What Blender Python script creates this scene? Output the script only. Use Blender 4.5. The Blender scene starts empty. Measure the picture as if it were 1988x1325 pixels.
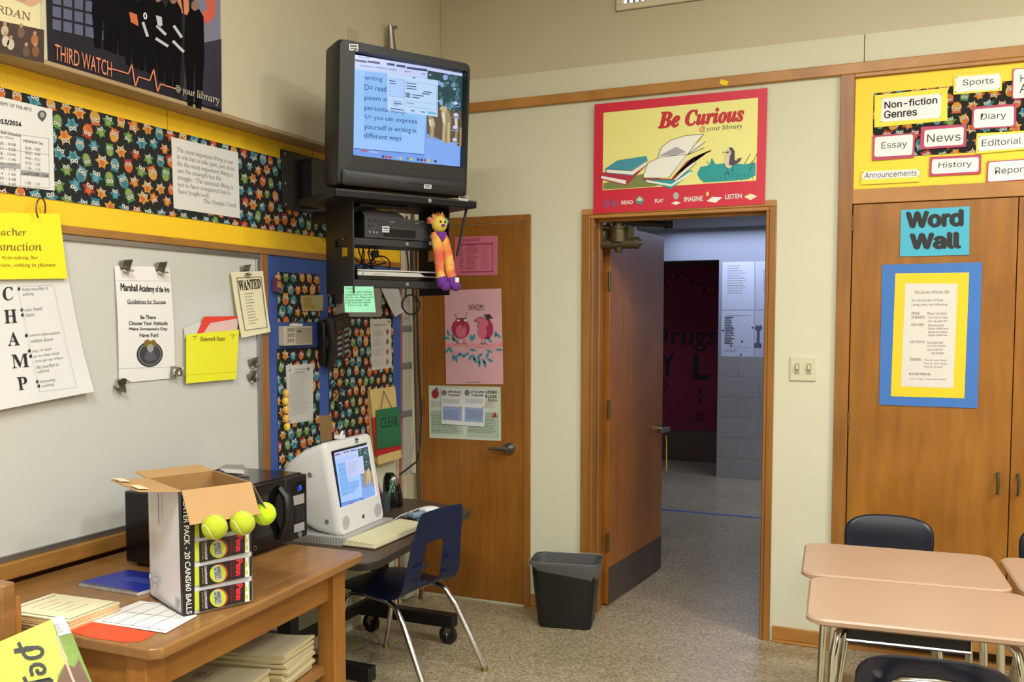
import bpy, bmesh, math, random
import numpy as np
from mathutils import Vector, Matrix

S = bpy.context.scene
COL = S.collection
PI = math.pi

# ---------------------------------------------------------------- camera, world, lights, exposure
FPX, PCX, PCY = 1792.06, 994.0, 728.71
YAW, PITCH, ROLL = -0.415372935, -0.0585601607, 0.000742662
CAM = Vector((2.4175, -4.5122, 1.54))
_f = Vector((math.sin(YAW) * math.cos(PITCH), math.cos(YAW) * math.cos(PITCH), math.sin(PITCH)))
_r = Vector((math.cos(YAW), -math.sin(YAW), 0))
_u = _r.cross(_f)
RIGHT = math.cos(ROLL) * _r + math.sin(ROLL) * _u
UP = -math.sin(ROLL) * _r + math.cos(ROLL) * _u
FWD = _f
cd = bpy.data.cameras.new('camera')
cam = bpy.data.objects.new('camera', cd)
COL.objects.link(cam)
cd.sensor_fit = 'HORIZONTAL'
cd.sensor_width = 36
cd.lens = 36 * FPX / 1988
cd.shift_y = (PCY - 662.5) / 1988
cd.clip_start = 0.05
cam.matrix_world = Matrix(((RIGHT.x, UP.x, -FWD.x, CAM.x), (RIGHT.y, UP.y, -FWD.y, CAM.y), (RIGHT.z, UP.z, -FWD.z, CAM.z), (0, 0, 0, 1)))
S.camera = cam
S.view_settings.view_transform = 'Standard'
S.view_settings.look = 'None'
S.view_settings.gamma = 1
S.view_settings.exposure = 0.0
try:
    S.view_settings.use_curve_mapping = False
except Exception:
    pass
W = bpy.data.worlds.new('world')
S.world = W
W.use_nodes = True
W.node_tree.nodes['Background'].inputs[0].default_value = (0.75, 0.85, 1, 1)
W.node_tree.nodes['Background'].inputs[1].default_value = 0.6


def area(name, loc, sx, sy, power, color, rot=(0, 0, 0), spread=180):
    l = bpy.data.lights.new(name, 'AREA')
    l.shape = 'RECTANGLE'
    l.size, l.size_y, l.energy, l.color = sx, sy, power, color
    l.spread = math.radians(spread)
    o = bpy.data.objects.new(name, l)
    COL.objects.link(o)
    o.location = loc
    o.rotation_euler = rot
    return o


WARM = (0.985, 1, 0.965)
for lx, ly, pw in ((2.2, -2.2, 38), (1.7, -4.4, 104), (4.3, -1.7, 84), (4.3, -4.3, 80), (6.3, -3.0, 56), (3.0, -6.6, 66)):
    area('fluorescent_lamp', (lx, ly, 3.45), 1.25, 0.3, pw, WARM)
BLUE = (0.60, 0.71, 1)
area('corridor_lamp', (1.7, 3.3, 2.42), 0.5, 1.2, 17, BLUE)
area('corridor_wall_lamp', (1.0, 4.3, 2.42), 1.8, 0.2, 15, BLUE)
area('corridor_window_light', (4.4, 3.7, 1.7), 1.4, 1.4, 16, BLUE, (0, PI / 2, 0))


# ---------------------------------------------------------------- pixel of the photograph -> point on a real plane
def ray(px, py):
    return RIGHT * ((px - PCX) / FPX) - UP * ((py - PCY) / FPX) + FWD


def hit(px, py, P0, n):
    d = ray(px, py)
    return CAM + d * ((Vector(P0) - CAM).dot(n) / d.dot(n))


def onB(px, py, y=0.0):
    return hit(px, py, (0, y, 0), Vector((0, 1, 0)))


def onL(px, py, x=-0.10):
    return hit(px, py, (x, 0, 0), Vector((1, 0, 0)))


def onF(px, py, z=0.0):
    return hit(px, py, (0, 0, z), Vector((0, 0, 1)))


# zooms of the photograph used for measuring: origin and scale
ZOOM = {'p': (0, 0, 1), 'z1': (0, 0, 3.011), 'z2': (540, 30, 3.313), 'z3': (500, 350, 3.312), 'z4': (0, 380, 3.1556), 'z5': (500, 680, 3.011),
        'z6': (200, 880, 3.6795), 'z7': (0, 1020, 3.106), 'z8': (600, 950, 3.313), 'r1': (1100, 150, 4.731), 'r2': (1120, 380, 3.3125),
        'r3': (1120, 780, 2.88), 'r4': (1480, 60, 3.313), 'r5': (1580, 380, 3.012), 'r7': (800, 400, 2.65), 's2': (0, 1120, 6.2125), 's5': (520, 820, 4.731), 's6': (510, 500, 6.021),
        's7': (510, 690, 6.021), 's8': (620, 340, 5.096)}


def zp(z, p):
    o = ZOOM[z]
    return (o[0] + p[0] / o[2], o[1] + p[1] / o[2])


# ---------------------------------------------------------------- materials
def lin(c):
    if isinstance(c, str):
        c = tuple(int(c[i:i + 2], 16) for i in (0, 2, 4))
    return tuple((v / 255 / 12.92) if v / 255 <= 0.04045 else ((v / 255 + 0.055) / 1.055) ** 2.4 for v in c) + (1,)


MATS = {}


def mat(name, c, rough=0.5, metal=0.0, spec=0.5, emit=0, coat=0, trans=0, alpha=1, bump=0, bscale=40, var=0, vscale=6, vstretch=(1, 1, 1), bdist=0.002):
    if name in MATS:
        return MATS[name]
    m = bpy.data.materials.new(name)
    m.use_nodes = True
    nt = m.node_tree
    b = nt.nodes['Principled BSDF']
    col = lin(c)
    b.inputs['Base Color'].default_value = col
    b.inputs['Roughness'].default_value = rough
    b.inputs['Metallic'].default_value = metal
    b.inputs['Specular IOR Level'].default_value = spec
    b.inputs['Coat Weight'].default_value = coat
    b.inputs['Transmission Weight'].default_value = trans
    b.inputs['Alpha'].default_value = alpha
    if emit:
        b.inputs['Emission Color'].default_value = col
        b.inputs['Base Color'].default_value = (0.004, 0.004, 0.005, 1)
        b.inputs['Emission Strength'].default_value = emit
    if bump or var:
        tc = nt.nodes.new('ShaderNodeTexCoord')
    if var:
        mp = nt.nodes.new('ShaderNodeMapping')
        mp.inputs['Scale'].default_value = vstretch
        nz = nt.nodes.new('ShaderNodeTexNoise')
        nz.inputs['Scale'].default_value = vscale
        nz.inputs['Detail'].default_value = 5
        mr = nt.nodes.new('ShaderNodeMapRange')
        mr.inputs['From Min'].default_value = 0.25
        mr.inputs['From Max'].default_value = 0.75
        mr.inputs['To Min'].default_value = 1 - var
        mr.inputs['To Max'].default_value = 1 + var
        mx = nt.nodes.new('ShaderNodeVectorMath')
        mx.operation = 'SCALE'
        mx.inputs[0].default_value = col[:3]
        nt.links.new(tc.outputs['Object'], mp.inputs['Vector'])
        nt.links.new(mp.outputs['Vector'], nz.inputs['Vector'])
        nt.links.new(nz.outputs['Fac'], mr.inputs['Value'])
        nt.links.new(mr.outputs['Result'], mx.inputs['Scale'])
        nt.links.new(mx.outputs['Vector'], b.inputs['Base Color'])
    if bump:
        n2 = nt.nodes.new('ShaderNodeTexNoise')
        n2.inputs['Scale'].default_value = bscale
        n2.inputs['Detail'].default_value = 4
        bp = nt.nodes.new('ShaderNodeBump')
        bp.inputs['Strength'].default_value = bump
        bp.inputs['Distance'].default_value = bdist
        nt.links.new(tc.outputs['Object'], n2.inputs['Vector'])
        nt.links.new(n2.outputs['Fac'], bp.inputs['Height'])
        nt.links.new(bp.outputs['Normal'], b.inputs['Normal'])
    MATS[name] = m
    return m


def wood(name, c1, c2, stretch, scale=5, rough=0.4, coat=0.0):
    """two-tone grain, noise stretched along one axis"""
    if name in MATS:
        return MATS[name]
    m = bpy.data.materials.new(name)
    m.use_nodes = True
    nt = m.node_tree
    b = nt.nodes['Principled BSDF']
    b.inputs['Roughness'].default_value = rough
    b.inputs['Coat Weight'].default_value = coat
    tc = nt.nodes.new('ShaderNodeTexCoord')
    mp = nt.nodes.new('ShaderNodeMapping')
    mp.inputs['Scale'].default_value = stretch
    n1 = nt.nodes.new('ShaderNodeTexNoise')
    n1.inputs['Scale'].default_value = scale
    n1.inputs['Detail'].default_value = 8
    n1.inputs['Roughness'].default_value = 0.65
    n2 = nt.nodes.new('ShaderNodeTexNoise')
    n2.inputs['Scale'].default_value = 3.0
    n2.inputs['Detail'].default_value = 3
    mixf = nt.nodes.new('ShaderNodeMath')
    mixf.operation = 'MULTIPLY_ADD'
    mixf.inputs[1].default_value = 0.6
    ad = nt.nodes.new('ShaderNodeMath')
    ad.operation = 'MULTIPLY'
    ad.inputs[1].default_value = 0.4
    rp = nt.nodes.new('ShaderNodeValToRGB')
    rp.color_ramp.elements[0].position = 0.36
    rp.color_ramp.elements[0].color = lin(c2)
    rp.color_ramp.elements[1].position = 0.64
    rp.color_ramp.elements[1].color = lin(c1)
    L = nt.links.new
    L(tc.outputs['Object'], mp.inputs['Vector'])
    L(mp.outputs['Vector'], n1.inputs['Vector'])
    L(tc.outputs['Object'], n2.inputs['Vector'])
    L(n2.outputs['Fac'], ad.inputs[0])
    L(n1.outputs['Fac'], mixf.inputs[0])
    L(ad.outputs['Value'], mixf.inputs[2])
    L(mixf.outputs['Value'], rp.inputs['Fac'])
    L(rp.outputs['Color'], b.inputs['Base Color'])
    MATS[name] = m
    return m


def floor_mat(name, base, dark, light, tile, rough=0.35):
    m = bpy.data.materials.new(name)
    m.use_nodes = True
    nt = m.node_tree
    b = nt.nodes['Principled BSDF']
    L = nt.links.new
    tc = nt.nodes.new('ShaderNodeTexCoord')
    n1 = nt.nodes.new('ShaderNodeTexNoise')
    n1.inputs['Scale'].default_value = 95
    n1.inputs['Detail'].default_value = 3
    r1 = nt.nodes.new('ShaderNodeValToRGB')
    e = r1.color_ramp.elements
    e[0].position, e[0].color = 0.34, lin(dark)
    e[1].position, e[1].color = 0.66, lin(light)
    k = r1.color_ramp.elements.new(0.5)
    k.color = lin(base)
    br = nt.nodes.new('ShaderNodeTexBrick')
    br.offset = 0
    br.inputs['Scale'].default_value = 1
    br.inputs['Brick Width'].default_value = tile
    br.inputs['Row Height'].default_value = tile
    br.inputs['Mortar Size'].default_value = 0.0012
    br.inputs['Mortar Smooth'].default_value = 0.3
    br.inputs['Color1'].default_value = (1, 1, 1, 1)
    br.inputs['Color2'].default_value = (0.93, 0.93, 0.92, 1)
    br.inputs['Mortar'].default_value = (0.62, 0.6, 0.57, 1)
    n3 = nt.nodes.new('ShaderNodeTexNoise')
    n3.inputs['Scale'].default_value = 1.6
    n3.inputs['Detail'].default_value = 4
    mr = nt.nodes.new('ShaderNodeMapRange')
    mr.inputs['From Min'].default_value, mr.inputs['From Max'].default_value = 0.3, 0.7
    mr.inputs['To Min'].default_value, mr.inputs['To Max'].default_value = 0.88, 1.06
    v1 = nt.nodes.new('ShaderNodeVectorMath')
    v1.operation = 'MULTIPLY'
    v2 = nt.nodes.new('ShaderNodeVectorMath')
    v2.operation = 'SCALE'
    L(tc.outputs['Object'], n1.inputs['Vector'])
    L(tc.outputs['Object'], br.inputs['Vector'])
    L(tc.outputs['Object'], n3.inputs['Vector'])
    L(n1.outputs['Fac'], r1.inputs['Fac'])
    L(r1.outputs['Color'], v1.inputs[0])
    L(br.outputs['Color'], v1.inputs[1])
    L(v1.outputs['Vector'], v2.inputs[0])
    L(n3.outputs['Fac'], mr.inputs['Value'])
    L(mr.outputs['Result'], v2.inputs['Scale'])
    L(v2.outputs['Vector'], b.inputs['Base Color'])
    b.inputs['Roughness'].default_value = rough
    b.inputs['Specular IOR Level'].default_value = 0.45
    MATS[name] = m
    return m


def dotted(name, c, c2, scale):
    """paper printed with a close pattern of small dots"""
    m = mat(name, c, 0.6)
    nt = m.node_tree
    b = nt.nodes['Principled BSDF']
    tc = nt.nodes.new('ShaderNodeTexCoord')
    vo = nt.nodes.new('ShaderNodeTexVoronoi')
    vo.inputs['Scale'].default_value = scale
    vo.inputs['Randomness'].default_value = 0.15
    rp = nt.nodes.new('ShaderNodeValToRGB')
    rp.color_ramp.elements[0].position, rp.color_ramp.elements[0].color = 0.28, lin(c2)
    rp.color_ramp.elements[1].position, rp.color_ramp.elements[1].color = 0.36, lin(c)
    nt.links.new(tc.outputs['Object'], vo.inputs['Vector'])
    nt.links.new(vo.outputs['Distance'], rp.inputs['Fac'])
    nt.links.new(rp.outputs['Color'], b.inputs['Base Color'])
    return m


wall_paint = mat('wall_paint', 'D4D1B8', 0.75, bump=0.35, bscale=55, var=0.02, vscale=2)
upper_paint = mat('upper_paint', 'C6BBA0', 0.8, bump=0.3, bscale=50, var=0.03, vscale=2)
oak = wood('oak_trim', 'BC8443', 'A36E31', (1, 1, 1), 7, 0.38)
oak_h = wood('oak_trim_long', 'A9783C', '8E622C', (1.2, 1.2, 14), 4, 0.38)
oak_v = wood('oak_post', '9E692C', '845420', (14, 14, 0.8), 3, 0.36)
door_wood = wood('door_veneer', '996324', '804F19', (9, 9, 0.7), 3, 0.3)
cab_wood = wood('cabinet_veneer', 'A66D25', '875319', (7, 7, 1.0), 3, 0.32)
table_wood = wood('table_wood', '9C6F3E', '7C552A', (9, 0.9, 9), 4, 0.3, 0.1)
leg_wood = wood('table_leg_wood', 'A87030', '8E5B23', (12, 12, 1), 3, 0.36)
ledge_wood = wood('ledge_wood', 'AD9470', '967C5A', (8, 1, 8), 4, 0.5)
white_board = mat('whiteboard_enamel', 'C6C5BD', 0.22, var=0.02, vscale=3)
alum = mat('aluminium', 'A3A19C', 0.38, 0.85)
chrome = mat('chrome', 'D8D4CC', 0.14, 1.0)
steel = mat('steel', '9B9890', 0.3, 1.0)
brass = mat('old_bronze', '5F573F', 0.42, 0.7)
black_pl = mat('black_plastic', '121214', 0.42)
black_gl = mat('black_gloss', '0B0B0D', 0.16, spec=0.35)
black_mt = mat('black_steel', '0C0C0D', 0.45, bump=0.05, bscale=300)
grey_pl = mat('charcoal_plastic', '141416', 0.45)
midgrey = mat('mid_grey', '6E6E70', 0.5)
rubber = mat('rubber', '141414', 0.7)
paper_w = mat('white_paper', 'E4E1DE', 0.65)
paper_c = mat('cream_paper', 'E3D9B4', 0.7)
paper_y = mat('yellow_paper', 'F5DF1E', 0.55)
ink = mat('ink', '201F20', 0.6)
ink2 = mat('faded_ink', '7B7A78', 0.6)
ink3 = mat('faint_ink', 'A9A7A4', 0.6)
sticker = mat('asset_sticker', 'D4D4D4', 0.4)
yellow_dot = dotted('yellow_dotted_paper', 'F0BF16', 'F4CA36', 90)
yellow_dot2 = dotted('yellow_dotted_border', 'F6D433', 'F7D845', 90)
fabric_bk = mat('black_cotton', '121313', 0.85)
blue_paper = mat('blue_paper', '36529A', 0.75, var=0.05, vscale=5)
navy = mat('navy_plastic', '111D40', 0.4, spec=0.4)
navy_d = mat('dark_navy_plastic', '131726', 0.3, spec=0.45)
white_pl = mat('white_plastic', 'DEDDDC', 0.3, coat=0.2)
card = mat('cardboard', 'B18A5B', 0.8, var=0.04, vscale=8)
card_in = mat('cardboard_inside', '9C7443', 0.85, var=0.04, vscale=8)
card_wh = mat('coated_card', 'D8D5D9', 0.4)
laminate = mat('desk_laminate', '4B3A2C', 0.4, var=0.1, vscale=30, vstretch=(1, 6, 1))
desk_tan = mat('desk_top_tan', 'AB8C73', 0.34, var=0.02, vscale=6)
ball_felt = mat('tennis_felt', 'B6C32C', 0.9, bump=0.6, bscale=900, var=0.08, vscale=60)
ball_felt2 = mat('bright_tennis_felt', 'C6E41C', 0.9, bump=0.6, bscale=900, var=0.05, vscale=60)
red = mat('red_print', 'D0213B', 0.4)
clear_bag = mat('clear_polythene', 'D5D5D5', 0.22, trans=0.0, alpha=0.13, bump=0.5, bscale=30, bdist=0.01)


# ---------------------------------------------------------------- mesh builder
class MB:
    def __init__(s, M=None):
        s.v, s.f, s.fm, s.ms, s.M = [], [], [], [], M

    def add(s, vs, fs, m):
        if m not in s.ms:
            s.ms.append(m)
        k, o = s.ms.index(m), len(s.v)
        for p in vs:
            p = Vector(p)
            s.v.append(s.M @ p if s.M else p)
        for f in fs:
            s.f.append([o + i for i in f])
            s.fm.append(k)
        return s

    def box(s, a, b, m):
        x0, x1 = sorted((a[0], b[0]))
        y0, y1 = sorted((a[1], b[1]))
        z0, z1 = sorted((a[2], b[2]))
        return s.add([(x0, y0, z0), (x1, y0, z0), (x1, y1, z0), (x0, y1, z0), (x0, y0, z1), (x1, y0, z1), (x1, y1, z1), (x0, y1, z1)],
                     [(0, 3, 2, 1), (4, 5, 6, 7), (0, 1, 5, 4), (1, 2, 6, 5), (2, 3, 7, 6), (3, 0, 4, 7)], m)

    def prism(s, pts, vec, m):
        n = len(pts)
        vec = Vector(vec)
        vs = [Vector(p) for p in pts] + [Vector(p) + vec for p in pts]
        fs = [tuple(range(n - 1, -1, -1)), tuple(range(n, 2 * n))] + [(i, (i + 1) % n, n + (i + 1) % n, n + i) for i in range(n)]
        return s.add(vs, fs, m)

    def poly(s, pts, m):
        return s.add(pts, [tuple(range(len(pts)))], m)

    def tube(s, path, r, m, seg=8, cap=True, flat=1.0):
        P = [Vector(p) for p in path]
        n = len(P)
        R = r if isinstance(r, (list, tuple)) else [r] * n
        vs, fs = [], []
        prev = None
        for i, p in enumerate(P):
            t = (P[min(i + 1, n - 1)] - P[max(i - 1, 0)]).normalized()
            if prev is None:
                a = Vector((0, 0, 1)) if abs(t.z) < 0.9 else Vector((1, 0, 0))
                a = (a - t * a.dot(t)).normalized()
            else:
                a = (prev - t * prev.dot(t)).normalized()
            prev = a
            b = t.cross(a)
            for j in range(seg):
                w = 2 * PI * j / seg
                vs.append(p + (a * math.cos(w) + b * math.sin(w) * flat) * R[i])
        for i in range(n - 1):
            for j in range(seg):
                k = (j + 1) % seg
                fs.append((i * seg + j, i * seg + k, (i + 1) * seg + k, (i + 1) * seg + j))
        if cap:
            fs.append(tuple(range(seg - 1, -1, -1)))
            fs.append(tuple((n - 1) * seg + j for j in range(seg)))
        return s.add(vs, fs, m)

    def sph(s, c, r, m, nu=16, nv=10):
        c = Vector(c)
        r = r if isinstance(r, (list, tuple)) else (r, r, r)
        vs, fs = [c + Vector((0, 0, r[2]))], []
        for i in range(1, nv):
            a = PI * i / nv
            for j in range(nu):
                b = 2 * PI * j / nu
                vs.append(c + Vector((r[0] * math.sin(a) * math.cos(b), r[1] * math.sin(a) * math.sin(b), r[2] * math.cos(a))))
        vs.append(c - Vector((0, 0, r[2])))
        for j in range(nu):
            fs.append((0, 1 + j, 1 + (j + 1) % nu))
            fs.append((len(vs) - 1, 1 + (nv - 2) * nu + (j + 1) % nu, 1 + (nv - 2) * nu + j))
        for i in range(nv - 2):
            for j in range(nu):
                k = (j + 1) % nu
                fs.append((1 + i * nu + j, 1 + (i + 1) * nu + j, 1 + (i + 1) * nu + k, 1 + i * nu + k))
        return s.add(vs, fs, m)

    def disc(s, c, ax, r, h, m, n=20, r2=None):
        """short cylinder or cone from c along unit-ish axis ax"""
        ax = Vector(ax).normalized()
        return s.tube([c, Vector(c) + ax * h], [r, r if r2 is None else r2], m, n)

    def grid(s, fn, nu, nv, m, skip=None):
        vs = [fn(i / nu, j / nv) for j in range(nv + 1) for i in range(nu + 1)]
        fs = []
        for j in range(nv):
            for i in range(nu):
                if skip and skip(i, j):
                    continue
                a = j * (nu + 1) + i
                fs.append((a, a + 1, a + nu + 2, a + nu + 1))
        return s.add(vs, fs, m)

    def loft(s, rings, m, cap=True):
        n = len(rings[0])
        vs = [p for r in rings for p in r]
        fs = []
        for i in range(len(rings) - 1):
            for j in range(n):
                k = (j + 1) % n
                fs.append((i * n + j, i * n + k, (i + 1) * n + k, (i + 1) * n + j))
        if cap:
            fs.append(tuple(range(n - 1, -1, -1)))
            fs.append(tuple((len(rings) - 1) * n + j for j in range(n)))
        return s.add(vs, fs, m)

    def build(s, name, parent=None, bevel=0, smooth=True, fix=True, seg=2, sub=0, solid=0, ang=38):
        V = s.v
        lo = Vector((min(p.x for p in V), min(p.y for p in V), min(p.z for p in V)))
        hi = Vector((max(p.x for p in V), max(p.y for p in V), max(p.z for p in V)))
        org = Vector(((lo.x + hi.x) / 2, (lo.y + hi.y) / 2, lo.z))
        me = bpy.data.meshes.new(name)
        me.from_pydata([p - org for p in V], [], s.f)
        for m in s.ms:
            me.materials.append(m)
        me.polygons.foreach_set('material_index', s.fm)
        if fix:
            bm = bmesh.new()
            bm.from_mesh(me)
            bmesh.ops.recalc_face_normals(bm, faces=bm.faces)
            bm.to_mesh(me)
            bm.free()
        if smooth:
            me.polygons.foreach_set('use_smooth', [True] * len(me.polygons))
            me.set_sharp_from_angle(angle=math.radians(ang))
        me.update()
        o = bpy.data.objects.new(name, me)
        COL.objects.link(o)
        o.location = org
        if parent is not None:
            o.parent = parent
            o.matrix_parent_inverse = WM[parent.name].inverted()
        WM[o.name] = Matrix.Translation(org) if parent is None else Matrix.Translation(org)
        if solid:
            md = o.modifiers.new('thickness', 'SOLIDIFY')
            md.thickness = solid
            md.offset = 0
        if bevel:
            md = o.modifiers.new('edges', 'BEVEL')
            md.width = bevel
            md.segments = seg
            md.limit_method = 'ANGLE'
            md.angle_limit = math.radians(40)
        if sub:
            md = o.modifiers.new('smooth', 'SUBSURF')
            md.levels = md.render_levels = sub
        return o


WM = {}


def tag(o, label, cat=None, group=None):
    o['label'] = label
    if cat:
        o['category'] = cat
    if group:
        o['group'] = group
    return o


def thing(name, label, cat, loc=(0, 0, 0), rz=0, group=None):
    o = bpy.data.objects.new(name, None)
    o.empty_display_size = 0.1
    COL.objects.link(o)
    o.location = loc
    o.rotation_euler = (0, 0, rz)
    WM[o.name] = Matrix.Translation(Vector(loc)) @ Matrix.Rotation(rz, 4, 'Z')
    return tag(o, label, cat, group)


def struct(o):
    o['kind'] = 'structure'
    return o


def frame(loc, rz, tilt=0):
    return Matrix.Translation(Vector(loc)) @ Matrix.Rotation(rz, 4, 'Z') @ Matrix.Rotation(tilt, 4, 'X')


# ---------------------------------------------------------------- lettering
FONTS = {}


def font(key):
    if key in FONTS:
        return FONTS[key]
    f = None
    names = {'inter': 'Inter.woff2', 'math': 'NotoSansMath-Regular.woff2', 'mono': 'DejaVuSansMono.woff2'}
    if key in names:
        try:
            import os
            f = bpy.data.fonts.load(os.path.join(bpy.utils.system_resource('DATAFILES', path='fonts'), names[key]))
        except Exception:
            f = None
    FONTS[key] = f
    return f


def uni(t, style):
    """letters in a serif or slanted cut, where the font holds one"""
    if font('math') is None:
        return t
    up, lo, dg = {'serif': (0x1D400, 0x1D41A, 0x1D7CE), 'roman': (0x1D434, 0x1D44E, 0), 'script': (0x1D468, 0x1D482, 0x1D7CE), 'italic': (0x1D468, 0x1D482, 0x1D7CE)}[style]
    r = ''
    for c in t:
        if 'A' <= c <= 'Z':
            r += chr(up + ord(c) - 65)
        elif c == 'h' and style == 'roman':
            r += chr(0x210E)
        elif 'a' <= c <= 'z':
            r += chr(lo + ord(c) - 97)
        elif '0' <= c <= '9' and dg:
            r += chr(dg + ord(c) - 48)
        else:
            r += c
    return r


GL = {}


def glyphs(t, style='sans'):
    k = (t, style)
    if k in GL:
        return GL[k]
    cu = bpy.data.curves.new('t', 'FONT')
    body, shear = t, 0.0
    if style in ('serif', 'script', 'italic', 'roman'):
        f = font('math')
        body = uni(t, style)
        if f:
            cu.font = f
            shear = 0.21 if style == 'roman' else 0.0
    elif style in ('inter', 'mono'):
        f = font(style)
        if f:
            cu.font = f
    cu.body = body
    cu.resolution_u = 3
    cu.fill_mode = 'FRONT'
    o = bpy.data.objects.new('t', cu)
    COL.objects.link(o)
    dg = bpy.context.evaluated_depsgraph_get()
    me = bpy.data.meshes.new_from_object(o.evaluated_get(dg))
    V = [(v.co.x - shear * v.co.y, v.co.y) for v in me.vertices]
    Fc = [tuple(p.vertices) for p in me.polygons]
    bpy.data.objects.remove(o)
    bpy.data.meshes.remove(me)
    bpy.data.curves.remove(cu)
    GL[k] = (V, Fc)
    return GL[k]


def strokes(bold):
    """shifts that thicken the strokes of a letter; each lies a hair above the last"""
    if bold <= 0.002:
        return [(0, 0, 0)]
    b = bold
    return [(x * b, y * b, i * 2e-5) for i, (x, y) in enumerate(((-1, 0), (1, 0), (0, 0.8), (0, -0.8), (-0.7, 0.6), (0.7, -0.6), (0, 0)))]


def homog(src, dst):
    A = []
    for (x, y), (u, v) in zip(src, dst):
        A.append([x, y, 1, 0, 0, 0, -u * x, -u * y, -u])
        A.append([0, 0, 0, x, y, 1, -v * x, -v * y, -v])
    return np.linalg.svd(np.array(A, float))[2][-1].reshape(3, 3)


def hap(H, p):
    q = H @ np.array([p[0], p[1], 1.0])
    return (q[0] / q[2], q[1] / q[2])


class Sheet:
    """a flat printed thing on a plane; q = its corners TL TR BR BL in zoom z of the photograph; all print is given in the same zoom coordinates"""

    def __init__(s, z, q, P0, n, m, th=0.0012, off=0.0, gap=0.0005, n_sub=1, curl=None, toward=None):
        s.z, s.n, s.gap = z, Vector(n).normalized(), gap
        s.P0 = Vector(P0) + s.n * off
        s.th, s.curl = th, curl
        s.H = homog(q, [(0, 0), (1, 0), (1, 1), (0, 1)])
        s.Hi = np.linalg.inv(s.H)
        s.mb = MB()
        if m is not None:
            N = n_sub
            if N == 1:
                c = [s.pt(p, 0) for p in q]
                s.mb.prism(c, s.n * th, m)
            else:
                g = lambda k: (lambda a, b: s.pt(hap(s.Hi, (a, b)), k))
                s.mb.grid(g(0), N, N, m)
                s.mb.grid(g(th), N, N, m)
        s.L = 0

    def pt(s, p, h):
        px = zp(s.z, p)
        P = hit(px[0], px[1], s.P0, s.n)
        if s.curl:
            h = h + s.curl(*hap(s.H, p))
        return P + s.n * h

    def h(s):
        return s.th + s.gap * (s.L + 1)

    def poly(s, pts, m, L=None):
        if L is not None:
            s.L = L
        s.mb.poly([s.pt(p, s.h()) for p in pts], m)
        return s

    def rect(s, a, b, m, L=None, uv=False):
        """upright rectangle on the sheet between two opposite corners"""
        A, B = (a, b) if uv else (hap(s.H, a), hap(s.H, b))
        return s.poly([hap(s.Hi, p) for p in ((A[0], A[1]), (B[0], A[1]), (B[0], B[1]), (A[0], B[1]))], m, L)

    def ell(s, c, r, m, L=None, n=18, a0=0, a1=2 * PI):
        rx, ry = r if isinstance(r, tuple) else (r, r)
        return s.poly([(c[0] + rx * math.cos(a0 + (a1 - a0) * i / n), c[1] + ry * math.sin(a0 + (a1 - a0) * i / n)) for i in range(n if a1 - a0 > 6.2 else n + 1)], m, L)

    def line(s, pts, w, m, L=None):
        if L is not None:
            s.L = L
        for a, b in zip(pts, pts[1:]):
            dx, dy = b[0] - a[0], b[1] - a[1]
            l = math.hypot(dx, dy) or 1
            ox, oy = -dy / l * w / 2, dx / l * w / 2
            s.poly([(a[0] + ox, a[1] + oy), (b[0] + ox, b[1] + oy), (b[0] - ox, b[1] - oy), (a[0] - ox, a[1] - oy)], m)
        return s

    def text(s, t, a, b, m, style='sans', bold=0.0, L=None, rot=0, uv=False):
        """fit a line of text between corner a (top left) and corner b (bottom right)"""
        if L is not None:
            s.L = L
        V, Fc = glyphs(t, style)
        if not V:
            return s
        A, B = (a, b) if uv else (hap(s.H, a), hap(s.H, b))
        q = [(A[0], A[1]), (B[0], A[1]), (B[0], B[1]), (A[0], B[1])]
        if rot == 1:      # reads downward
            q = [q[1], q[2], q[3], q[0]]
        elif rot == -1:   # reads upward
            q = [q[3], q[0], q[1], q[2]]
        s.fit(V, Fc, [hap(s.Hi, p) for p in q], m, bold)
        return s

    def fit(s, V, Fc, quad, m, bold):
        x0, x1 = min(v[0] for v in V), max(v[0] for v in V)
        y0, y1 = min(v[1] for v in V), max(v[1] for v in V)
        Hq = homog([(0, 0), (1, 0), (1, 1), (0, 1)], quad)
        w, h = x1 - x0 + 2 * bold + 1e-9, y1 - y0 + 2 * bold + 1e-9
        for dx, dy, e in strokes(bold):
            s.mb.add([s.pt(hap(Hq, ((x + dx + bold - x0) / w, (y1 + bold - y - dy) / h)), s.h() + e) for x, y in V], Fc, m)

    def words(s, a, b, n, m, seed=1, fill=0.5, last=0.6):
        """n lines of print too small to read, as rows of word-sized marks between two corners"""
        rnd = random.Random(seed)
        A, B = hap(s.H, a), hap(s.H, b)
        dv = (B[1] - A[1]) / n
        for i in range(n):
            u = A[0]
            end = A[0] + (B[0] - A[0]) * (rnd.uniform(last, 1) if last < 1 else 1)
            while u < end:
                w = min((B[0] - A[0]) * rnd.uniform(0.06, 0.2), end - u)
                v = A[1] + dv * i
                s.rect((u, v), (u + w, v + dv * fill), m, uv=True)
                u += w + (B[0] - A[0]) * 0.025
        return s

    def build(s, name, parent=None, **k):
        return s.mb.build(name, parent, fix=False, smooth=bool(s.curl), **k)


NB, NL = Vector((0, -1, 0)), Vector((1, 0, 0))


def sheetB(z, q, m, off=0.001, y=0.0, **k):
    return Sheet(z, q, (0, y, 0), NB, m, off=off, **k)


def sheetL(z, q, m, off=0.001, x=-0.10, **k):
    return Sheet(z, q, (x, 0, 0), NL, m, off=off, **k)


def put(sh, name, label, cat, group=None):
    return tag(sh.build(name), label, cat, group)

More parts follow.
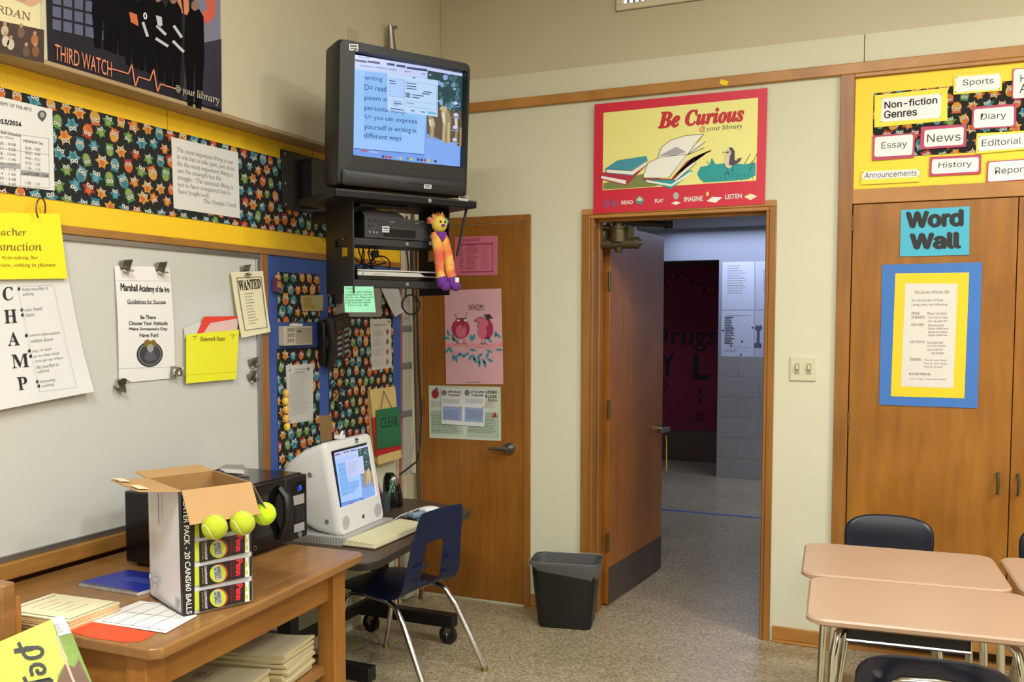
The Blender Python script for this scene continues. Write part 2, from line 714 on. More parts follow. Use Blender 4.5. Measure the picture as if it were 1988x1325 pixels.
# ================================================================ the room
class_floor = floor_mat('speckled_vinyl_tile', 'A5967A', '887A61', 'C0B192', 0.305, 0.3)
XW = -0.145          # lower left wall behind the boards
XB = -0.10           # face of the boards
struct(MB().box((XW, -8.2, -0.1), (7.4, 0.16, 0), class_floor).build('floor', smooth=False))
struct(MB().box((-1.2, 0.16, -0.1), (4.6, 5.5, 0), class_floor).build('floor_corridor', smooth=False))
struct(MB().box((-0.4, -8.2, 3.6), (7.4, 0.16, 3.7), mat('ceiling_paint', 'D8D2C2', 0.9)).build('ceiling', smooth=False))
struct(MB().box((XW - 0.15, -8.2, 0), (XW, 0.0, 2.305), wall_paint).build('wall_left', smooth=False))
struct(MB().box((XW - 0.15, -8.2, 2.3215), (0, 0.0, 3.6), upper_paint).build('wall_left_upper', smooth=False))
# back wall with the door opening (x 0.868..1.758, z to 2.08)
for nm, parts in (('wall_back', (((-0.4, 0, 0), (0.868, 0.16, 2.83), wall_paint), ((1.758, 0, 0), (2.062, 0.16, 2.83), wall_paint), ((0.868, 0, 2.08), (1.758, 0.16, 2.83), wall_paint))),
                  ('wall_back_upper', (((-0.4, 0.004, 2.83), (7.4, 0.16, 3.08), upper_paint), ((-0.4, 0.004, 3.08), (0.99, 0.16, 3.6), upper_paint), ((3.4, 0.004, 3.08), (7.4, 0.16, 3.6), upper_paint), ((0.99, 0.004, 3.5), (3.4, 0.16, 3.6), upper_paint),
                                       ((2.062, 0, 2.70), (2.158, 0.16, 2.83), wall_paint), ((2.1615, 0, 2.70), (7.4, 0.16, 2.83), wall_paint))),
                  ('wall_back_right', (((2.062, 0.122, 0), (7.4, 0.16, 2.70), wall_paint),))):
    wb = MB()
    for a, b, mm in parts:
        wb.box(a, b, mm)
    struct(wb.build(nm, smooth=False))
struct(MB().box((7.4, -8.2, 0), (7.5, 0.16, 3.6), wall_paint).build('wall_right', smooth=False))
struct(MB().box((-0.3, -8.3, 0), (7.4, -8.2, 3.6), wall_paint).build('wall_front', smooth=False))
# trims
struct(MB().box((XB - 0.04, -8.2, 2.305), (0.004, 0, 2.3215), ledge_wood).build('trim_1', bevel=0.003))
struct(MB().box((0.02, -0.02, 2.654), (7.4, 0.0, 2.704), oak).build('trim_2', bevel=0.004))
bb = MB().box((1.803, -0.014, 0.012), (2.07, 0, 0.075), oak).box((1.803, -0.03, 0), (2.07, 0, 0.012), oak)
struct(bb.build('baseboard_right', bevel=0.003))
bb = MB().box((0.54, -0.014, 0.012), (0.82, 0, 0.075), oak).box((0.54, -0.03, 0), (0.82, 0, 0.012), oak)
struct(bb.build('baseboard_middle', bevel=0.003))
# clerestory window at the top of the frame
wn = MB()
wx0, wx1, wz = 0.996, 3.38, 3.083
for a, b in (((wx0, -0.012, wz), (wx1, 0.05, wz + 0.03)), ((wx0, -0.012, wz + 0.03), (wx0 + 0.03, 0.05, 3.5)), ((wx1 - 0.03, -0.012, wz + 0.03), (wx1, 0.05, 3.5)), ((wx0, -0.012, 3.47), (wx1, 0.05, 3.5))):
    wn.box(a, b, mat('window_paint', 'D9D0B6', 0.5))
wn = struct(wn.build('window_1', bevel=0.003))
MB().box((wx0 + 0.03, 0.035, wz + 0.03), (wx1 - 0.03, 0.04, 3.47), mat('bright_window_glass', 'E6EEFF', 0.3, emit=1.6)).build('pane', wn)
bl = MB()
for i in range(12):
    bl.box((wx0 + 0.05 + i * 0.03, 0.012, wz + 0.03), (wx0 + 0.058 + i * 0.03, 0.03, 3.47), mat('window_slat_grey', '777B80', 0.5))
bl.build('slat', wn)

# ---- closet door
fr = MB()
for a, b in (((-0.149, -0.012, 0), (-0.113, 0.0, 2.062)), ((0.501, -0.012, 0), (0.538, 0.0, 2.062)), ((-0.149, -0.012, 2.062), (0.538, 0.0, 2.10))):
    fr.box(a, b, oak_v)
d1 = struct(fr.build('door_1', bevel=0.002))
MB().box((-0.110, -0.006, 0.012), (0.497, 0.0, 2.057), door_wood).build('door_leaf', d1, bevel=0.002)
h = MB()
h.disc((0.418, -0.006, 0.857), (0, -1, 0), 0.032, 0.012, steel, 24).disc((0.418, -0.018, 0.857), (0, -1, 0), 0.016, 0.035, steel, 16)
h.tube([(0.42, -0.052, 0.857), (0.39, -0.054, 0.857), (0.31, -0.05, 0.855)], [0.013, 0.012, 0.009], steel, 10, flat=0.7)
h.build('lever_handle', d1)
for z in (0.3, 1.06, 1.85):
    MB().tube([(-0.112, -0.014, z - 0.045), (-0.112, -0.014, z + 0.045)], 0.007, mat('hinge_bronze', '7A5A32', 0.4, 0.6), 8).build('hinge', d1)

# ---- doorway: frame, leaf opened into the corridor, closer
fr = MB()
for x0, x1, xs in ((0.823, 0.868, 0.885), (1.758, 1.79, 1.742)):
    fr.box((x0, -0.016, 0), (x1, 0.0, 2.08), oak_v)
    fr.box((min(x1, xs) if x0 < 1 else xs, -0.012, 0), (max(x0 + 0.045, xs) if x0 < 1 else x0, 0.16, 2.062), oak_v)
fr.box((0.823, -0.016, 2.08), (1.79, 0.0, 2.11), oak).box((0.868, -0.012, 2.062), (1.758, 0.16, 2.08), oak)
fr.box((0.885, 0.06, 0), (0.897, 0.1, 2.05), oak_v).box((1.73, 0.06, 0), (1.742, 0.1, 2.05), oak_v).box((0.885, 0.06, 2.05), (1.742, 0.1, 2.062), oak)
d2 = struct(fr.build('door_2', bevel=0.003))
ang = math.atan2(0.86, 0.068)
DM = Matrix.Translation((0.912, 0.186, 0)) @ Matrix.Rotation(ang, 4, 'Z')   # local x along the leaf, y away from the room side
lf = MB(DM).box((0, 0, 0.01), (0.863, 0.045, 2.055), wood('corridor_door_veneer', 'A5641F', '8A4E15', (9, 9, 0.7), 3, 0.34)).build('door_leaf', d2, bevel=0.002)
MB(DM).box((0.004, -0.0015, 0.012), (0.855, 0.0, 0.21), mat('kick_plate_brown', '4A3A2E', 0.45, 0.0, var=0.06)).build('kick_plate', d2)
h = MB(DM).disc((0.8, 0, 0.885), (0, -1, 0), 0.026, 0.012, steel, 20).disc((0.8, -0.012, 0.885), (0, -1, 0), 0.013, 0.05, steel, 14).box((0.69, -0.068, 0.873), (0.815, -0.05, 0.897), steel)
h.disc((0.8, 0, 0.885), (0, -1, 0), 0.008, 0.0, steel)
hh = h.build('lever_handle', d2, bevel=0.003)
MB(DM).tube([(0.845, -0.03, 0.84), (0.846, -0.034, 0.80), (0.85, -0.034, 0.62)], 0.0035, mat('yellow_cord', 'C9A92E', 0.6), 6).build('door_tag', d2)
for z in (0.35, 1.07, 1.75):
    MB(DM).tube([(-0.004, 0.0, z - 0.05), (-0.004, 0.0, z + 0.05)], 0.008, brass, 8).build('hinge', d2)
# door closer with its arm
c = MB()
cx, cy, cz = 0.985, 0.10, 1.975
c.tube([(cx - 0.10, cy, cz - 0.035), (cx + 0.10, cy, cz - 0.035)], [0.027, 0.028], brass, 16)
c.tube([(cx - 0.112, cy, cz - 0.035), (cx - 0.10, cy, cz - 0.035)], [0.02, 0.027], brass, 16).tube([(cx + 0.085, cy, cz - 0.035), (cx + 0.105, cy, cz - 0.035), (cx + 0.112, cy, cz - 0.035), (cx + 0.125, cy, cz - 0.035)], [0.031, 0.031, 0.02, 0.009], brass, 16)
c.tube([(cx, cy, cz - 0.03), (cx, cy, cz + 0.01), (cx, cy, cz + 0.035), (cx, cy, cz + 0.04), (cx, cy, cz + 0.052)], [0.044, 0.046, 0.046, 0.05, 0.05], brass, 22)
c.tube([(cx, cy, cz - 0.08), (cx, cy, cz - 0.055)], [0.017, 0.026], brass, 16).tube([(cx, cy, cz + 0.052), (cx, cy, cz + 0.085)], [0.032, 0.028], brass, 16)
c.box((cx + 0.03, cy + 0.01, cz - 0.03), (cx + 0.08, cy + 0.05, cz + 0.05), brass)
c.tube([(cx - 0.04, cy, cz + 0.045), (cx - 0.09, cy, cz + 0.052), (0.905, cy + 0.01, cz + 0.035), (0.90, cy + 0.01, cz + 0.0)], [0.014, 0.012, 0.014, 0.014], brass, 10, flat=1.4)
c.box((0.897, cy - 0.02, cz - 0.03), (0.904, cy + 0.04, cz + 0.085), brass)
cl = c.build('door_closer', bevel=0.002)
tag(cl, 'old bronze door closer in the top left corner of the doorway', 'door closer')
dbz = mat('dark_bronze', '2B241E', 0.45, 0.5)
a = MB().tube([(cx + 0.01, cy - 0.01, cz + 0.078), (cx + 0.08, cy + 0.05, cz + 0.072), (1.20, 0.26, 2.045)], [0.014, 0.014, 0.017], dbz, 10, flat=0.7)
a.disc((1.205, 0.265, 2.025), (0, 0, 1), 0.024, 0.038, dbz)
a.build('arm', cl)

# ---- corridor beyond the door
gray_wall = mat('corridor_paint', 'A0A2AC', 0.45, var=0.02)
dark_wall = mat('recess_paint', '5A4234', 0.6)
cw = MB().box((0.61, 4.6, 0), (4.6, 4.75, 2.46), gray_wall)
struct(cw.build('wall_corridor', smooth=False))
struct(MB().box((-1.2, 4.6, 2.14), (0.61, 4.75, 2.46), gray_wall).build('wall_recess_front', smooth=False))
struct(MB().box((-1.2, 5.5, 0), (0.75, 5.6, 2.2), dark_wall).build('wall_recess_back', smooth=False))
struct(MB().box((0.61, 4.75, 0), (0.7, 5.5, 2.14), dark_wall).build('wall_recess_right', smooth=False))
struct(MB().box((-1.2, 4.75, 2.14), (0.75, 5.5, 2.2), dark_wall).build('ceiling_recess', smooth=False))
struct(MB().box((-1.2, 0.16, 2.45), (4.6, 4.6, 2.55), mat('corridor_ceiling_paint', '9A9794', 0.8)).build('ceiling_corridor', smooth=False))
struct(MB().box((-1.3, 0.16, 0), (-1.2, 5.6, 2.46), gray_wall).build('wall_corridor_left', smooth=False))
struct(MB().box((4.6, 0.16, 0), (4.7, 4.75, 2.46), gray_wall).build('wall_corridor_right', smooth=False))
tl = MB()
tile_m = mat('glazed_block', 'A29C96', 0.35)
for r in range(6):
    for k in range(6):
        x0 = 0.612 + k * 0.4 - (0.2 if r % 2 else 0)
        tl.box((max(x0, 0.612) + 0.0005, 4.592, 0.001 + r * 0.2), (x0 + 0.399, 4.6, 0.1985 + r * 0.2), tile_m)
struct(tl.build('trim_block_dado', bevel=0.001))
tag(MB().box((-0.6, 2.80, 0.0), (3.2, 2.835, 0.002), mat('blue_tape', '2D4FA8', 0.5)).build('floor_tape', smooth=False), 'blue tape line across the corridor floor beyond the doorway', 'tape')
# red banner in the recess
bn = Sheet('r2', [(480, 452), (918, 452), (908, 1510), (470, 1510)], (0, 5.5, 0), NB, mat('maroon_banner', '7E1230', 0.7, var=0.06), off=0.004)
dk = mat('banner_paint', '1D1218', 0.7)
bn.text('Drugs', (470, 835), (900, 1005), dk, 'sans', 0.01, 1)
bn.text('Y', (535, 1010), (630, 1160), dk, 'sans', 0.02).text('L', (750, 1020), (850, 1185), dk, 'sans', 0.03)
bn.text('o', (550, 1185), (580, 1260), dk).text('i', (780, 1230), (800, 1280), dk).text('v', (770, 1290), (815, 1340), dk).text('e', (765, 1390), (810, 1450), dk)
bn.text('u', (550, 1290), (582, 1340), dk)
put(bn, 'banner', 'dark red paper banner about drugs in the corridor recess', 'banner')
g = thing('garland', 'string of small paper puffs across top of the red banner', 'garland', onB(*zp('r2', (740, 560)), 5.46))
gp = []
for i in range(13):
    px = zp('r2', (560 + i * 29, 560 - 45 * math.sin(i * 0.5) + (i % 2) * 6))
    p = onB(px[0], px[1], 5.46)
    gp.append(p)
    MB().sph(p, 0.016, mat('garland_pink', 'A85A68', 0.8) if i % 3 else mat('garland_dark', '4B1524', 0.8), 8, 6).build('puff', g)
MB().tube(gp, 0.003, mat('garland_dark', '4B1524', 0.8), 5).build('string', g)
lav = mat('corridor_sheet', 'D4D5E2', 0.6)
lav2 = mat('corridor_sheet_grey', 'C4C5D2', 0.6)
for i, (q, m_, lb) in enumerate((
        ([(937, 428), (1142, 424), (1142, 735), (930, 735)], lav, 'large white handwritten sheet at upper left of the corridor wall'),
        ([(1146, 424), (1340, 420), (1340, 735), (1146, 735)], lav2, 'white sheet with sideways lettering right of the handwritten corridor sheet'),
        ([(930, 738), (1140, 738), (1136, 1040), (926, 1036)], lav, 'white printed notice below the handwritten sheet on corridor wall'),
        ([(1143, 738), (1340, 738), (1340, 1044), (1140, 1042)], lav2, 'corridor sheet with a drawn bone beside the printed notice'))):
    sh = Sheet('r2', q, (0, 4.6, 0), NB, m_, off=0.001 if i != 2 else 0.001, th=0.002)
    if i == 0:
        sh.words((970, 450), (1090, 640), 12, ink3, 3, 0.35)
    if i == 1:
        sh.text('INTERVENTION', (1200, 480), (1222, 630), ink2, rot=-1)
    if i == 2:
        sh.words((952, 780), (1016, 960), 17, ink, 5, 0.6).rect((952, 770), (1120, 774), ink3).rect((952, 975), (1120, 979), ink3).text('EATALEY', (955, 990), (1030, 1005), ink2)
        for c_ in ((1130, 850), (1062, 938), (992, 966), (1055, 1024), (940, 868)):
            sh.ell(c_, 6, ink, 2, 8)
    if i == 3:
        bone = mat('bone_grey', '5B5C6E', 0.7)
        sh.poly([(1160, 850), (1178, 850), (1174, 960), (1156, 960)], bone, 1)
        for c_ in ((1158, 852), (1180, 850), (1152, 964), (1176, 966)):
            sh.ell(c_, (12, 18), bone, 2, 10)
        sh.text('BONE', (1205, 760), (1222, 900), mat('red_ink', 'B83A3A', 0.6), rot=-1)
    put(sh, 'wall_sheet', lb, 'sheet', 'sheets on the corridor wall')

# ---- built-in cabinet at the right with cork panel above
cb = MB()
cb.box((2.063, -0.018, 0.0), (2.124, 0.12, 2.654), oak_v).box((2.124, -0.018, 2.072), (5.0, 0.1, 2.137), oak).box((2.124, -0.018, 2.638), (5.0, 0.1, 2.654), oak)
cb.box((2.124, 0.03, 0.075), (5.0, 0.12, 2.08), mat('cabinet_shadow', '4A2F12', 0.7)).box((2.124, -0.01, 0.075), (5.0, 0.1, 0.13), oak).box((2.124, 0.06, 0.0), (5.0, 0.1, 0.075), mat('cabinet_kick', '4B3520', 0.6))
cb.box((2.124, 0.025, 0.0), (5.0, 0.06, 0.02), oak)
cab = thing('storage_cabinet', 'tall built-in wooden wall cabinet at the right under the yellow display', 'cabinet', (2.6, 0, 0))
cb.build('carcass', cab, bevel=0.002)
for x0, x1, hx, hl in ((2.128, 2.789, 2.744, 2.126), (2.7925, 3.46, 2.822, 3.463), (3.468, 4.12, 4.08, 3.465)):
    dd = MB().box((x0, -0.012, 0.135), (x1, 0.01, 2.069), cab_wood).build('door', cab, bevel=0.002)
    hd = MB().tube([(hx, -0.012, 0.876), (hx, -0.036, 0.874), (hx, -0.041, 0.86), (hx, -0.036, 0.80), (hx, -0.014, 0.792)], [0.007, 0.008, 0.008, 0.007, 0.006], brass, 8, flat=0.8)
    hd.disc((hx, -0.012, 0.876), (0, -1, 0), 0.009, 0.004, brass).build('handle', dd)
    for z in (1.985, 1.09, 0.3):
        MB().tube([(hl, -0.014, z - 0.035), (hl, -0.014, z + 0.035)], 0.006, mat('hinge_bronze', '7A5A32', 0.4, 0.6), 8).build('hinge', dd)
MB().box((2.124, 0.0, 2.137), (5.0, 0.03, 2.638), mat('cork', 'B08A55', 0.9)).build('cork_panel', cab)

# cork panel: yellow paper, owl cotton, genre cards
OWLC = [mat('owl_' + k, v, 0.85) for k, v in (('teal', '2F7078'), ('sky', '5B8C9C'), ('green', '4C7F3C'), ('orange', 'C26029'), ('red', '9C3028'), ('gold', 'BF9038'), ('cream', 'C4B68A'), ('lime', '87904A'))]
OWH = mat('owl_eye', 'CFCBBE', 0.8)
OBL = mat('owl_pupil', '1A1A1A', 0.8)


def owls(mb, org, eu, ev, n, w, hgt, pitch=0.057, seed=1, r=0.0225):
    """printed owls over a w x hgt patch of cotton that starts at org and runs along eu and ev"""
    rnd = random.Random(seed)
    e = lambda c, ra, rb, k, a=0: [(c[0] + ra * math.cos(2 * PI * i / k + a), c[1] + rb * math.sin(2 * PI * i / k + a)) for i in range(k)]
    rows = int(hgt / (pitch * 0.86)) + 2
    cols = int(w / pitch) + 2

    def put_(pts, m, l, c, th, sc):
        ca, sa = math.cos(th), math.sin(th)
        out = []
        for x, y in pts:
            X = c[0] + (x * ca - y * sa) * sc
            Y = c[1] + (x * sa + y * ca) * sc
            X, Y = min(max(X, 0), w), min(max(Y, 0), hgt)
            out.append(org + eu * X + ev * Y + n * (0.0006 + 0.0003 * l))
        mb.poly(out, m)
    for j in range(rows):
        for i in range(cols):
            x = (i + 0.5 * (j % 2)) * pitch + rnd.uniform(-0.006, 0.006)
            y = j * pitch * 0.86 + rnd.uniform(-0.006, 0.006)
            k = (i * 3 + j * 5 + rnd.randrange(2)) % 5
            pal = [(0, 1, 6), (3, 5, 6), (4, 3, 5), (2, 7, 0), (5, 3, 6), (1, 0, 7)][(i * 2 + j * 3 + rnd.randrange(3)) % 6]
            A, B, C = (OWLC[q] for q in pal)
            th = rnd.uniform(-0.5, 0.5) + (PI if rnd.random() < 0.25 else 0)
            sc = r * rnd.uniform(0.9, 1.15)
            if x < -0.6 * sc or x > w + 0.6 * sc or y < -0.6 * sc or y > hgt + 0.6 * sc:
                continue
            P = lambda pts, m, l: put_(pts, m, l, (x, y), th, sc)
            if k in (0, 3):     # plump owl
                P([(-0.62, 0.55), (-0.75, 1.05), (-0.2, 0.85)], A, 0)
                P([(0.62, 0.55), (0.75, 1.05), (0.2, 0.85)], A, 0)
                P(e((0, 0), 0.82, 1.0, 14), A, 1)
                P(e((0, -0.32), 0.55, 0.6, 12), B, 2)
                P([(-0.8, 0.1), (-0.5, 0.1), (-0.55, -0.6)], C, 3)
                P([(0.8, 0.1), (0.5, 0.1), (0.55, -0.6)], C, 3)
            else:               # owl with its wings out
                P([(-0.6, 0.9), (-0.3, 0.55), (0.3, 0.55), (0.6, 0.9), (0.6, 0.25), (1.15, -0.1), (0.6, -0.35), (0.45, -1.0), (0, -0.75), (-0.45, -1.0), (-0.6, -0.35), (-1.15, -0.1), (-0.6, 0.25)], A, 1)
                P(e((0, -0.25), 0.4, 0.5, 10), B, 2)
            for sx in (-0.3, 0.3):
                P(e((sx, 0.32), 0.27, 0.27, 10), OWH, 4)
                P(e((sx, 0.32), 0.12, 0.12, 8), OBL, 5)
            P([(-0.1, 0.15), (0.1, 0.15), (0, -0.08)], C, 5)
    return mb


def cotton(name, wall, lo, hi, parent, off, seed, pitch=0.057, ulim=None, r=0.0225):
    """owl cotton on a wall; lo, hi: (along, z)"""
    if wall == 'L':
        org, eu, n = Vector((XB + off, lo[0], lo[1])), Vector((0, 1, 0)), NL
    else:
        org, eu, n = Vector((lo[0], 0.0 - off, lo[1])), Vector((1, 0, 0)), NB
    ev = Vector((0, 0, 1))
    w, hg = hi[0] - lo[0], hi[1] - lo[1]
    mb = MB().prism([org, org + eu * w, org + eu * w + ev * hg, org + ev * hg], n * 0.0008, fabric_bk)
    s0 = 0 if ulim is None else ulim - lo[0]
    owls(mb, org + eu * s0 + n * 0.0008, eu, ev, n, w - s0, hg, pitch, seed, r)
    return mb.build(name, parent, smooth=False, fix=False)


dsp = thing('bulletin_display', 'yellow backed owl fabric display in cork panel above wooden cabinet', 'display', (2.8, 0, 2.14))
MB().box((2.126, -0.001, 2.139), (4.2, 0.0, 2.636), yellow_dot2).build('backing_paper', dsp, smooth=False)
cotton('owl_cotton', 'B', (2.203, 2.272), (3.3, 2.563), dsp, 0.0012, 4)
pink_bd = mat('magenta_card', 'B83A5C', 0.5)
card_w = mat('card_white', 'EAE8E6', 0.5)
card_y = mat('card_yellow', 'F6DC3C', 0.5)
pins = mat('push_pin', '3A3A3A', 0.4, 0.5)
GEN = [  # word(s), border corners, white corners, text corners
    ('Non-fiction', 'y', [(722, 415), (1192, 365), (1190, 578), (720, 622)], [(768, 435), (1153, 403), (1147, 560), (762, 588)], (785, 455), (1125, 468), 'yellow card reading Non-fiction Genres'),
    ('Sports', 'y', [(1232, 285), (1545, 262), (1540, 385), (1228, 410)], [(1245, 296), (1533, 275), (1527, 375), (1240, 397)], (1290, 315), (1487, 347), 'white Sports card at the top of the genre display'),
    ('History Article', 'p', [(1610, 245), (1800, 225), (1800, 425), (1605, 440)], [(1617, 250), (1800, 230), (1800, 420), (1612, 436)], (1660, 283), (1790, 318), 'white card cut by the right edge beside the Sports card'),
    ('Diary', 'p', [(1350, 490), (1634, 468), (1632, 618), (1345, 636)], [(1362, 506), (1618, 484), (1616, 610), (1358, 626)], (1405, 533), (1568, 572), 'pink edged Diary card on the owl fabric'),
    ('Essay', 'p', [(710, 675), (983, 655), (976, 815), (706, 836)], [(724, 685), (970, 666), (964, 798), (720, 812)], (767, 718), (930, 757), 'pink edged Essay card at left of the display'),
    ('News', 'p', [(1020, 618), (1314, 600), (1310, 745), (1014, 763)], [(1043, 640), (1296, 618), (1292, 732), (1040, 748)], (1060, 667), (1275, 706), 'pink edged News card at the middle of the display'),
    ('Editorial', 'y', [(1378, 660), (1740, 640), (1738, 760), (1374, 792)], [(1392, 676), (1740, 652), (1736, 750), (1386, 776)], (1412, 700), (1664, 726), 'yellow edged Editorial card right of the News card'),
    ('History', 'p', [(1078, 812), (1408, 795), (1406, 920), (1072, 936)], [(1092, 828), (1393, 812), (1390, 905), (1088, 922)], (1134, 846), (1346, 882), 'pink edged History card below the News card'),
    ('Announcements', 'y', [(640, 900), (1016, 880), (1010, 970), (632, 990)], [(645, 908), (1012, 890), (1008, 938), (640, 958)], (660, 913), (992, 932), 'thin yellow Announcements strip at bottom of the display'),
    ('Reports', 'p', [(1446, 840), (1760, 820), (1756, 955), (1440, 976)], [(1456, 846), (1760, 826), (1754, 950), (1450, 972)], (1498, 880), (1730, 918), 'pink edged Reports card at the bottom right of the display'),
]
for i, (t, k, qb, qw, ta, tb, lb) in enumerate(GEN):
    sh = sheetB('r4', qb, pink_bd if k == 'p' else card_y, off=0.0045 + 0.0003 * i, th=0.001)
    sh.poly(qw, card_w, 0)
    if t == 'History Article':
        sh.text('Hist', ta, (1760, 322), ink, L=1).text('Art', (1655, 345), (1760, 392), ink)
    elif i == 0:
        sh.text(t, ta, tb, ink, 'inter', 0.02, 1).text('Genres', (783, 515), (995, 546), ink, 'inter', 0.02)
    else:
        sh.text(t, ta, tb, mat('ink_grey', '3A3A3C', 0.6), 'inter', 0.0, 1)
    for c_ in qw:
        sh.ell((c_[0] + (4 if c_ in (qw[0], qw[3]) else -4), c_[1] + (4 if c_ in qw[:2] else -4)), 3.5, pins, 2, 8)
    put(sh, 'genre_card', lb, 'card', 'genre cards on the display')

# word wall sign, garden poster, switch, sticky
sh = sheetB('r5', [(510, 85), (911, 63), (908, 347), (503, 356)], mat('turquoise_card', '43AFCB', 0.35), off=0.0145, th=0.002)
sh.text('Word', (538, 94), (876, 182), ink, 'inter', 0.05, 1).text('Wall', (560, 220), (862, 312), ink, 'inter', 0.05)
put(sh, 'word_sign', 'turquoise sign reading Word Wall on the cabinet door', 'sign')
sh = sheetB('r5', [(400, 405), (984, 390), (957, 1244), (382, 1224)], mat('blue_card', '3C74C0', 0.55, var=0.04), off=0.0145, th=0.002)
sh.poly([(477, 455), (908, 450), (880, 1186), (450, 1174)], mat('yellow_card', 'EBCB22', 0.55), 0).poly([(535, 514), (841, 516), (815, 1126), (509, 1116)], mat('garden_sheet', 'DCD6CE', 0.6), 1)
ft = mat('garden_ink', '6B6764', 0.6)
for t, x, y, x2 in (('The Garden of Room 206', 588, 556, 790), ('Put the Garden of Daily', 573, 606, 757), ('Living, plant the following:', 572, 631, 782), ('PEAS:', 571, 681, 620), ('Peace of mind', 665, 681, 775),
                    ('TURNIPS:', 570, 704, 650), ('Turn up for class', 667, 706, 783), ('Turn up with HW', 667, 728, 780), ('SQUASH:', 569, 748, 645), ('Squash gossip', 668, 752, 760), ('Squash indifference', 668, 771, 787), ('Squash grumbling', 668, 791, 778), ('Squash selfishness', 668, 810, 780),
                    ('LETTUCE:', 564, 848, 652), ('Let us be kind', 664, 851, 754), ('Let us be patient', 664, 872, 770), ('Let us care for', 663, 892, 755), ('one another', 687, 912, 760), ('THYME:', 561, 951, 630), ('Time for your family', 645, 956, 776), ('Time for your friends', 643, 976, 778), ('Time for yourself', 642, 995, 752), ('REMEMBER:', 556, 1036, 686), ('We reap what we sow!!', 561, 1066, 776)):
    sh.text(t, (x, y), (x2, y + 16), ft, 'serif' if t.isupper() else 'sans', -0.005, 2)
put(sh, 'garden_poster', 'blue and yellow bordered poem poster below the turquoise sign', 'poster')
sw = thing('light_switch', 'ivory double light switch between the doorway and cabinet', 'switch', (1.92, 0, 1.26))
iv = mat('ivory_plate', 'D2CDAE', 0.35)
MB().box((1.863, -0.008, 1.26), (1.98, 0, 1.373), iv).build('plate', sw, bevel=0.003)
for x in (1.895, 1.948):
    MB().box((x - 0.011, -0.0095, 1.292), (x + 0.011, -0.008, 1.342), mat('switch_slot', 'A59F80', 0.5)).build('slot', sw)
    MB().box((x - 0.005, -0.022, 1.314), (x + 0.005, -0.008, 1.334), iv).build('toggle', sw, bevel=0.002)
sh = sheetB('r1', [(1415, 18), (1490, 38), (1470, 78), (1406, 62)], mat('sticky_yellow', 'F2D21F', 0.6), off=0.021)
put(sh, 'sticky_note', 'small yellow scrap stuck on the wooden trim above red poster', 'note')

# ---- red library poster over the door (books, bird and grass; no mascot)
sh = sheetB('r1', [(258, 250), (1846, 98), (1820, 1165), (246, 1256)], red, off=0.018, th=0.0015)
cream_p = mat('pale_yellow_print', 'EDE78E', 0.45)
sh.poly([(340, 328), (1760, 188), (1742, 950), (332, 1040)], cream_p, 0)
tealb, tealg, pg, dkl = mat('teal_print', '3E93A8', 0.5), mat('grass_teal', '1E9A9C', 0.5), mat('page_print', 'EFEDE6', 0.5), mat('line_print', '33343C', 0.6)
olive = mat('olive_print', '7C8646', 0.6)
sh.poly([(340, 975), (700, 890), (980, 960), (800, 1005), (336, 1034)], olive, 1)
sh.poly([(300, 895), (520, 800), (745, 800), (550, 995), (306, 940)], mat('book_red', 'B22744', 0.5), 2).poly([(322, 908), (548, 950), (545, 985), (318, 930)], pg, 3)
sh.poly([(358, 840), (470, 765), (735, 725), (748, 765), (612, 905), (364, 880)], tealb, 4).poly([(372, 846), (600, 858), (735, 770), (742, 800), (610, 898), (370, 876)], pg, 5).line([(360, 845), (604, 862), (745, 770)], 5, dkl, 6)
sh.poly([(706, 945), (962, 1026), (1162, 872), (1150, 848), (970, 940)], tealg, 3).poly([(730, 945), (965, 985), (1150, 860), (1150, 890), (965, 1005), (740, 965)], pg, 4)
sh.poly([(985, 945), (1175, 758), (1192, 790), (1010, 950)], pg, 5).line([(985, 945), (1175, 758), (1192, 790), (1010, 950)], 4, dkl, 6)
sh.poly([(700, 930), (965, 935), (1110, 770), (1330, 668), (1330, 684), (1160, 740), (985, 945), (705, 945)], mat('book_red', 'B22744', 0.5), 5.5)
sh.poly([(712, 895), (752, 790), (870, 735), (1110, 710), (1090, 770), (940, 925), (712, 925)], pg, 7).poly([(838, 742), (880, 640), (960, 580), (1090, 540), (1262, 524), (1180, 600), (1115, 712)], pg, 6.7).line([(712, 895), (752, 790), (870, 735), (1110, 710), (940, 925)], 4, dkl, 8).line([(838, 742), (880, 640), (960, 580), (1090, 540), (1262, 524), (1115, 712)], 4, dkl, 8)
sh.poly([(1120, 705), (1180, 610), (1282, 590), (1190, 660)], pg, 7.3).poly([(1120, 710), (1190, 665), (1270, 645), (1180, 690)], pg, 7.6).line([(1115, 712), (1280, 592)], 4, dkl, 9).line([(1118, 712), (1268, 648)], 4, dkl, 9)
sh.poly([(850, 725), (1010, 640), (1100, 690), (1000, 720)], mat('shade_print', 'A8A8AE', 0.6), 8)
sh.poly([(1200, 885), (1230, 825), (1310, 810), (1335, 740), (1370, 800), (1470, 790), (1640, 800), (1738, 785), (1735, 905), (1660, 940), (1420, 960), (1260, 968), (1218, 930)], tealg, 2)
for x in range(1270, 1720, 36):
    sh.line([(x, 880 + (x * 7) % 50), (x + 14, 915 + (x * 7) % 40)], 3, dkl, 3)
for a_, b_ in (((1635, 800), (1690, 705)), ((1680, 870), (1750, 700)), ((1690, 800), (1712, 765)), ((1310, 815), (1290, 770))):
    sh.line([a_, b_], 5, dkl, 3)
sh.ell((1492, 760), (42, 78), mat('bird_cream', 'E3CDB4', 0.6), 4).ell((1505, 690), (36, 48), mat('bird_cream', 'E3CDB4', 0.6), 4)
slate = mat('bird_slate', '4C4854', 0.6)
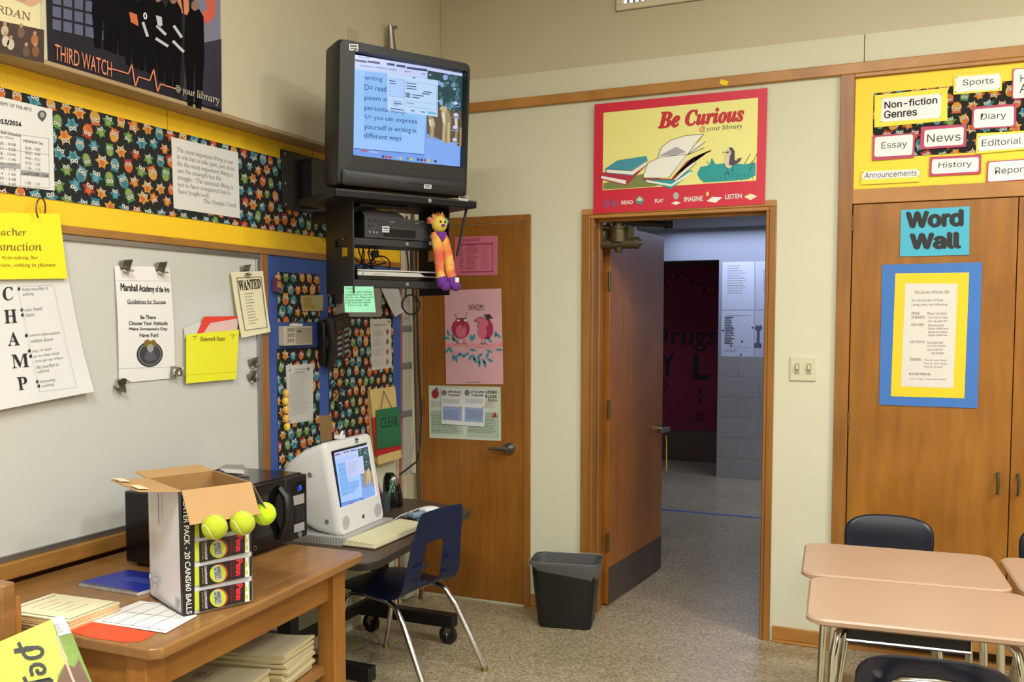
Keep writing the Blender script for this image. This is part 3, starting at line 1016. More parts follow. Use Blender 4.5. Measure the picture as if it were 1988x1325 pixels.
sh.poly([(1490, 650), (1520, 645), (1545, 680), (1545, 760), (1560, 770), (1580, 745), (1612, 742), (1590, 780), (1530, 815), (1490, 805), (1500, 740), (1515, 690)], slate, 5)
sh.line([(1430, 692), (1470, 690)], 4, dkl, 5).line([(1480, 838), (1485, 880)], 5, dkl, 5).line([(1525, 835), (1528, 872)], 5, dkl, 5).line([(1455, 878), (1500, 885)], 4, dkl, 5).ell((1482, 680), 4, dkl, 6, 8)
rp = mat('title_red', 'C2222F', 0.5)
sh.text('Be', (840, 322), (1045, 462), rp, 'italic', 0.028, 2).text('Curious', (1090, 304), (1632, 410), rp, 'italic', 0.028)
sh.text('@', (1222, 452), (1276, 505), rp, 'sans', 0.0, 2).text('your library', (1284, 452), (1612, 482), dkl, 'roman', 0.0)
for t, a_, b_ in (('READ', (505, 1135), (610, 1166)), ('PLAY', (812, 1120), (890, 1152)), ('IMAGINE', (1080, 1100), (1252, 1138)), ('LISTEN', (1458, 1078), (1610, 1114))):
    sh.text(t, a_, b_, paper_w, 'sans', 0.03, 1)
sh.ell((672, 1132), 36, tealb, 1).poly([(640, 1132), (672, 1098), (705, 1130), (672, 1140)], mat('ball_gold', 'E2D67A', 0.5), 2)
for c_ in ((362, 1166), (452, 1166)):   # a small bicycle, an open book and a lamp in the strip of pictures
    sh.ell(c_, 28, mat('strip_blue', '5C6BA8', 0.5), 1).ell(c_, 22, red, 2)
sh.line([(362, 1166), (400, 1120), (452, 1166), (395, 1170), (362, 1166)], 6, mat('strip_blue', '5C6BA8', 0.5), 3)
sh.poly([(960, 1160), (1005, 1140), (1050, 1155), (1005, 1175)], pg, 1).ell((1006, 1090), (26, 34), mat('strip_grey', 'B9B3B4', 0.5), 1)
sh.poly([(1285, 1140), (1340, 1100), (1430, 1105), (1370, 1155)], pg, 1).poly([(1630, 1100), (1690, 1070), (1752, 1095), (1690, 1130)], mat('strip_cream', 'E8E2B8', 0.5), 1).rect((1284, 1055), (1306, 1090), mat('ball_gold', 'E2D67A', 0.5), 1)
put(sh, 'library_poster', 'glossy red bordered poster reading Be Curious above the open doorway', 'poster')

# ---- papers on the closet door
def closet(q, m_, off, z='r7', th=0.0012):
    return sheetB(z, q, m_, off=0.0068 + off, th=th)


pk = mat('pink_paper', 'C96A86', 0.65)
pki = mat('pink_ink', '8E3D58', 0.65)
sh = closet([(222, 160), (440, 153), (440, 357), (215, 360)], pk, 0.001)
sh.rect((246, 195), (418, 198), pki).rect((246, 338), (418, 341), pki).rect((412, 198), (415, 338), pki).words((260, 170), (350, 186), 2, pki, 2, 0.4, 1)
sh.words((246, 205), (266, 330), 10, pki, 3, 0.35).words((280, 205), (345, 330), 11, pki, 4, 0.35).words((360, 210), (405, 330), 9, mat('pink_faint', 'B05A78', 0.65), 5, 0.35)
put(sh, 'pink_notice', 'bright pink form taped at the top of the closet door', 'notice')
sh = closet([(166, 435), (459, 425), (470, 918), (176, 918)], mat('pale_pink_poster', 'D5A5AE', 0.5, var=0.03), 0.001)
br_, lf_, ln_, bd_ = mat('branch_pink', 'D98F96', 0.6), mat('leaf_blue', '4E9BB0', 0.6), mat('pen_line', '3B2A30', 0.6), mat('bird_red', 'A42A4E', 0.6)
bd2 = mat('bird_rose', 'C9647E', 0.6)
sh.text('WHOM.', (290, 508), (372, 538), ln_, 'sans', 0.0, 1)
sh.poly([(170, 710), (300, 706), (380, 716), (465, 700), (466, 722), (380, 730), (300, 726), (172, 724)], br_, 1).line([(180, 728), (230, 760), (215, 790)], 4, br_).line([(290, 728), (270, 760)], 4, br_).line([(330, 728), (420, 735), (460, 760)], 4, br_)
rnd = random.Random(5)
for (x, y), a_ in zip([(188, 655), (180, 680), (212, 678), (222, 690), (305, 680), (318, 676), (400, 690), (430, 660), (445, 668), (182, 745), (200, 742), (214, 780), (240, 768), (228, 790), (280, 765), (300, 782), (320, 780), (316, 742), (345, 795), (350, 770), (372, 800), (388, 770), (400, 748), (404, 795), (375, 815), (348, 815), (450, 740), (325, 796), (260, 770)],
                      [1.2, 0.4, 1.4, 0.8, 1.3, 1.8, 0.9, 1.7, 0.6, 2.2, 1.2, 1.6, 2.3, 1.2, 2.6, 1.9, 1.1, 0.2, 1.5, 2.4, 0.9, 1.9, 0.4, 0.5, 1.2, 1.7, 0.1, 0.8, 0.6]):
    c_, s_ = math.cos(a_), math.sin(a_)
    P_ = [(-19, 0), (-8, 7), (6, 7), (19, 0), (6, -7), (-8, -7)]
    sh.poly([(x + u * c_ - v * s_, y + u * s_ + v * c_) for u, v in P_], lf_, 2)
    sh.line([(x - 19 * c_, y - 19 * s_), (x + 16 * c_, y + 16 * s_)], 1.5, ln_, 3)
sh.ell((251, 632), (47, 52), bd_, 2, 20).ell((254, 646), (28, 34), bd2, 3)
sh.poly([(256, 584), (266, 584), (262, 630)], bd_, 4).line([(256, 584), (262, 630), (268, 584)], 2, ln_, 5).ell((240, 590), (8, 5), paper_w, 4, 8).ell((275, 590), (8, 5), paper_w, 4, 8)
sh.line([(225, 582), (282, 578)], 4, ln_, 4).line([(232, 580), (222, 556)], 2, ln_).line([(275, 578), (284, 550)], 2, ln_)
sh.ell((385, 634), (34, 52), bd_, 2, 20).ell((362, 650), (24, 34), bd2, 3)
sh.poly([(385, 576), (345, 574), (322, 590), (348, 604), (336, 622), (370, 640), (395, 610)], bd2, 4).line([(375, 576), (345, 574), (322, 590), (348, 604), (336, 622)], 2.5, ln_, 5)
sh.poly([(370, 560), (400, 556), (419, 580), (388, 580)], ln_, 5).poly([(382, 575), (400, 572), (400, 590), (384, 588)], ln_, 6)
for x in (238, 270, 362, 378):
    sh.line([(x, 684), (x - 2, 704)], 4, mat('bird_leg', '9B6A66', 0.6), 3).line([(x - 14, 714), (x - 2, 704), (x + 12, 714)], 2.5, ln_)
sh.words((280, 906), (355, 912), 1, ink2, 2, 0.7, 1)
put(sh, 'bird_poster', 'pink poster of two red cartoon birds captioned WHOM', 'poster')
sh = closet([(86, 924), (456, 932), (458, 1210), (90, 1194)], mat('pale_green_print', 'C3CBBB', 0.55), 0.001)
sh.rect((95, 1050), (262, 1180), mat('green_panel', 'A9B8A4', 0.6), 0).rect((282, 1060), (448, 1196), mat('green_panel', 'A9B8A4', 0.6))
sh.ell((120, 968), (19, 24), mat('apple_red', '8E2F2F', 0.5), 1).line([(120, 950), (126, 936), (134, 946)], 5, ink, 2)
for x in (97, 285):
    sh.words((x + 4, 1062), (x + 150, 1175), 14, mat('green_ink', '6C7A6A', 0.6), 7, 0.3, 0.9)
    sh.words((x + 2, 1006), (x + 145, 1042), 5, ink3, 8, 0.4, 0.9)
sh.text('LOGIN', (380, 950), (436, 968), ink, 'sans', 0.03, 1).text('RULES', (378, 972), (436, 990), ink, 'sans', 0.02).text('Rules', (388, 990), (440, 1008), mat('apple_red', '8E2F2F', 0.5), 'italic', 0, 2).poly([(428, 1060), (440, 1088), (412, 1088)], mat('warning_red', 'B02A2A', 0.5), 2)
put(sh, 'safety_leaflet', 'pale green two-page leaflet taped low on the closet door', 'leaflet')
sh = closet([(151, 938), (378, 945), (372, 1137), (152, 1122)], mat('leaflet_white', 'D8D8DC', 0.55), 0.006)
bp_ = mat('leaflet_blue', '93A3C8', 0.55)
sh.rect((158, 1030), (257, 1108), bp_, 0).rect((272, 1036), (366, 1116), bp_)
for x, t1, t2 in ((158, 'SAFE PLACE', 'TO BE NOT'), (276, 'LET US LEARN', 'TO BE SAFE')):
    sh.ell((x + 8, 962), (13, 16), mat('badge_grey', '77777E', 0.5), 1).text(t1, (x + 26, 950), (x + 96, 964), ink, 'sans', 0.03, 1).text(t2, (x + 28, 968), (x + 92, 982), ink, 'sans', 0.02)
    sh.words((x, 992), (x + 92, 1022), 5, ink3, 9, 0.4, 0.95).words((x + 6, 1050), (x + 86, 1104), 8, mat('leaflet_blue_ink', '6577A6', 0.6), 4, 0.4, 0.95).ell((x + 92, 1036), 6, mat('badge_gold', 'C9A54A', 0.5), 2, 8)
put(sh, 'white_leaflet', 'white leaflet with two blue panels overlapping the pale green one', 'leaflet')
# ================================================================ left wall
YEND = -0.269
dsp = thing('bulletin_board', 'long yellow bordered owl fabric board above the whiteboard', 'bulletin board', (XB, -1.9, 1.84))
MB().box((XW + 0.003, -4.2, 1.846), (XB, YEND, 2.304), yellow_dot).build('backing_paper', dsp, smooth=False)
cotton('owl_cotton', 'L', (-4.2, 1.922), (-0.62, 2.233), dsp, 0.0015, 1, ulim=-2.75)
for y in (-1.907, -1.03):
    MB().box((XB, y - 0.001, 2.235), (XB + 0.001, y + 0.001, 2.304), mat('paper_seam', 'A5820F', 0.8)).build('seam', dsp)

wbd = thing('whiteboard', 'large whiteboard with aluminium edge and wooden chalk rail', 'whiteboard', (XB, -2.6, 0.75))
MB().box((XW, -4.2, 0.828), (XB - 0.004, -1.428, 1.797), white_board).build('writing_surface', wbd, smooth=False)
f = MB().box((XW, -4.2, 1.797), (XB + 0.004, -1.402, 1.8175), alum).box((XW, -1.428, 0.828), (XB + 0.004, -1.402, 1.797), alum).box((XW, -4.2, 0.808), (XB + 0.004, -1.402, 0.828), alum)
f.build('metal_frame', wbd, bevel=0.002)
MB().box((XW, -4.2, 1.8175), (XB + 0.008, YEND, 1.845), oak_h).box((XW, -1.402, 0.808), (XB + 0.006, -1.358, 1.8175), oak_v).build('wooden_frame', wbd, bevel=0.003)
MB().box((XW, -4.2, 0.757), (XB + 0.022, -1.37, 0.808), oak_h).box((XW, -4.2, 0.70), (XB - 0.015, -1.37, 0.757), wood('rail_brown', '6D4418', '55330F', (1, 1, 12), 4)).build('rail', wbd, bevel=0.004)

bbd = thing('notice_board', 'blue backed notice board with owl fabric panels around the wall phone', 'notice board', (XB, -0.8, 0.87))
MB().box((XW + 0.003, -1.355, 0.87), (XB, YEND, 1.8165), blue_paper).build('backing_paper', bbd, smooth=False)
cotton('owl_cotton', 'L', (-1.296, 1.535), (-0.992, 1.75), bbd, 0.0012, 11, r=0.0235)
cotton('owl_cotton', 'L', (-1.303, 0.90), (-1.0, 1.42), bbd, 0.0012, 12, r=0.0235)
cotton('owl_cotton', 'L', (-0.925, 0.90), (-0.349, 1.72), bbd, 0.0012, 13, r=0.0235)

# upper posters
sh = Sheet('z1', [(284, -700), (1283, -400), (1297, 672), (280, 378)], (0, 0, 0), NL, None, off=0.003)
y0, y1, zb, zt = -2.492, -1.738, 2.309, 3.38
pm = mat('poster_night', '1C1A22', 0.4, spec=0.25, var=0.15, vscale=5)
sh.mb.box((0.002, y0, zb), (0.0035, y1, zt), pm)
sh.th = 0.001
orange_t, pe, pe2 = mat('title_orange', 'D98261', 0.4), mat('figure_black', '0B0A0C', 0.7, spec=0.1), mat('window_violet', '555672', 0.4)
skin_p = mat('print_skin', '8E6A5A', 0.4)
for i in range(5):
    for j in range(3):
        x, y = 305 + i * 64, -40 + j * 75 + i * 14
        sh.poly([(x, y), (x + 50, y + 11), (x + 50, y + 72), (x, y + 60)], pe2 if i < 4 else mat('window_dim', '45455E', 0.4), 0)
fog = mat('poster_fog', '7C7D92', 0.5, spec=0.2)
sh.poly([(1110, -200), (1284, -150), (1288, 235), (1240, 262), (1190, 250), (1138, 60)], fog, 0)
sh.poly([(1180, 252), (1292, 228), (1294, 640), (1060, 580), (1090, 300)], mat('poster_street', '34323F', 0.5, spec=0.2, var=0.15), 0.4)
sh.poly([(1170, -160), (1240, -100), (1258, 20), (1256, 90), (1215, 137), (1186, 130), (1176, 80), (1206, 50), (1200, -80)], mat('poster_letter', 'CF5A44', 0.4), 1)
sh.poly([(1000, -150), (1030, -150), (1068, 78), (1050, 76)], mat('poster_letter_pale', 'CF8258', 0.4), 1).poly([(1060, -150), (1092, -150), (1104, 90), (1074, 84)], mat('poster_letter_pale', 'CF8258', 0.4), 1.4)
for x, t, b, w in ((600, -120, 300, 60), (690, -60, 330, 50), (770, -40, 400, 42), (850, -40, 430, 46), (920, -20, 480, 48), (1010, -10, 530, 48), (1135, 30, 640, 52)):
    sl = (x - 280) * 0.1
    sh.poly([(x - w, t + 60 + sl * 0.2), (x - w * 0.5, t + 20), (x + w * 0.5, t + 24), (x + w, t + 70), (x + w * 1.1, (t + b) / 2), (x + w * 0.75, b), (x + w * 0.1, b - 10), (x, (t + b) / 2 + 20), (x - w * 0.2, b - 14), (x - w * 0.8, b - 24), (x - w * 1.1, (t + b) / 2 - 20)], pe, 2 + (x // 90) % 2)
    sh.ell((x, t + 4), (22, 30), skin_p, 4, 12)
sh.poly([(750, 70), (795, 85), (805, 155), (760, 130)], mat('vest_orange', 'C9683A', 0.5), 5)
sh.text('0', (832, 70), (855, 118), paper_w, 'sans', 0.03, 5)
for a_, b_ in (((830, 130), (858, 215)), ((905, 225), (978, 272)), ((910, 150), (965, 205)), ((1005, 240), (1070, 305)), ((1010, 150), (1058, 220))):
    sh.line([a_, b_], 16, mat('vest_stripe', 'BDBDC4', 0.4), 5)
sh.poly([(905, 90), (940, 100), (945, 150), (920, 160)], mat('vest_stripe', 'BDBDC4', 0.4), 5)
Q = homog([(0, 0), (1, 0), (1, 1), (0, 1)], [(315, 258), (648, 330), (648, 450), (320, 360)])


def warp_text(sh, t, quad, m, style='sans', bold=0.0, L=6):
    """fit a line of text to four corners TL TR BR BL"""
    sh.L = L
    V, Fc = glyphs(t, style)
    sh.fit(V, Fc, quad, m, max(bold, 0))


warp_text(sh, 'THIRD WATCH', [(315, 256), (648, 362), (648, 452), (315, 350)], orange_t, 'sans', -0.005)
sh.line([(645, 402), (745, 432), (765, 375), (785, 510), (803, 450), (870, 472), (893, 405), (915, 540), (932, 492), (1022, 520)], 7, orange_t, 6)
warp_text(sh, '@ your library', [(1022, 495), (1276, 560), (1276, 625), (1022, 545)], mat('poster_cream', 'CFC7A8', 0.5), 'roman', 0.0)
put(sh, 'night_poster', 'large dark poster of people in uniform reading THIRD WATCH', 'poster')
y0, y1 = -3.15, -2.515
sh = Sheet('z1', [(-600, -500), (283, -300), (268, 372), (-600, 200)], (0, 0, 0), NL, None, off=0.003)
sh.th = 0.001
sh.mb.box((0.002, y0, 2.309), (0.0035, y1, 3.38), mat('cream_poster', 'D6CA9C', 0.4, var=0.05))
sh.poly([(-300, 20), (-300, 60), (255, 175), (255, 370), (-300, 240)], mat('painting_brown', '3C2A1E', 0.45, var=0.3, vscale=14), 0)
warp_text(sh, 'JORDAN', [(-86, 10), (178, 76), (178, 126), (-86, 52)], mat('title_brown', '6A4C3A', 0.5), 'roman', 0.0, 1)
sh.words((-40, -30), (150, -5), 1, mat('title_rose', 'B08A72', 0.5), 2, 0.5, 1)
sh.poly([(60, -120), (250, -80), (240, 10), (180, 40), (90, 0)], mat('poster_blush', 'C99A7E', 0.5), 0)
for x, y, c_ in ((25, 180, 'B9A184'), (30, 240, 'C4B49A'), (120, 190, '6B4F3A'), (200, 235, 'A4633C'), (205, 300, '7B4A2E'), (60, 260, 'B8AFA0'), (150, 300, '5C4433')):
    sh.ell((x, y), (22, 34), mat('painted_' + c_, c_, 0.5), 1, 10)
    sh.ell((x, y - 40), (11, 13), mat('painted_face', 'A98364', 0.5), 2, 10)
put(sh, 'book_poster', 'cream poster with a dark painting cut by the left edge', 'poster')

# small fittings high on the wall
MB_ = MB().box((0.0, -0.889, 2.80), (0.006, -0.815, 2.876), mat('ivory_blank', 'BFB08F', 0.5))
tag(MB_.build('blank_plate', bevel=0.002), 'blank wall plate painted like the wall above television', 'plate')
t = MB()
p = onL(760, 92, 0.035)
q = onL(757, 48, 0.035)
t.tube([(0.035, p.y, p.z - 0.08), p, (0.035, p.y - 0.008, p.z + 0.09), q], [0.026, 0.022, 0.014, 0.012], steel, 12)
t.tube([(0.035, p.y - 0.008, p.z + 0.085), (0.05, p.y + 0.025, p.z + 0.1)], 0.009, steel, 8).box((0, p.y - 0.02, p.z - 0.05), (0.02, p.y + 0.02, p.z + 0.0), steel)
t.tube([(0.0, p.y, p.z - 0.02), (0.035, p.y, p.z - 0.02)], 0.01, steel, 8)
tag(t.build('pipe_fitting'), 'bare metal pipe fitting on the wall behind the television', 'pipe')

# ---- papers on the long board and the whiteboard
sh = sheetL('z1', [(-330, 485), (304, 640), (318, 1115), (-330, 1050)], mat('schedule_paper', 'D9D6D2', 0.6), off=0.0042)
warp_text(sh, 'ACADEMY OF THE ARTS', [(-70, 577), (182, 632), (182, 652), (-70, 600)], ink2, 'sans', 0.01, 1)
warp_text(sh, '2013/2014', [(-40, 686), (122, 712), (122, 744), (-40, 722)], ink, 'inter', 0.04, 1)
warp_text(sh, 'Bell Schedule', [(2, 760), (118, 783), (118, 802), (2, 780)], ink2, 'sans', 0.02, 1)
warp_text(sh, 'MINIMUM Day', [(134, 815), (250, 833), (250, 852), (134, 836)], ink2, 'sans', 0.02, 1)
warp_text(sh, 'Regular Day', [(-60, 785), (78, 803), (78, 820), (-60, 800)], ink2, 'sans', 0.0, 1)
for i, (a_, b_) in enumerate((('8:00 - 9:08', '8:00 - 9:00'), ('9:11 - 9:25', '9:03 - 9:40'), ('9:28 - 10:44', '9:44 - 10:21'), ('10:47 - 11:40', '10:25 - 11:03'), ('11:44 - 12:37', '11:06 - 11:43'), ('12:40 - 1:10', '11:47 - 12:24'), ('1:14 - 1:56', ''), ('2:00 - 2:48', '1:00 - 1:37'), ('2:52 - 3:40', '1:41 - 2:18'))):
    y = 826 + i * 29
    warp_text(sh, a_, [(-30, y), (90, y + 14), (90, y + 30), (-30, y + 17)], ink2, 'sans', 0, 1)
    if b_:
        warp_text(sh, b_, [(145, y + 30), (232, y + 42), (232, y + 58), (145, y + 48)], ink2, 'sans', 0, 1)
gl_ = mat('table_grey', '9B9A99', 0.6)
sh.poly([(-100, 945), (116, 958), (116, 988), (-100, 975)], gl_, 0).poly([(118, 992), (284, 1012), (284, 1042), (118, 1024)], gl_, 0)
warp_text(sh, 'Lunch 12:24 - 12:56', [(124, 1003), (280, 1020), (280, 1036), (124, 1020)], ink, 'sans', 0.01, 1)
for a_, b_ in (((-60, 765), (282, 810)), ((-60, 1075), (286, 1100)), ((118, 795), (118, 1085)), ((282, 810), (286, 1100)), ((-60, 860), (284, 905))):
    sh.line([a_, b_], 2, ink3, 1)
sh.ell((243, 672), (26, 26), mat('crest_grey', '4F4E4E', 0.6), 1).ell((243, 672), (14, 16), gl_, 2).poly([(222, 690), (262, 692), (245, 712)], mat('crest_grey', '4F4E4E', 0.6), 2)
put(sh, 'bell_schedule', 'white bell schedule sheet pinned over the owl fabric at left', 'sheet')

sh = sheetL('z1', [(1000, 800), (1390, 892), (1402, 1277), (1015, 1218)], mat('creed_paper', 'D6D3CE', 0.65), off=0.0042)
for i, (t, x1) in enumerate((('The most important thing is not', 1360), ('to win but to take part, just as in', 1368), ('life the most important thing is', 1358), ('not the triumph but the', 1292), ('struggle.  The essential thing is', 1360), ('not to have conquered but to', 1345), ('have fought well.', 1225))):
    y, x0 = 858 + i * 40.6, 1030 + i * 1.4
    s_ = 0.235 - i * 0.012
    warp_text(sh, t, [(x0, y), (x1, y + (x1 - x0) * s_), (x1, y + 34 + (x1 - x0) * s_), (x0, y + 36)], ink2, 'roman', 0.0, 1)
warp_text(sh, 'The Olympic Creed', [(1188, 1162), (1378, 1186), (1378, 1220), (1188, 1196)], ink2, 'roman', 0.0, 1)
put(sh, 'creed_sheet', 'white sheet of the Olympic creed at middle of the owl fabric', 'sheet')

# noise-level guide hanging from a ring
chg = thing('behaviour_chart', 'yellow and white CHAMP chart hanging over the whiteboard', 'chart', (XB, -2.5, 1.28))
curl = lambda a, b: 0.008 + 0.022 * max(0, b - 0.2) ** 2 + 0.10 * max(0, a - 0.8) * max(0, b - 0.7)
sh = Sheet('z4', [(-600, 520), (405, 498), (538, 1200), (-480, 1400)], (XB, 0, 0), NL, mat('chart_white', 'DAD8D6', 0.5), off=0.0, n_sub=14, curl=curl, gap=0.0008)
for t, q in (('C', [(0, 563), (62, 557), (66, 640), (4, 646)]), ('H', [(8, 702), (84, 697), (92, 778), (14, 784)]), ('A', [(30, 838), (98, 834), (104, 916), (32, 921)]), ('M', [(48, 976), (150, 966), (158, 1048), (54, 1058)]), ('P', [(76, 1114), (138, 1108), (142, 1184), (86, 1192)])):
    warp_text(sh, t, q, ink, 'serif', 0.0, 1)
for i, (t, x0, y0, x1, y1) in enumerate((('None-teacher is', 118, 572, 280, 561), ('talking', 122, 605, 192, 598), ('raise hand', 136, 697, 243, 686), ('listen', 140, 730, 198, 722), ('correct information', 160, 855, 352, 838), ('written down', 170, 888, 308, 874), ('stay in seat', 178, 952, 296, 936), ('at no time may', 186, 984, 343, 962), ('you get up when', 194, 1012, 364, 990), ('the teacher is', 198, 1048, 336, 1028), ('talking', 206, 1080, 276, 1066), ('listening', 218, 1138, 310, 1124), ('writing', 228, 1166, 302, 1152))):
    warp_text(sh, t, [(x0, y0 - 8), (x1, y1 - 8), (x1, y1 + 14), (x0, y0 + 14)], ink2, 'roman', 0.0, 1)
for c_ in ((101, 573), (119, 701), (123, 732), (144, 858), (160, 952), (167, 984), (201, 1140), (209, 1167)):
    sh.ell(c_, (9, 10), ink, 1, 10).line([(c_[0], c_[1] - 8), (c_[0] + 5, c_[1] - 14)], 3, ink)
sh.line([(92, 556), (312, 548), (436, 1172), (212, 1200)], 1.5, ink3, 1).line([(92, 556), (212, 1200)], 1.5, ink3, 1)
sh.build('white_sheet', chg)
sh = Sheet('z4', [(-600, 90), (358, 112), (398, 508), (-600, 524)], (XB, 0, 0), NL, paper_y, off=0.012, n_sub=4, curl=lambda a, b: 0.004 + 0.006 * b, gap=0.0008)
bi = mat('brown_ink', '5F5320', 0.6)
for t, q in (('Teacher', [(-80, 196), (148, 200), (148, 246), (-80, 244)]), ('Instruction', [(-84, 290), (242, 287), (242, 338), (-84, 338)]), ('Note-taking, hw', [(-4, 368), (216, 368), (216, 396), (-4, 396)]), ('review, writing in planner', [(-40, 414), (328, 412), (328, 442), (-40, 444)])):
    warp_text(sh, t, q, bi, 'roman', 0.0, 1)
sh.build('yellow_header', chg)
r = MB()
c0 = onL(*zp('z4', (235, 90)), -0.085)
r.tube([c0 + Vector((0.0, 0.024 * math.cos(a_), 0.036 * math.sin(a_))) + Vector((0.02 * math.sin(a_ * 0.5), 0, 0)) for a_ in [PI * 1.25 - i * 0.22 for i in range(20)]], 0.0024, mat('ring_brown', '5A4630', 0.4, 0.5), 6)
r.build('ring', chg)
sh = sheetL('z4', [(-500, 1100), (380, 1080), (455, 1245), (-500, 1330)], mat('grey_sheet', 'B9B6AE', 0.6), off=-0.002)
put(sh, 'grey_sheet', 'plain grey sheet showing under the lower edge of the hanging chart', 'sheet')

sh = sheetL('z4', [(697, 430), (1035, 438), (1070, 1118), (724, 1150)], paper_w, off=-0.002, n_sub=6, curl=lambda a, b: 0.002 + 0.006 * math.sin(b * PI))
warp_text(sh, 'Marshall Academy of the Arts', [(728, 535), (1028, 560), (1028, 605), (730, 600)], ink, 'sans', 0.03, 1)
warp_text(sh, 'Guidelines for Success', [(768, 636), (1004, 640), (1004, 664), (768, 662)], ink, 'sans', 0.01, 1)
sh.line([(768, 664), (1004, 664)], 2, ink)
for t, q in (('Be There', (848, 734, 942)), ('Choose Your Attitude', (776, 770, 1014)), ("Make Someone's Day", (778, 807, 1014)), ('Have Fun!', (842, 843, 958))):
    warp_text(sh, t, [(q[0], q[1]), (q[2], q[1]), (q[2], q[1] + 24), (q[0], q[1] + 24)], ink, 'sans', 0.02, 1)
dg_ = mat('emblem_dark', '26272C', 0.5)
sh.ell((907, 972), (80, 78), dg_, 1, 28).ell((907, 972), (70, 68), gl_, 2, 28).ell((907, 972), (66, 64), mat('emblem_grey', '3B3D43', 0.5), 3, 28)
hn = mat('horn_gold', '7D6420', 0.5)
sh.ell((890, 908), (22, 26), hn, 4).ell((924, 908), (20, 24), hn, 4).ell((907, 935), (20, 26), gl_, 5).poly([(885, 960), (930, 955), (950, 1000), (900, 1020), (870, 995)], mat('emblem_mid', '55575E', 0.5), 4)
sh.line([(712, 1060), (1062, 1050)], 1.5, ink3, 1).line([(714, 520), (1030, 524)], 1.5, ink3)
put(sh, 'guidelines_sheet', 'white school guidelines sheet with a round emblem clipped to whiteboard', 'sheet')
sh = sheetL('z4', [(1408, 470), (1605, 462), (1638, 835), (1460, 872)], paper_c, off=0.006, n_sub=6, curl=lambda a, b: 0.004 + 0.012 * b * b, gap=0.0006)
warp_text(sh, 'WANTED', [(1450, 520), (1588, 508), (1590, 570), (1455, 585)], ink, 'serif', 0.015, 1)
for a_, b_ in (((1442, 505), (1592, 498)), ((1592, 498), (1618, 808)), ((1618, 808), (1482, 826)), ((1482, 826), (1442, 505))):
    sh.line([a_, b_], 5, ink2, 1)
sh.words((1488, 600), (1570, 790), 11, ink3, 6, 0.35)
put(sh, 'wanted_sheet', 'cream WANTED sheet clipped at the right end of the whiteboard', 'sheet')
# yellow pocket with papers
pkt = thing('paper_pocket', 'yellow paper pocket of loose papers stuck on the whiteboard', 'pocket', (XB, -1.7, 1.3))
sh = sheetL('z4', [(1126, 812), (1222, 770), (1300, 880), (1130, 880)], mat('pocket_clear', 'D0CECB', 0.3), off=0.004)
sh.build('back_sheet', pkt)
sh = sheetL('z4', [(1140, 852), (1462, 822), (1445, 1124), (1140, 1152)], mat('pocket_yellow', 'E8E42A', 0.5), off=0.014, th=0.002)
warp_text(sh, 'Homework Passes', [(1222, 864), (1375, 862), (1375, 890), (1222, 894)], bi, 'italic', 0.0, 1)
sh.line([(1172, 865), (1200, 860), (1186, 885)], 2.5, bi).line([(1405, 855), (1432, 852), (1420, 878)], 2.5, bi).line([(1142, 1100), (1444, 1080)], 2, mat('pocket_fold', 'C9C31C', 0.5), 1)
sh.build('front_pocket', pkt)
for q, m_, off, nm, lb in (([(1250, 742), (1462, 738), (1440, 850), (1206, 850)], mat('red_card', 'E0402E', 0.5), 0.007, 'folded_paper', 'red sheet standing in the yellow paper pocket'), ([(1288, 782), (1460, 752), (1448, 850), (1240, 850)], mat('rose_sheet', 'DDB9B4', 0.6), 0.0095, 'folded_paper', 'pale rose sheet in front of the red one in yellow pocket')):
    put(sheetL('z4', q, m_, off=off), nm, lb, 'paper')


def clip(px, label, rot=0.0, prong=True):
    p = onL(px[0], px[1], XB + 0.012)
    M = Matrix.Translation(p) @ Matrix.Rotation(rot, 4, 'X')
    mb = MB(M).box((-0.012, -0.02, -0.014), (-0.008, 0.02, 0.016), steel)
    mb.prism([(-0.008, -0.02, 0.016), (0.012, -0.021, 0.02), (0.012, -0.021, 0.016), (-0.006, -0.02, -0.012)], (0, 0.04, 0), steel)
    mb.prism([(-0.006, -0.016, -0.016), (0.016, -0.018, -0.022), (0.018, -0.018, -0.019), (-0.004, -0.016, -0.010)], (0, 0.034, 0), chrome)
    return tag(mb.build('magnetic_clip', bevel=0.001), label, 'clip', 'magnetic clips on the whiteboard')


for z_, lb, r_ in (((776, 428), 'steel clip at the top left of the guidelines sheet', 0.1), ((990, 440), 'steel clip at the top right of the guidelines sheet', 0.1), ((745, 1162), 'steel clip at the lower left corner of the guidelines sheet', 2.6), ((1508, 455), 'steel clip holding the top of the WANTED sheet', 0.15),
                   ((1556, 1022), 'empty steel clip near the right edge of the whiteboard, upper of two', 0.2), ((1550, 1108), 'empty steel clip near the right edge of the whiteboard, lower of two', 0.4)):
    clip(zp('z4', z_), lb, r_)
c = clip(zp('z4', (1075, 1080)), 'steel clip with a round hole at the lower right of guidelines sheet', 1.5)
p = onL(*zp('z4', (1082, 1080)), XB + 0.028)
tm = MB().tube([p + Vector((0, 0.013 * math.cos(a_), 0.013 * math.sin(a_))) for a_ in [i * PI / 8 for i in range(17)]], 0.003, chrome, 6)
tm.build('ring', c)

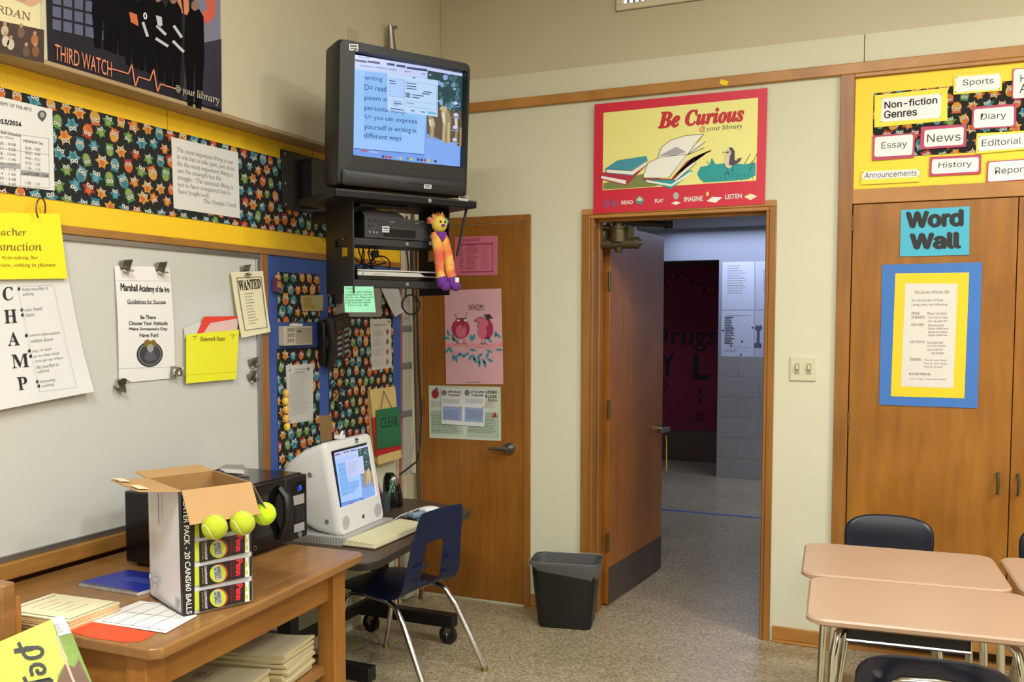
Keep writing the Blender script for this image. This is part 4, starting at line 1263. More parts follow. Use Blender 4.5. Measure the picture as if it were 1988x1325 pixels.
# ---- on the notice board
sp = thing('wall_speaker', 'beige intercom box with vent slots on the blue notice board', 'intercom', (XB, -1.19, 1.43))
bg = mat('beige_box', 'B6AE9A', 0.45)
MB().box((XB + 0.001, -1.292, 1.433), (XB + 0.035, -1.093, 1.517), bg).build('case', sp, bevel=0.003)
MB().box((XB + 0.035, -1.215, 1.44), (XB + 0.037, -1.099, 1.51), mat('beige_panel', '948C78', 0.5)).box((XB + 0.037, -1.205, 1.492), (XB + 0.0375, -1.178, 1.497), ink).build('front_panel', sp)
v = MB()
for i in range(4):
    for j in range(3):
        v.box((XB + 0.035, -1.27 + i * 0.013, 1.447 + j * 0.023), (XB + 0.0355, -1.266 + i * 0.013, 1.463 + j * 0.023), ink)
v.build('vent_slots', sp)
c = MB(Matrix.Translation((XB + 0.018, -1.19, 1.53))).box((-0.012, -0.03, -0.012), (0.014, 0.03, -0.002), white_pl).prism([(0, -0.03, -0.002), (0.01, -0.03, 0.004), (0.01, -0.02, 0.018), (0, -0.018, 0.02)], (0, 0, 0.0001), chrome).tube([(0.0, -0.012, 0.0), (0.004, 0.02, 0.018)], 0.008, chrome, 8)
tag(c.build('small_clip', bevel=0.001), 'silver clip lying on top of the beige intercom box', 'clip')
sh = sheetL('s6', [(440, 447), (703, 440), (697, 625), (460, 627)], mat('plaque_tan', '9C9264', 0.45), off=0.006, th=0.004)
sh.poly([(465, 470), (560, 465), (560, 560), (610, 560), (605, 600), (470, 596)], mat('plaque_gold', '8F7A1E', 0.4), 0)
put(sh, 'plastic_card', 'yellowed plastic card holder pinned above the wall phone', 'card')
ph = thing('wall_telephone', 'black desk phone mounted at an angle on the notice board', 'telephone', (XB, -0.92, 1.36))
PM = Matrix.Translation((XB + 0.012, -0.93, 1.462)) @ Matrix.Rotation(math.radians(12), 4, 'X') @ Matrix.Rotation(math.radians(8), 4, 'Y')
MB(PM).prism([(0, -0.10, -0.105), (0, 0.11, -0.105), (0, 0.11, 0.10), (0, -0.10, 0.10)], (0.04, 0, 0), black_pl).build('base', ph, bevel=0.008)
k = MB(PM)
k.box((0.04, -0.01, 0.045), (0.043, 0.095, 0.085), mat('phone_display', '2E2A2C', 0.2))
k.build('display', ph)
for j in range(5):
    for i, yy in enumerate((0.0, 0.06)):
        kk = MB(PM).box((0.04, yy, 0.025 - j * 0.027), (0.045, yy + 0.034, 0.025 - j * 0.027 + 0.012), mat('phone_key_red', '74352F', 0.4) if (i, j) == (0, 0) else mat('phone_key', '8E8E90', 0.4))
        kk.build('key', ph)
MB(PM).box((0.04, 0.04, -0.1), (0.0445, 0.053, 0.03), mat('phone_strip', '4C4B4D', 0.4)).build('label_strip', ph)
hs = MB(PM)
hs.tube([(0.045, -0.078, 0.115), (0.056, -0.078, 0.085), (0.062, -0.074, 0.0), (0.056, -0.074, -0.085), (0.045, -0.074, -0.118)], [0.022, 0.021, 0.014, 0.021, 0.023], black_pl, 12, flat=0.8)
hs.build('handset', ph)
cp = MB()
pts = []
for i in range(140):
    a_ = i * 0.9
    t_ = i / 139
    s_ = math.sin(t_ * PI)
    y_ = -0.80 - 0.16 * t_ - 0.02 * math.sin(t_ * 2 * PI)
    z_ = 1.36 - 0.24 * s_
    pts.append((XB + 0.022 + 0.009 * math.cos(a_), y_ + 0.009 * math.sin(a_), z_))
cp.tube(pts, 0.0022, rubber, 5)
cp.build('coiled_cord', ph)
put(sheetL('s7', [(664, 705), (806, 700), (808, 985), (676, 1030)], mat('kraft_strip', '8A6A42', 0.8), off=0.004), 'kraft_strip', 'strip of brown paper below the coiled phone cord', 'paper')
sh = sheetL('s7', [(268, 118), (590, 100), (586, 762), (295, 805)], mat('memo_paper', 'BDBAB6', 0.65), off=0.004)
sh.text('School Accountability', (368, 158), (498, 172), ink2, L=1).text('Committee notice', (368, 188), (498, 200), ink2).words((312, 215), (540, 690), 30, ink3, 4, 0.35).ell((528, 160), 17, mat('crest_dark', '3A3A3C', 0.6), 1).ell((528, 160), 8, gl_, 2).poly([(302, 165), (328, 165), (315, 195)], ink2, 1)
put(sh, 'memo_sheet', 'white printed memo left of the coiled phone cord', 'sheet')
sh = sheetL('z3', [(722, 896), (855, 892), (862, 1205), (735, 1224)], mat('memo_paper2', 'C2BFBB', 0.65), off=0.004)
sh.text('Emergency Procedures', (742, 924), (832, 938), ink2, L=1)
for i, (y, c_) in enumerate(((972, '9A4A52'), (1035, '6A6A4A'), (1100, 'A0506A'), (1165, '8A6A72'))):
    sh.words((740, y - 8), (812, y + 32), 6, ink3, i, 0.35).ell((833, y + 4), (9, 18), mat('mini_' + c_, c_, 0.6), 1, 10)
sh.ell((842, 912), 8, ink2, 1)
put(sh, 'procedure_sheet', 'tall white sheet with four small pictures right of the phone', 'sheet')
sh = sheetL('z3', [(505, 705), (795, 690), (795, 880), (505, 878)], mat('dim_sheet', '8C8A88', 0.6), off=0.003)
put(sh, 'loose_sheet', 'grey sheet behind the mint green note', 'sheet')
sh = sheetL('z3', [(790, 690), (900, 680), (920, 840), (850, 880)], mat('hung_sheet', 'B5B3B3', 0.6), off=0.01, n_sub=4, curl=lambda a, b: 0.03 * b)
sh.words((820, 705), (890, 830), 10, ink3, 3, 0.3)
put(sh, 'hanging_sheet', 'loose printed sheet hanging aslant beside the cables', 'sheet')
# string of small lanterns beside the memo
sl = thing('lantern_string', 'string of five small yellow lanterns hung on the owl fabric', 'string lights', (XB, -1.25, 1.07))
for i, (x, y) in enumerate(((272, 447), (265, 540), (272, 640), (270, 745), (285, 838))):
    p = onL(*zp('s7', (x, y)), XB + 0.018)
    l = MB().loft([[p + Vector((w_ * math.cos(a_), w_ * math.sin(a_), z_)) for a_ in [k_ * PI / 3 for k_ in range(6)]] for w_, z_ in ((0.008, -0.016), (0.015, -0.006), (0.015, 0.008), (0.007, 0.017))], mat('lantern_yellow', 'E2BE3A', 0.5) if i in (1, 4) else mat('lantern_gold', 'DDA64A', 0.5))
    l.build('lantern', sl, bevel=0.001)
pp = [onL(*zp('s7', q_), XB + 0.008) for q_ in ((270, 390), (262, 490), (275, 590), (262, 690), (280, 790))]
wv = MB().tube(pp, 0.002, mat('wire_blue_grey', '6F8494', 0.5), 5)
for q_, r_ in (((190, 570), (260, 600)), ((200, 640), (262, 670)), ((205, 775), (330, 775)), ((232, 390), (285, 400)), ((225, 490), (300, 485))):
    wv.tube([onL(*zp('s7', q_), XB + 0.01), onL(*zp('s7', r_), XB + 0.012)], 0.0018, mat('wire_blue_grey', '6F8494', 0.5), 5)
wv.build('wire', sl)
pf = MB()
p = onL(*zp('s6', (165, 320)), XB + 0.02)
pf.box(p + Vector((-0.012, -0.016, -0.03)), p + Vector((0.012, 0.016, 0.028)), mat('charm_plum', '5E3552', 0.6)).sph(p + Vector((0.005, 0, 0.03)), 0.014, mat('charm_gold', 'B9873A', 0.6), 10, 8).box(p + Vector((0.012, -0.011, -0.012)), p + Vector((0.0135, 0.011, 0.012)), mat('charm_orange', 'CC7A3C', 0.6))
tag(pf.build('pin_charm', bevel=0.003), 'small plum and gold charm pinned at left edge of the upper owl panel', 'charm')
# hanging folder with the CLEAR card
hf = thing('hanging_folder', 'manila folder hanging at the right end of the notice board', 'folder', (XB, -0.45, 0.81))
sh = sheetL('z5', [(652, 232), (800, 212), (838, 630), (705, 672)], mat('manila', 'D3B878', 0.65), off=0.008, th=0.004)
sh.build('cover', hf)
sh = sheetL('z5', [(642, 240), (690, 226), (706, 672), (662, 640)], mat('manila_dark', 'A9854A', 0.7), off=0.004)
sh.build('back_cover', hf)
sh = sheetL('z5', [(670, 395), (836, 378), (838, 580), (690, 622)], mat('folder_red', 'B3202C', 0.5), off=0.014, th=0.0015)
sh.build('red_sheet', hf)
cc = thing('clear_card', 'green card reading CLEAR hung by a cord on the folder', 'card', (XB, -0.4, 0.88))
sh = sheetL('z5', [(693, 352), (828, 330), (838, 556), (695, 582)], mat('card_green', '1F6A45', 0.5), off=0.018, th=0.002)
sh.text('CLEAR', (718, 398), (820, 442), mat('card_ink', '173D2B', 0.6), 'sans', 0.0, 1)
sh.build('card', cc)
MB().tube([onL(*zp('z5', q_), XB + 0.022) for q_ in ((722, 345), (738, 240), (784, 335))], 0.002, rubber, 5).build('cord', cc)

# ---- cables and raceways in the corner
yc = lambda px, x=-0.115: onL(px, 700, x).y
rw = MB()
for a_, b_ in ((783, 790), (791, 797)):
    rw.box((XW, yc(a_), 0.02), (XW + 0.03, yc(b_), 1.78), mat('raceway_grey', 'A9A498', 0.5))
for z in (1.02, 1.28, 1.48):
    rw.box((XW - 0.001, yc(780) - 0.002, z), (XW + 0.033, yc(799), z + 0.035), mat('grey_tape', '6B6A66', 0.5))
for z in (0.7,):
    rw.box((XW, yc(784), 0.02), (XW + 0.035, yc(806), z), mat('raceway_cream', 'B7AE92', 0.6))
tag(rw.build('cable_raceway', bevel=0.003), 'pair of grey surface raceways bound with tape in the corner', 'raceway')
oc = MB().tube([(XW + 0.03, yc(777), 2.0), (XW + 0.03, yc(778), 1.3), (XW + 0.028, yc(777), 0.9), (XW + 0.03, yc(774), 0.5), (XW + 0.03, yc(770), 0.02)], 0.006, mat('cable_orange', 'A8432C', 0.5), 8)
tag(oc.build('orange_cable'), 'orange cable running down the edge of the notice board', 'cable')
p0, p1 = onL(801, 420, -0.09), onL(813, 985, -0.08)
dv_ = (p1 - p0)
stk = MB().tube([p0 - dv_ * 0.12, p0 + dv_ * 1.6], 0.011, wood('stick_brown', '5E4A33', '49372A', (10, 10, 1)), 10)
tag(stk.build('wooden_pole'), 'long brown wooden pole leaning in the corner beside closet', 'pole')
bc = MB().tube([(XW + 0.04, yc(806), 2.0), (XW + 0.04, yc(806), 1.7), (XW + 0.045, yc(808), 1.3), (XW + 0.05, yc(811), 1.0), (XW + 0.06, yc(805), 0.86), (-0.06, yc(792), 0.78), (-0.04, onL(776, 970, -0.04).y, 0.74)], 0.005, rubber, 8)
tag(bc.build('black_cable'), 'black cable curving down from the corner to the desk speaker', 'cable')
lp = MB()
c0 = onL(798, 592, -0.06)
lp.tube([c0 + Vector((0, 0.09 * math.cos(a_), 0.052 * math.sin(a_))) for a_ in [i * PI / 14 for i in range(29)]], 0.0045, rubber, 8)
lp.tube([c0 + Vector((0, -0.06, 0.04)), onL(793, 520, -0.06), onL(788, 470, -0.05), onL(790, 420, -0.03)], 0.0045, rubber, 8)
lp.tube([c0 + Vector((0, 0.02, 0.05)), onL(798, 540, -0.05), onL(797, 480, -0.05), onL(812, 440, -0.03)], 0.0045, rubber, 8)
tag(lp.build('cable_loop'), 'loop of black cable hanging under television shelves', 'cable')
# ================================================================ television on its wall mount
TV0 = Vector((0.5136, -1.230, 2.376))
TVY, TVT = 1.047, 0.059
MT = frame(TV0, TVY, TVT)
MS = frame(TV0, TVY, 0)


def rrect(x0, x1, z0, z1, r, y, k=4):
    """rounded rectangle ring in the local x-z plane at depth y"""
    out = []
    for cx, cz, a0 in ((x1 - r, z1 - r, 0), (x0 + r, z1 - r, 90), (x0 + r, z0 + r, 180), (x1 - r, z0 + r, 270)):
        for i in range(k + 1):
            a = math.radians(a0 + 90 * i / k)
            out.append(Vector((cx + r * math.cos(a), y, cz + r * math.sin(a))))
    return out


tv = thing('television', 'black tube television showing a computer desktop on wall mount', 'television', TV0 - Vector((0, 0, 0.32)))
b = MB(MT)
b.loft([rrect(-0.12, 0.20, -0.20, 0.15, 0.03, 0.37), rrect(-0.20, 0.22, -0.24, 0.18, 0.03, 0.24), rrect(-0.322, 0.274, -0.316, 0.225, 0.03, 0.085), rrect(-0.326, 0.278, -0.318, 0.236, 0.03, 0.0),
        rrect(-0.318, 0.270, -0.312, 0.230, 0.026, -0.03), rrect(-0.258, 0.258, -0.196, 0.198, 0.008, -0.034), rrect(-0.254, 0.254, -0.191, 0.192, 0.006, 0.004)], grey_pl, cap=False)
b.poly(rrect(-0.12, 0.20, -0.20, 0.15, 0.03, 0.37), grey_pl)
b.build('case', tv, ang=50)
b = MB(MT).loft([rrect(-0.305, 0.262, -0.312, -0.252, 0.012, -0.026), rrect(-0.305, 0.262, -0.312, -0.252, 0.012, -0.042), rrect(-0.295, 0.252, -0.304, -0.259, 0.01, -0.047)], grey_pl)
b.box((-0.02, -0.0485, -0.283), (0.17, -0.046, -0.281), black_gl)
b.build('speaker_panel', tv)
nS = (MT.to_3x3() @ Vector((0, -1, 0)))
scr = lambda n_, c, e=1.0: mat('screen_' + n_, c, 0.12, emit=e, spec=0.6)
sh = Sheet('z2', [(470, 248), (1186, 370), (1168, 974), (466, 905)], TV0, nS, scr('blue', '6F9AEA'), off=0.0, th=0.0012, gap=0.0003)
G = {k: scr(k, v) for k, v in dict(doc='96C3FA', docl='AACBFC', hi='86B9F2', dlg='BBD6F8', menu='C3CCF4', dark='2F3F6E', tree='24454A', tree2='3E6A70', tree3='5B8B98', sky='86A8DC', tan='9C8A6A', tan2='C3AE86', tan3='5D5040', text='22467F', grey='7F9CCB', floor='7CA8EE', red='C23A4A', gold='D9C26A', cyan='6AB6D8').items()}
sh.poly([(955, 330), (1186, 370), (1178, 700), (955, 640)], G['tree'], 0)
rnd = random.Random(3)
for i in range(70):
    x, y = rnd.uniform(965, 1170), rnd.uniform(350, 610)
    sh.ell((x, y), (rnd.uniform(6, 20), rnd.uniform(6, 22)), G[('tree', 'tree2', 'tree3', 'sky', 'tree2')[i % 5] if y > 420 else ('tree', 'sky', 'tree', 'tree2')[i % 4]], 1 + i % 3, 8)
sh.poly([(955, 590), (1178, 615), (1174, 860), (955, 760)], G['tan3'], 1)
sh.poly([(950, 790), (1172, 830), (1168, 974), (940, 950)], G['floor'], 2)


def dog(x, y, s, m, m2):
    sh.poly([(x, y), (x + 26 * s, y - 14 * s), (x + 60 * s, y + 10 * s), (x + 72 * s, y + 70 * s), (x + 60 * s, y + 150 * s), (x + 48 * s, y + 215 * s), (x + 30 * s, y + 212 * s), (x + 36 * s, y + 130 * s), (x + 18 * s, y + 100 * s), (x + 8 * s, y + 40 * s)], m, 4)
    sh.ell((x + 20 * s, y - 4 * s), (24 * s, 22 * s), m2, 5, 10).poly([(x + 6 * s, y - 22 * s), (x + 12 * s, y - 44 * s), (x + 22 * s, y - 24 * s)], m, 5).poly([(x - 8 * s, y + 4 * s), (x + 8 * s, y - 6 * s), (x + 8 * s, y + 14 * s)], G['tan3'], 6)
    sh.line([(x + 26 * s, y + 80 * s), (x + 20 * s, y + 205 * s)], 16 * s, m2, 5).line([(x + 56 * s, y + 80 * s), (x + 54 * s, y + 212 * s)], 16 * s, m2, 5)
    sh.poly([(x + 10 * s, y + 20 * s), (x + 30 * s, y + 14 * s), (x + 34 * s, y + 90 * s), (x + 18 * s, y + 80 * s)], scr('chest', 'D9D2C0'), 6)


dog(1040, 610, 1.0, G['tan'], G['tan2'])
dog(962, 660, 0.62, G['tan2'], G['tan'])
dog(1122, 650, 0.9, G['tan3'], G['tan'])
for x, y in ((1138, 565), (1140, 640), (1134, 720), (1132, 800)):
    sh.ell((x, y), (15, 12), G['menu'], 7, 8).rect((x - 26, y + 15), (x + 26, y + 27), G['sky'], 7)
sh.poly([(476, 250), (1184, 370), (1183, 392), (476, 274)], G['menu'], 4)
sh.poly([(476, 274), (960, 342), (957, 405), (476, 345)], G['menu'], 5)
for x0, x1, y in ((492, 566, 282), (572, 652, 290), (698, 746, 306), (758, 816, 316), (824, 956, 330)):
    sh.poly([(x0, y), (x1, y + (x1 - x0) * 0.13), (x1, y + (x1 - x0) * 0.13 + 15), (x0, y + 14)], G['dark'], 6)
for x0, x1, y in ((520, 610, 318), (622, 700, 330), (706, 762, 342), (510, 585, 262), (810, 850, 356), (920, 945, 372)):
    sh.poly([(x0, y), (x1, y + (x1 - x0) * 0.13), (x1, y + (x1 - x0) * 0.13 + 8), (x0, y + 8)], G['grey'], 7)
sh.poly([(488, 345), (958, 405), (936, 896), (484, 855)], G['doc'], 5)
sh.poly([(552, 360), (700, 378), (700, 620), (830, 640), (895, 660), (888, 762), (795, 750), (790, 815), (548, 795)], G['hi'], 6)
for t, q in (('writing', [(553, 386), (667, 398), (667, 434), (553, 424)]), ('D= read a', [(553, 444), (722, 460), (722, 496), (553, 482)]), ('poem and', [(553, 512), (730, 530), (730, 566), (553, 552)]), ('personal study.', [(553, 576), (825, 604), (822, 644), (553, 618)]), ('U= you can express', [(556, 636), (890, 668), (890, 708), (556, 672)]), ('yourself in writing in', [(550, 696), (884, 726), (884, 766), (550, 742)]), ('different ways', [(548, 754), (790, 776), (790, 816), (548, 798)])):
    warp_text(sh, t, q, G['text'], 'sans', 0.005, 7)
sh.poly([(700, 372), (1024, 420), (1022, 654), (700, 608)], G['dlg'], 9)
sh.poly([(708, 402), (806, 416), (803, 530), (714, 520)], G['docl'], 10).line([(708, 402), (806, 416), (803, 530), (714, 520), (708, 402)], 2, G['grey'], 11).line([(810, 420), (1016, 452), (1014, 612), (808, 582), (810, 420)], 2, G['grey'], 11)
sh.line([(812, 548), (1014, 574)], 2, G['grey'], 11)
for x0, x1, y in ((712, 750, 418), (716, 752, 434), (820, 882, 432), (820, 885, 450), (820, 886, 466), (930, 985, 488), (920, 972, 500), (858, 932, 508), (858, 905, 524), (736, 792, 548), (738, 796, 562), (740, 770, 574), (820, 872, 560), (716, 806, 596), (850, 872, 610), (914, 940, 618), (860, 880, 398)):
    sh.poly([(x0, y), (x1, y + (x1 - x0) * 0.13), (x1, y + (x1 - x0) * 0.13 + 6), (x0, y + 6)], G['text'] if (x0 + y) % 3 else G['grey'], 12)
sh.poly([(816, 495), (846, 500), (846, 532), (816, 528)], G['tree3'], 11).poly([(958, 618), (1014, 626), (1012, 640), (958, 634)], G['cyan'], 12)
sh.line([(488, 856), (936, 896)], 4, G['text'], 8).line([(530, 870), (575, 874)], 8, G['red'], 8).line([(585, 878), (640, 882)], 6, G['docl'], 8)
for i, c_ in enumerate(('dark', 'red', 'red', 'grey', 'cyan', 'gold', 'cyan', 'tree3', 'gold', 'cyan', 'text', 'dark', 'red', 'gold', 'grey', 'dark')):
    sh.ell((672 + i * 22.5, 909 + i * 2), (9, 10), G[c_], 8, 8)
sh.build('screen', tv)


def decal(plane, z, q, m, name, parent, off, marks=2):
    sh = Sheet(z, q, plane[0], plane[1], m, off=off, th=0.0006)
    A, B = q[0], q[2]
    for i in range(marks):
        sh.rect((0.12, 0.2 + i * 0.38), (0.88, 0.42 + i * 0.38), midgrey if i else ink, 0, uv=True)
    return sh.build(name, parent)


decal((TV0, nS), 'z2', [(456, 182), (514, 186), (515, 230), (456, 224)], sticker, 'asset_sticker', tv, 0.033, 2)
decal((TV0, nS), 'z2', [(938, 1087), (986, 1090), (984, 1116), (937, 1113)], sticker, 'asset_sticker', tv, 0.049, 2)
sh = Sheet('z2', [(830, 960), (876, 962), (876, 978), (830, 976)], TV0, nS, None, off=0.031)
sh.text('Zenith', (832, 960), (876, 976), mat('badge_silver', 'A5A3A0', 0.3, 0.5), 'italic')
sh.build('badge', tv)

mt = thing('television_mount', 'black steel wall mount with three shelves holding the television', 'wall mount', (XB, -1.09, 1.66))
wp = MB().box((XB, -1.262, 2.02), (XB + 0.012, -0.80, 2.272), black_mt)
for y, z in ((-1.245, 2.255), (-1.245, 2.13), (-1.245, 2.04)):
    wp.disc((XB + 0.012, y, z), (1, 0, 0), 0.006, 0.004, steel, 8)
wp.build('wall_plate', mt, bevel=0.003)
am = MB().box((XB + 0.012, -1.12, 2.04), (XB + 0.06, -1.06, 2.25), black_mt)
for z in (1.995,):
    e_ = MS @ Vector((0.0, 0.30, z - TV0.z))
    am.tube([(XB + 0.05, -1.09, z), e_], 0.028, black_mt, 8)
am.build('swivel_arm', mt)
ty0 = -0.32 - 0.01
tr = MB(MS).box((-0.328, -0.012, ty0 - 0.028), (0.322, 0.34, ty0 - 0.004), black_mt).box((-0.328, -0.012, ty0 - 0.028), (0.322, 0.0, ty0 + 0.002), grey_pl)
tr.disc((0.09, -0.012, ty0 - 0.014), (0, -1, 0), 0.009, 0.003, steel, 14)
tr.build('television_tray', mt, bevel=0.002)
decal((MS @ Vector((0, -0.0125, 0)), MS.to_3x3() @ Vector((0, -1, 0))), 'z2', [(1162, 1160), (1224, 1166), (1222, 1196), (1160, 1190)], mat('steel_label', 'A7A5A0', 0.4), 'maker_label', mt, 0.0005, 1)
for x, nm in ((-0.214, 'side_plate'), (0.236, 'side_plate')):
    pz0, pz1, py0, py1 = -0.725, -0.355, 0.07, 0.32
    p = MB(MS)
    hy0, hy1, hz0, hz1 = py0 + 0.05, py1 - 0.08, -0.575, -0.50      # hole
    for a, c in (((py0, pz0), (py1, hz0)), ((py0, hz1), (py1, pz1)), ((py0, hz0), (hy0, hz1)), ((hy1, hz0), (py1, hz1))):
        p.box((x - 0.003, a[0], a[1]), (x + 0.003, c[0], c[1]), black_mt)
    p.build(nm, mt)
for z, nm in ((-0.505, 'video_shelf'), (-0.672, 'lower_shelf')):
    xl, xr = (-0.206, 0.232) if z > -0.6 else (-0.208, 0.230)
    s_ = MB(MS).box((xl, 0.085, z - 0.024), (xr, 0.27, z), black_mt).box((xl, 0.08, z - 0.026), (xr, 0.086, z + 0.002), grey_pl).disc((0.035, 0.08, z - 0.012), (0, -1, 0), 0.008, 0.003, steel, 14)
    s_.build(nm, mt, bevel=0.001)
decal((MS @ Vector((0, 0.0795, 0)), MS.to_3x3() @ Vector((0, -1, 0))), 's8', [(1086, 654), (1180, 660), (1176, 698), (1086, 692)], mat('steel_label', 'A7A5A0', 0.4), 'maker_label', mt, 0.0005, 1)
MB(MS).tube([(0.30, 0.03, ty0 - 0.02), (0.262, 0.05, -0.56)], 0.006, black_mt, 8).build('brace_rod', mt)

# video recorder, the case on top of it, disc player
SY = MS.to_3x3() @ Vector((0, -1, 0))
vc = thing('video_recorder', 'black video recorder on the middle shelf under the television', 'video recorder', MS @ Vector((0.03, 0.2, -0.505)))
MB(MS).box((-0.160, 0.092, -0.501), (0.19, 0.265, -0.418), black_pl).build('case', vc, bevel=0.002)
fp = MB(MS).box((-0.160, 0.078, -0.50), (0.19, 0.092, -0.416), mat('front_charcoal', '202023', 0.45)).box((-0.075, 0.0765, -0.492), (0.075, 0.078, -0.460), black_gl).box((-0.1, 0.077, -0.448), (0.105, 0.078, -0.424), black_pl)
fp.disc((0.148, 0.078, -0.452), (0, -1, 0), 0.02, 0.012, black_pl, 20)
for x, z, r in ((-0.135, -0.43, 0.006), (-0.112, -0.43, 0.005), (-0.14, -0.452, 0.004), (-0.125, -0.452, 0.004), (-0.139, -0.478, 0.005), (-0.122, -0.478, 0.005), (-0.107, -0.478, 0.005), (0.175, -0.438, 0.004), (0.175, -0.468, 0.004)):
    fp.disc((x, 0.078, z), (0, -1, 0), r, 0.004, midgrey if z == -0.478 else black_pl, 10)
fp.build('front_panel', vc)
decal((MS @ Vector((0, 0.078, 0)), SY), 's8', [(622, 506), (692, 510), (690, 570), (622, 566)], sticker, 'asset_sticker', vc, 0.001, 2)
decal((MS @ Vector((0, 0.078, 0)), SY), 's8', [(1098, 588), (1168, 592), (1166, 632), (1096, 626)], sticker, 'asset_sticker', vc, 0.001, 2)
sh = Sheet('s8', [(690, 440), (1000, 440), (1000, 500), (690, 500)], MS @ Vector((0, 0.077, 0)), SY, None, off=0.0)
sh.text('Zenith', (700, 456), (740, 474), mat('badge_silver', 'A5A3A0', 0.3, 0.5), 'italic').text('VCR', (944, 472), (980, 484), mat('badge_silver', 'A5A3A0', 0.3, 0.5))
sh.build('badge', vc)
pc = MB(MS).grid(lambda u, v: Vector((-0.148 + 0.19 * u, 0.10 + 0.15 * v, -0.4155 + 0.042 * math.sin(PI * min(1, max(0, v * 1.0))) ** 0.4 * (1 - 0.15 * u) * (1 if 0 < u < 1 else 0.6))), 10, 8, mat('grey_pouch', '8E8E92', 0.35, 0.5, bump=0.3, bscale=60))
pc.box((-0.146, 0.101, -0.417), (0.04, 0.248, -0.4155), mat('grey_pouch', '8E8E92', 0.35, 0.5))
tag(pc.build('equipment_pouch'), 'shiny grey zipped pouch lying on top of the video recorder', 'pouch')
fk = MB(MS).prism([(-0.16, 0.12, -0.372), (0.06, 0.12, -0.372), (0.085, 0.16, -0.368), (0.04, 0.32, -0.36), (-0.18, 0.32, -0.36)], (0, 0, 0.012), black_pl)
tag(fk.build('flat_case'), 'flat black slab on the grey pouch under the television tray', 'case')
dv = thing('disc_player', 'slim silver fronted disc player on the lowest shelf', 'disc player', MS @ Vector((0.0, 0.2, -0.672)))
MB(MS).box((-0.188, 0.096, -0.669), (0.218, 0.265, -0.628), black_pl).build('case', dv, bevel=0.002)
fp = MB(MS).box((-0.188, 0.086, -0.652), (0.218, 0.097, -0.636), mat('silver_plastic', 'BCBBB8', 0.3, 0.3)).box((-0.188, 0.086, -0.633), (0.218, 0.097, -0.6275), mat('silver_plastic', 'BCBBB8', 0.3, 0.3)).box((-0.188, 0.0865, -0.668), (0.218, 0.097, -0.653), black_gl)
fp.prism([(0.10, 0.0855, -0.636), (0.218, 0.0855, -0.636), (0.218, 0.0855, -0.648), (0.125, 0.0855, -0.648)], (0, -0.0005, 0), black_gl)
fp.build('front_panel', dv)
sh = Sheet('s8', [(395, 960), (1010, 960), (1010, 1000), (395, 1000)], MS @ Vector((0, 0.0855, 0)), SY, None, off=0.0)
sh.text('Z', (420, 966), (438, 984), ink, 'italic').text('DVD PLAYER', (532, 974), (650, 986), ink2)
sh.build('badge', dv)
wr = MB(MS)
rnd = random.Random(9)
for i in range(9):
    x0 = -0.12 + 0.016 * i
    wr.tube([(x0, 0.285, -0.505), (x0 + rnd.uniform(-0.02, 0.03), 0.285, -0.545), (x0 + rnd.uniform(-0.03, 0.05), 0.275, -0.585), (-0.09 + rnd.uniform(-0.02, 0.1), 0.28, -0.615), (-0.06 + rnd.uniform(-0.02, 0.08), 0.30, -0.626)], 0.0032, rubber, 6)
wr.tube([(0.02 + 0.045 * math.cos(a_), 0.28, -0.59 + 0.034 * math.sin(a_)) for a_ in [i * PI / 10 for i in range(21)]], 0.003, rubber, 6)
wr.box((-0.03, 0.26, -0.565), (0.0, 0.275, -0.535), mat('plug_grey', '3A3A38', 0.5))
tag(wr.build('cable_bundle'), 'tangle of black cables hanging behind the disc player', 'cables')
sh = Sheet('z3', [(556, 682), (745, 684), (755, 850), (557, 850)], MS @ Vector((0, 0.075, 0)), SY, mat('mint_note', '8FD9B4', 0.6), off=0.0, th=0.0008, n_sub=4, curl=lambda a, b: 0.006 * b * b)
gi = mat('note_ink', '3C6B5A', 0.6)
warp_text(sh, 'STAGE,', [(562, 690), (620, 692), (620, 706), (562, 704)], gi, 'italic', 0.0, 1)
for i, (t, x0, x1) in enumerate((('A stone wall is nothing', 570, 732), ('compared to us, you and', 562, 738), ('that be me. Please stay', 562, 740), ('it never mind. I will', 562, 722), ('miss you very much!', 562, 728), ('I love you, Big', 575, 712))):
    warp_text(sh, t, [(x0, 714 + i * 17), (x1, 712 + i * 17), (x1, 726 + i * 17), (x0, 728 + i * 17)], gi, 'italic', 0.0, 1)
put(sh, 'mint_note', 'mint green handwritten note hanging from the lowest television shelf', 'note')
rt = MB().box((XB + 0.002, -0.90, 1.62), (XB + 0.028, -0.842, 1.99), black_mt)
tag(rt.build('power_strip', bevel=0.004), 'black strip on the wall hanging below the television mount', 'power strip')

# plush toy hung over the right end of the shelves
pl = thing('plush_toy', 'tie-dyed plush toy with yellow face and purple feet', 'plush toy', MS @ Vector((0.16, 0.0, -0.66)))
fur = lambda n_, c: mat(n_, c, 0.95, bump=0.9, bscale=260, bdist=0.006)
oy, yw, pr, tq, rs = fur('plush_orange', 'E08148'), fur('plush_yellow', 'DDBE52'), fur('plush_purple', '6B2F92'), fur('plush_teal', '5FA98C'), fur('plush_rose', 'D9746C')
gd = bpy.data.materials.new('plush_tie_dye')
gd.use_nodes = True
nt = gd.node_tree
bs = nt.nodes['Principled BSDF']
bs.inputs['Roughness'].default_value = 0.95
tc = nt.nodes.new('ShaderNodeTexCoord')
nz = nt.nodes.new('ShaderNodeTexNoise')
nz.inputs['Scale'].default_value = 14
rp = nt.nodes.new('ShaderNodeValToRGB')
for i, (p_, c_) in enumerate(((0.34, 'D9634F'), (0.47, 'E0884A'), (0.58, 'E8B45A'), (0.68, 'E6D58A'))):
    el = rp.color_ramp.elements[i] if i < 2 else rp.color_ramp.elements.new(p_)
    el.position, el.color = p_, lin(c_)
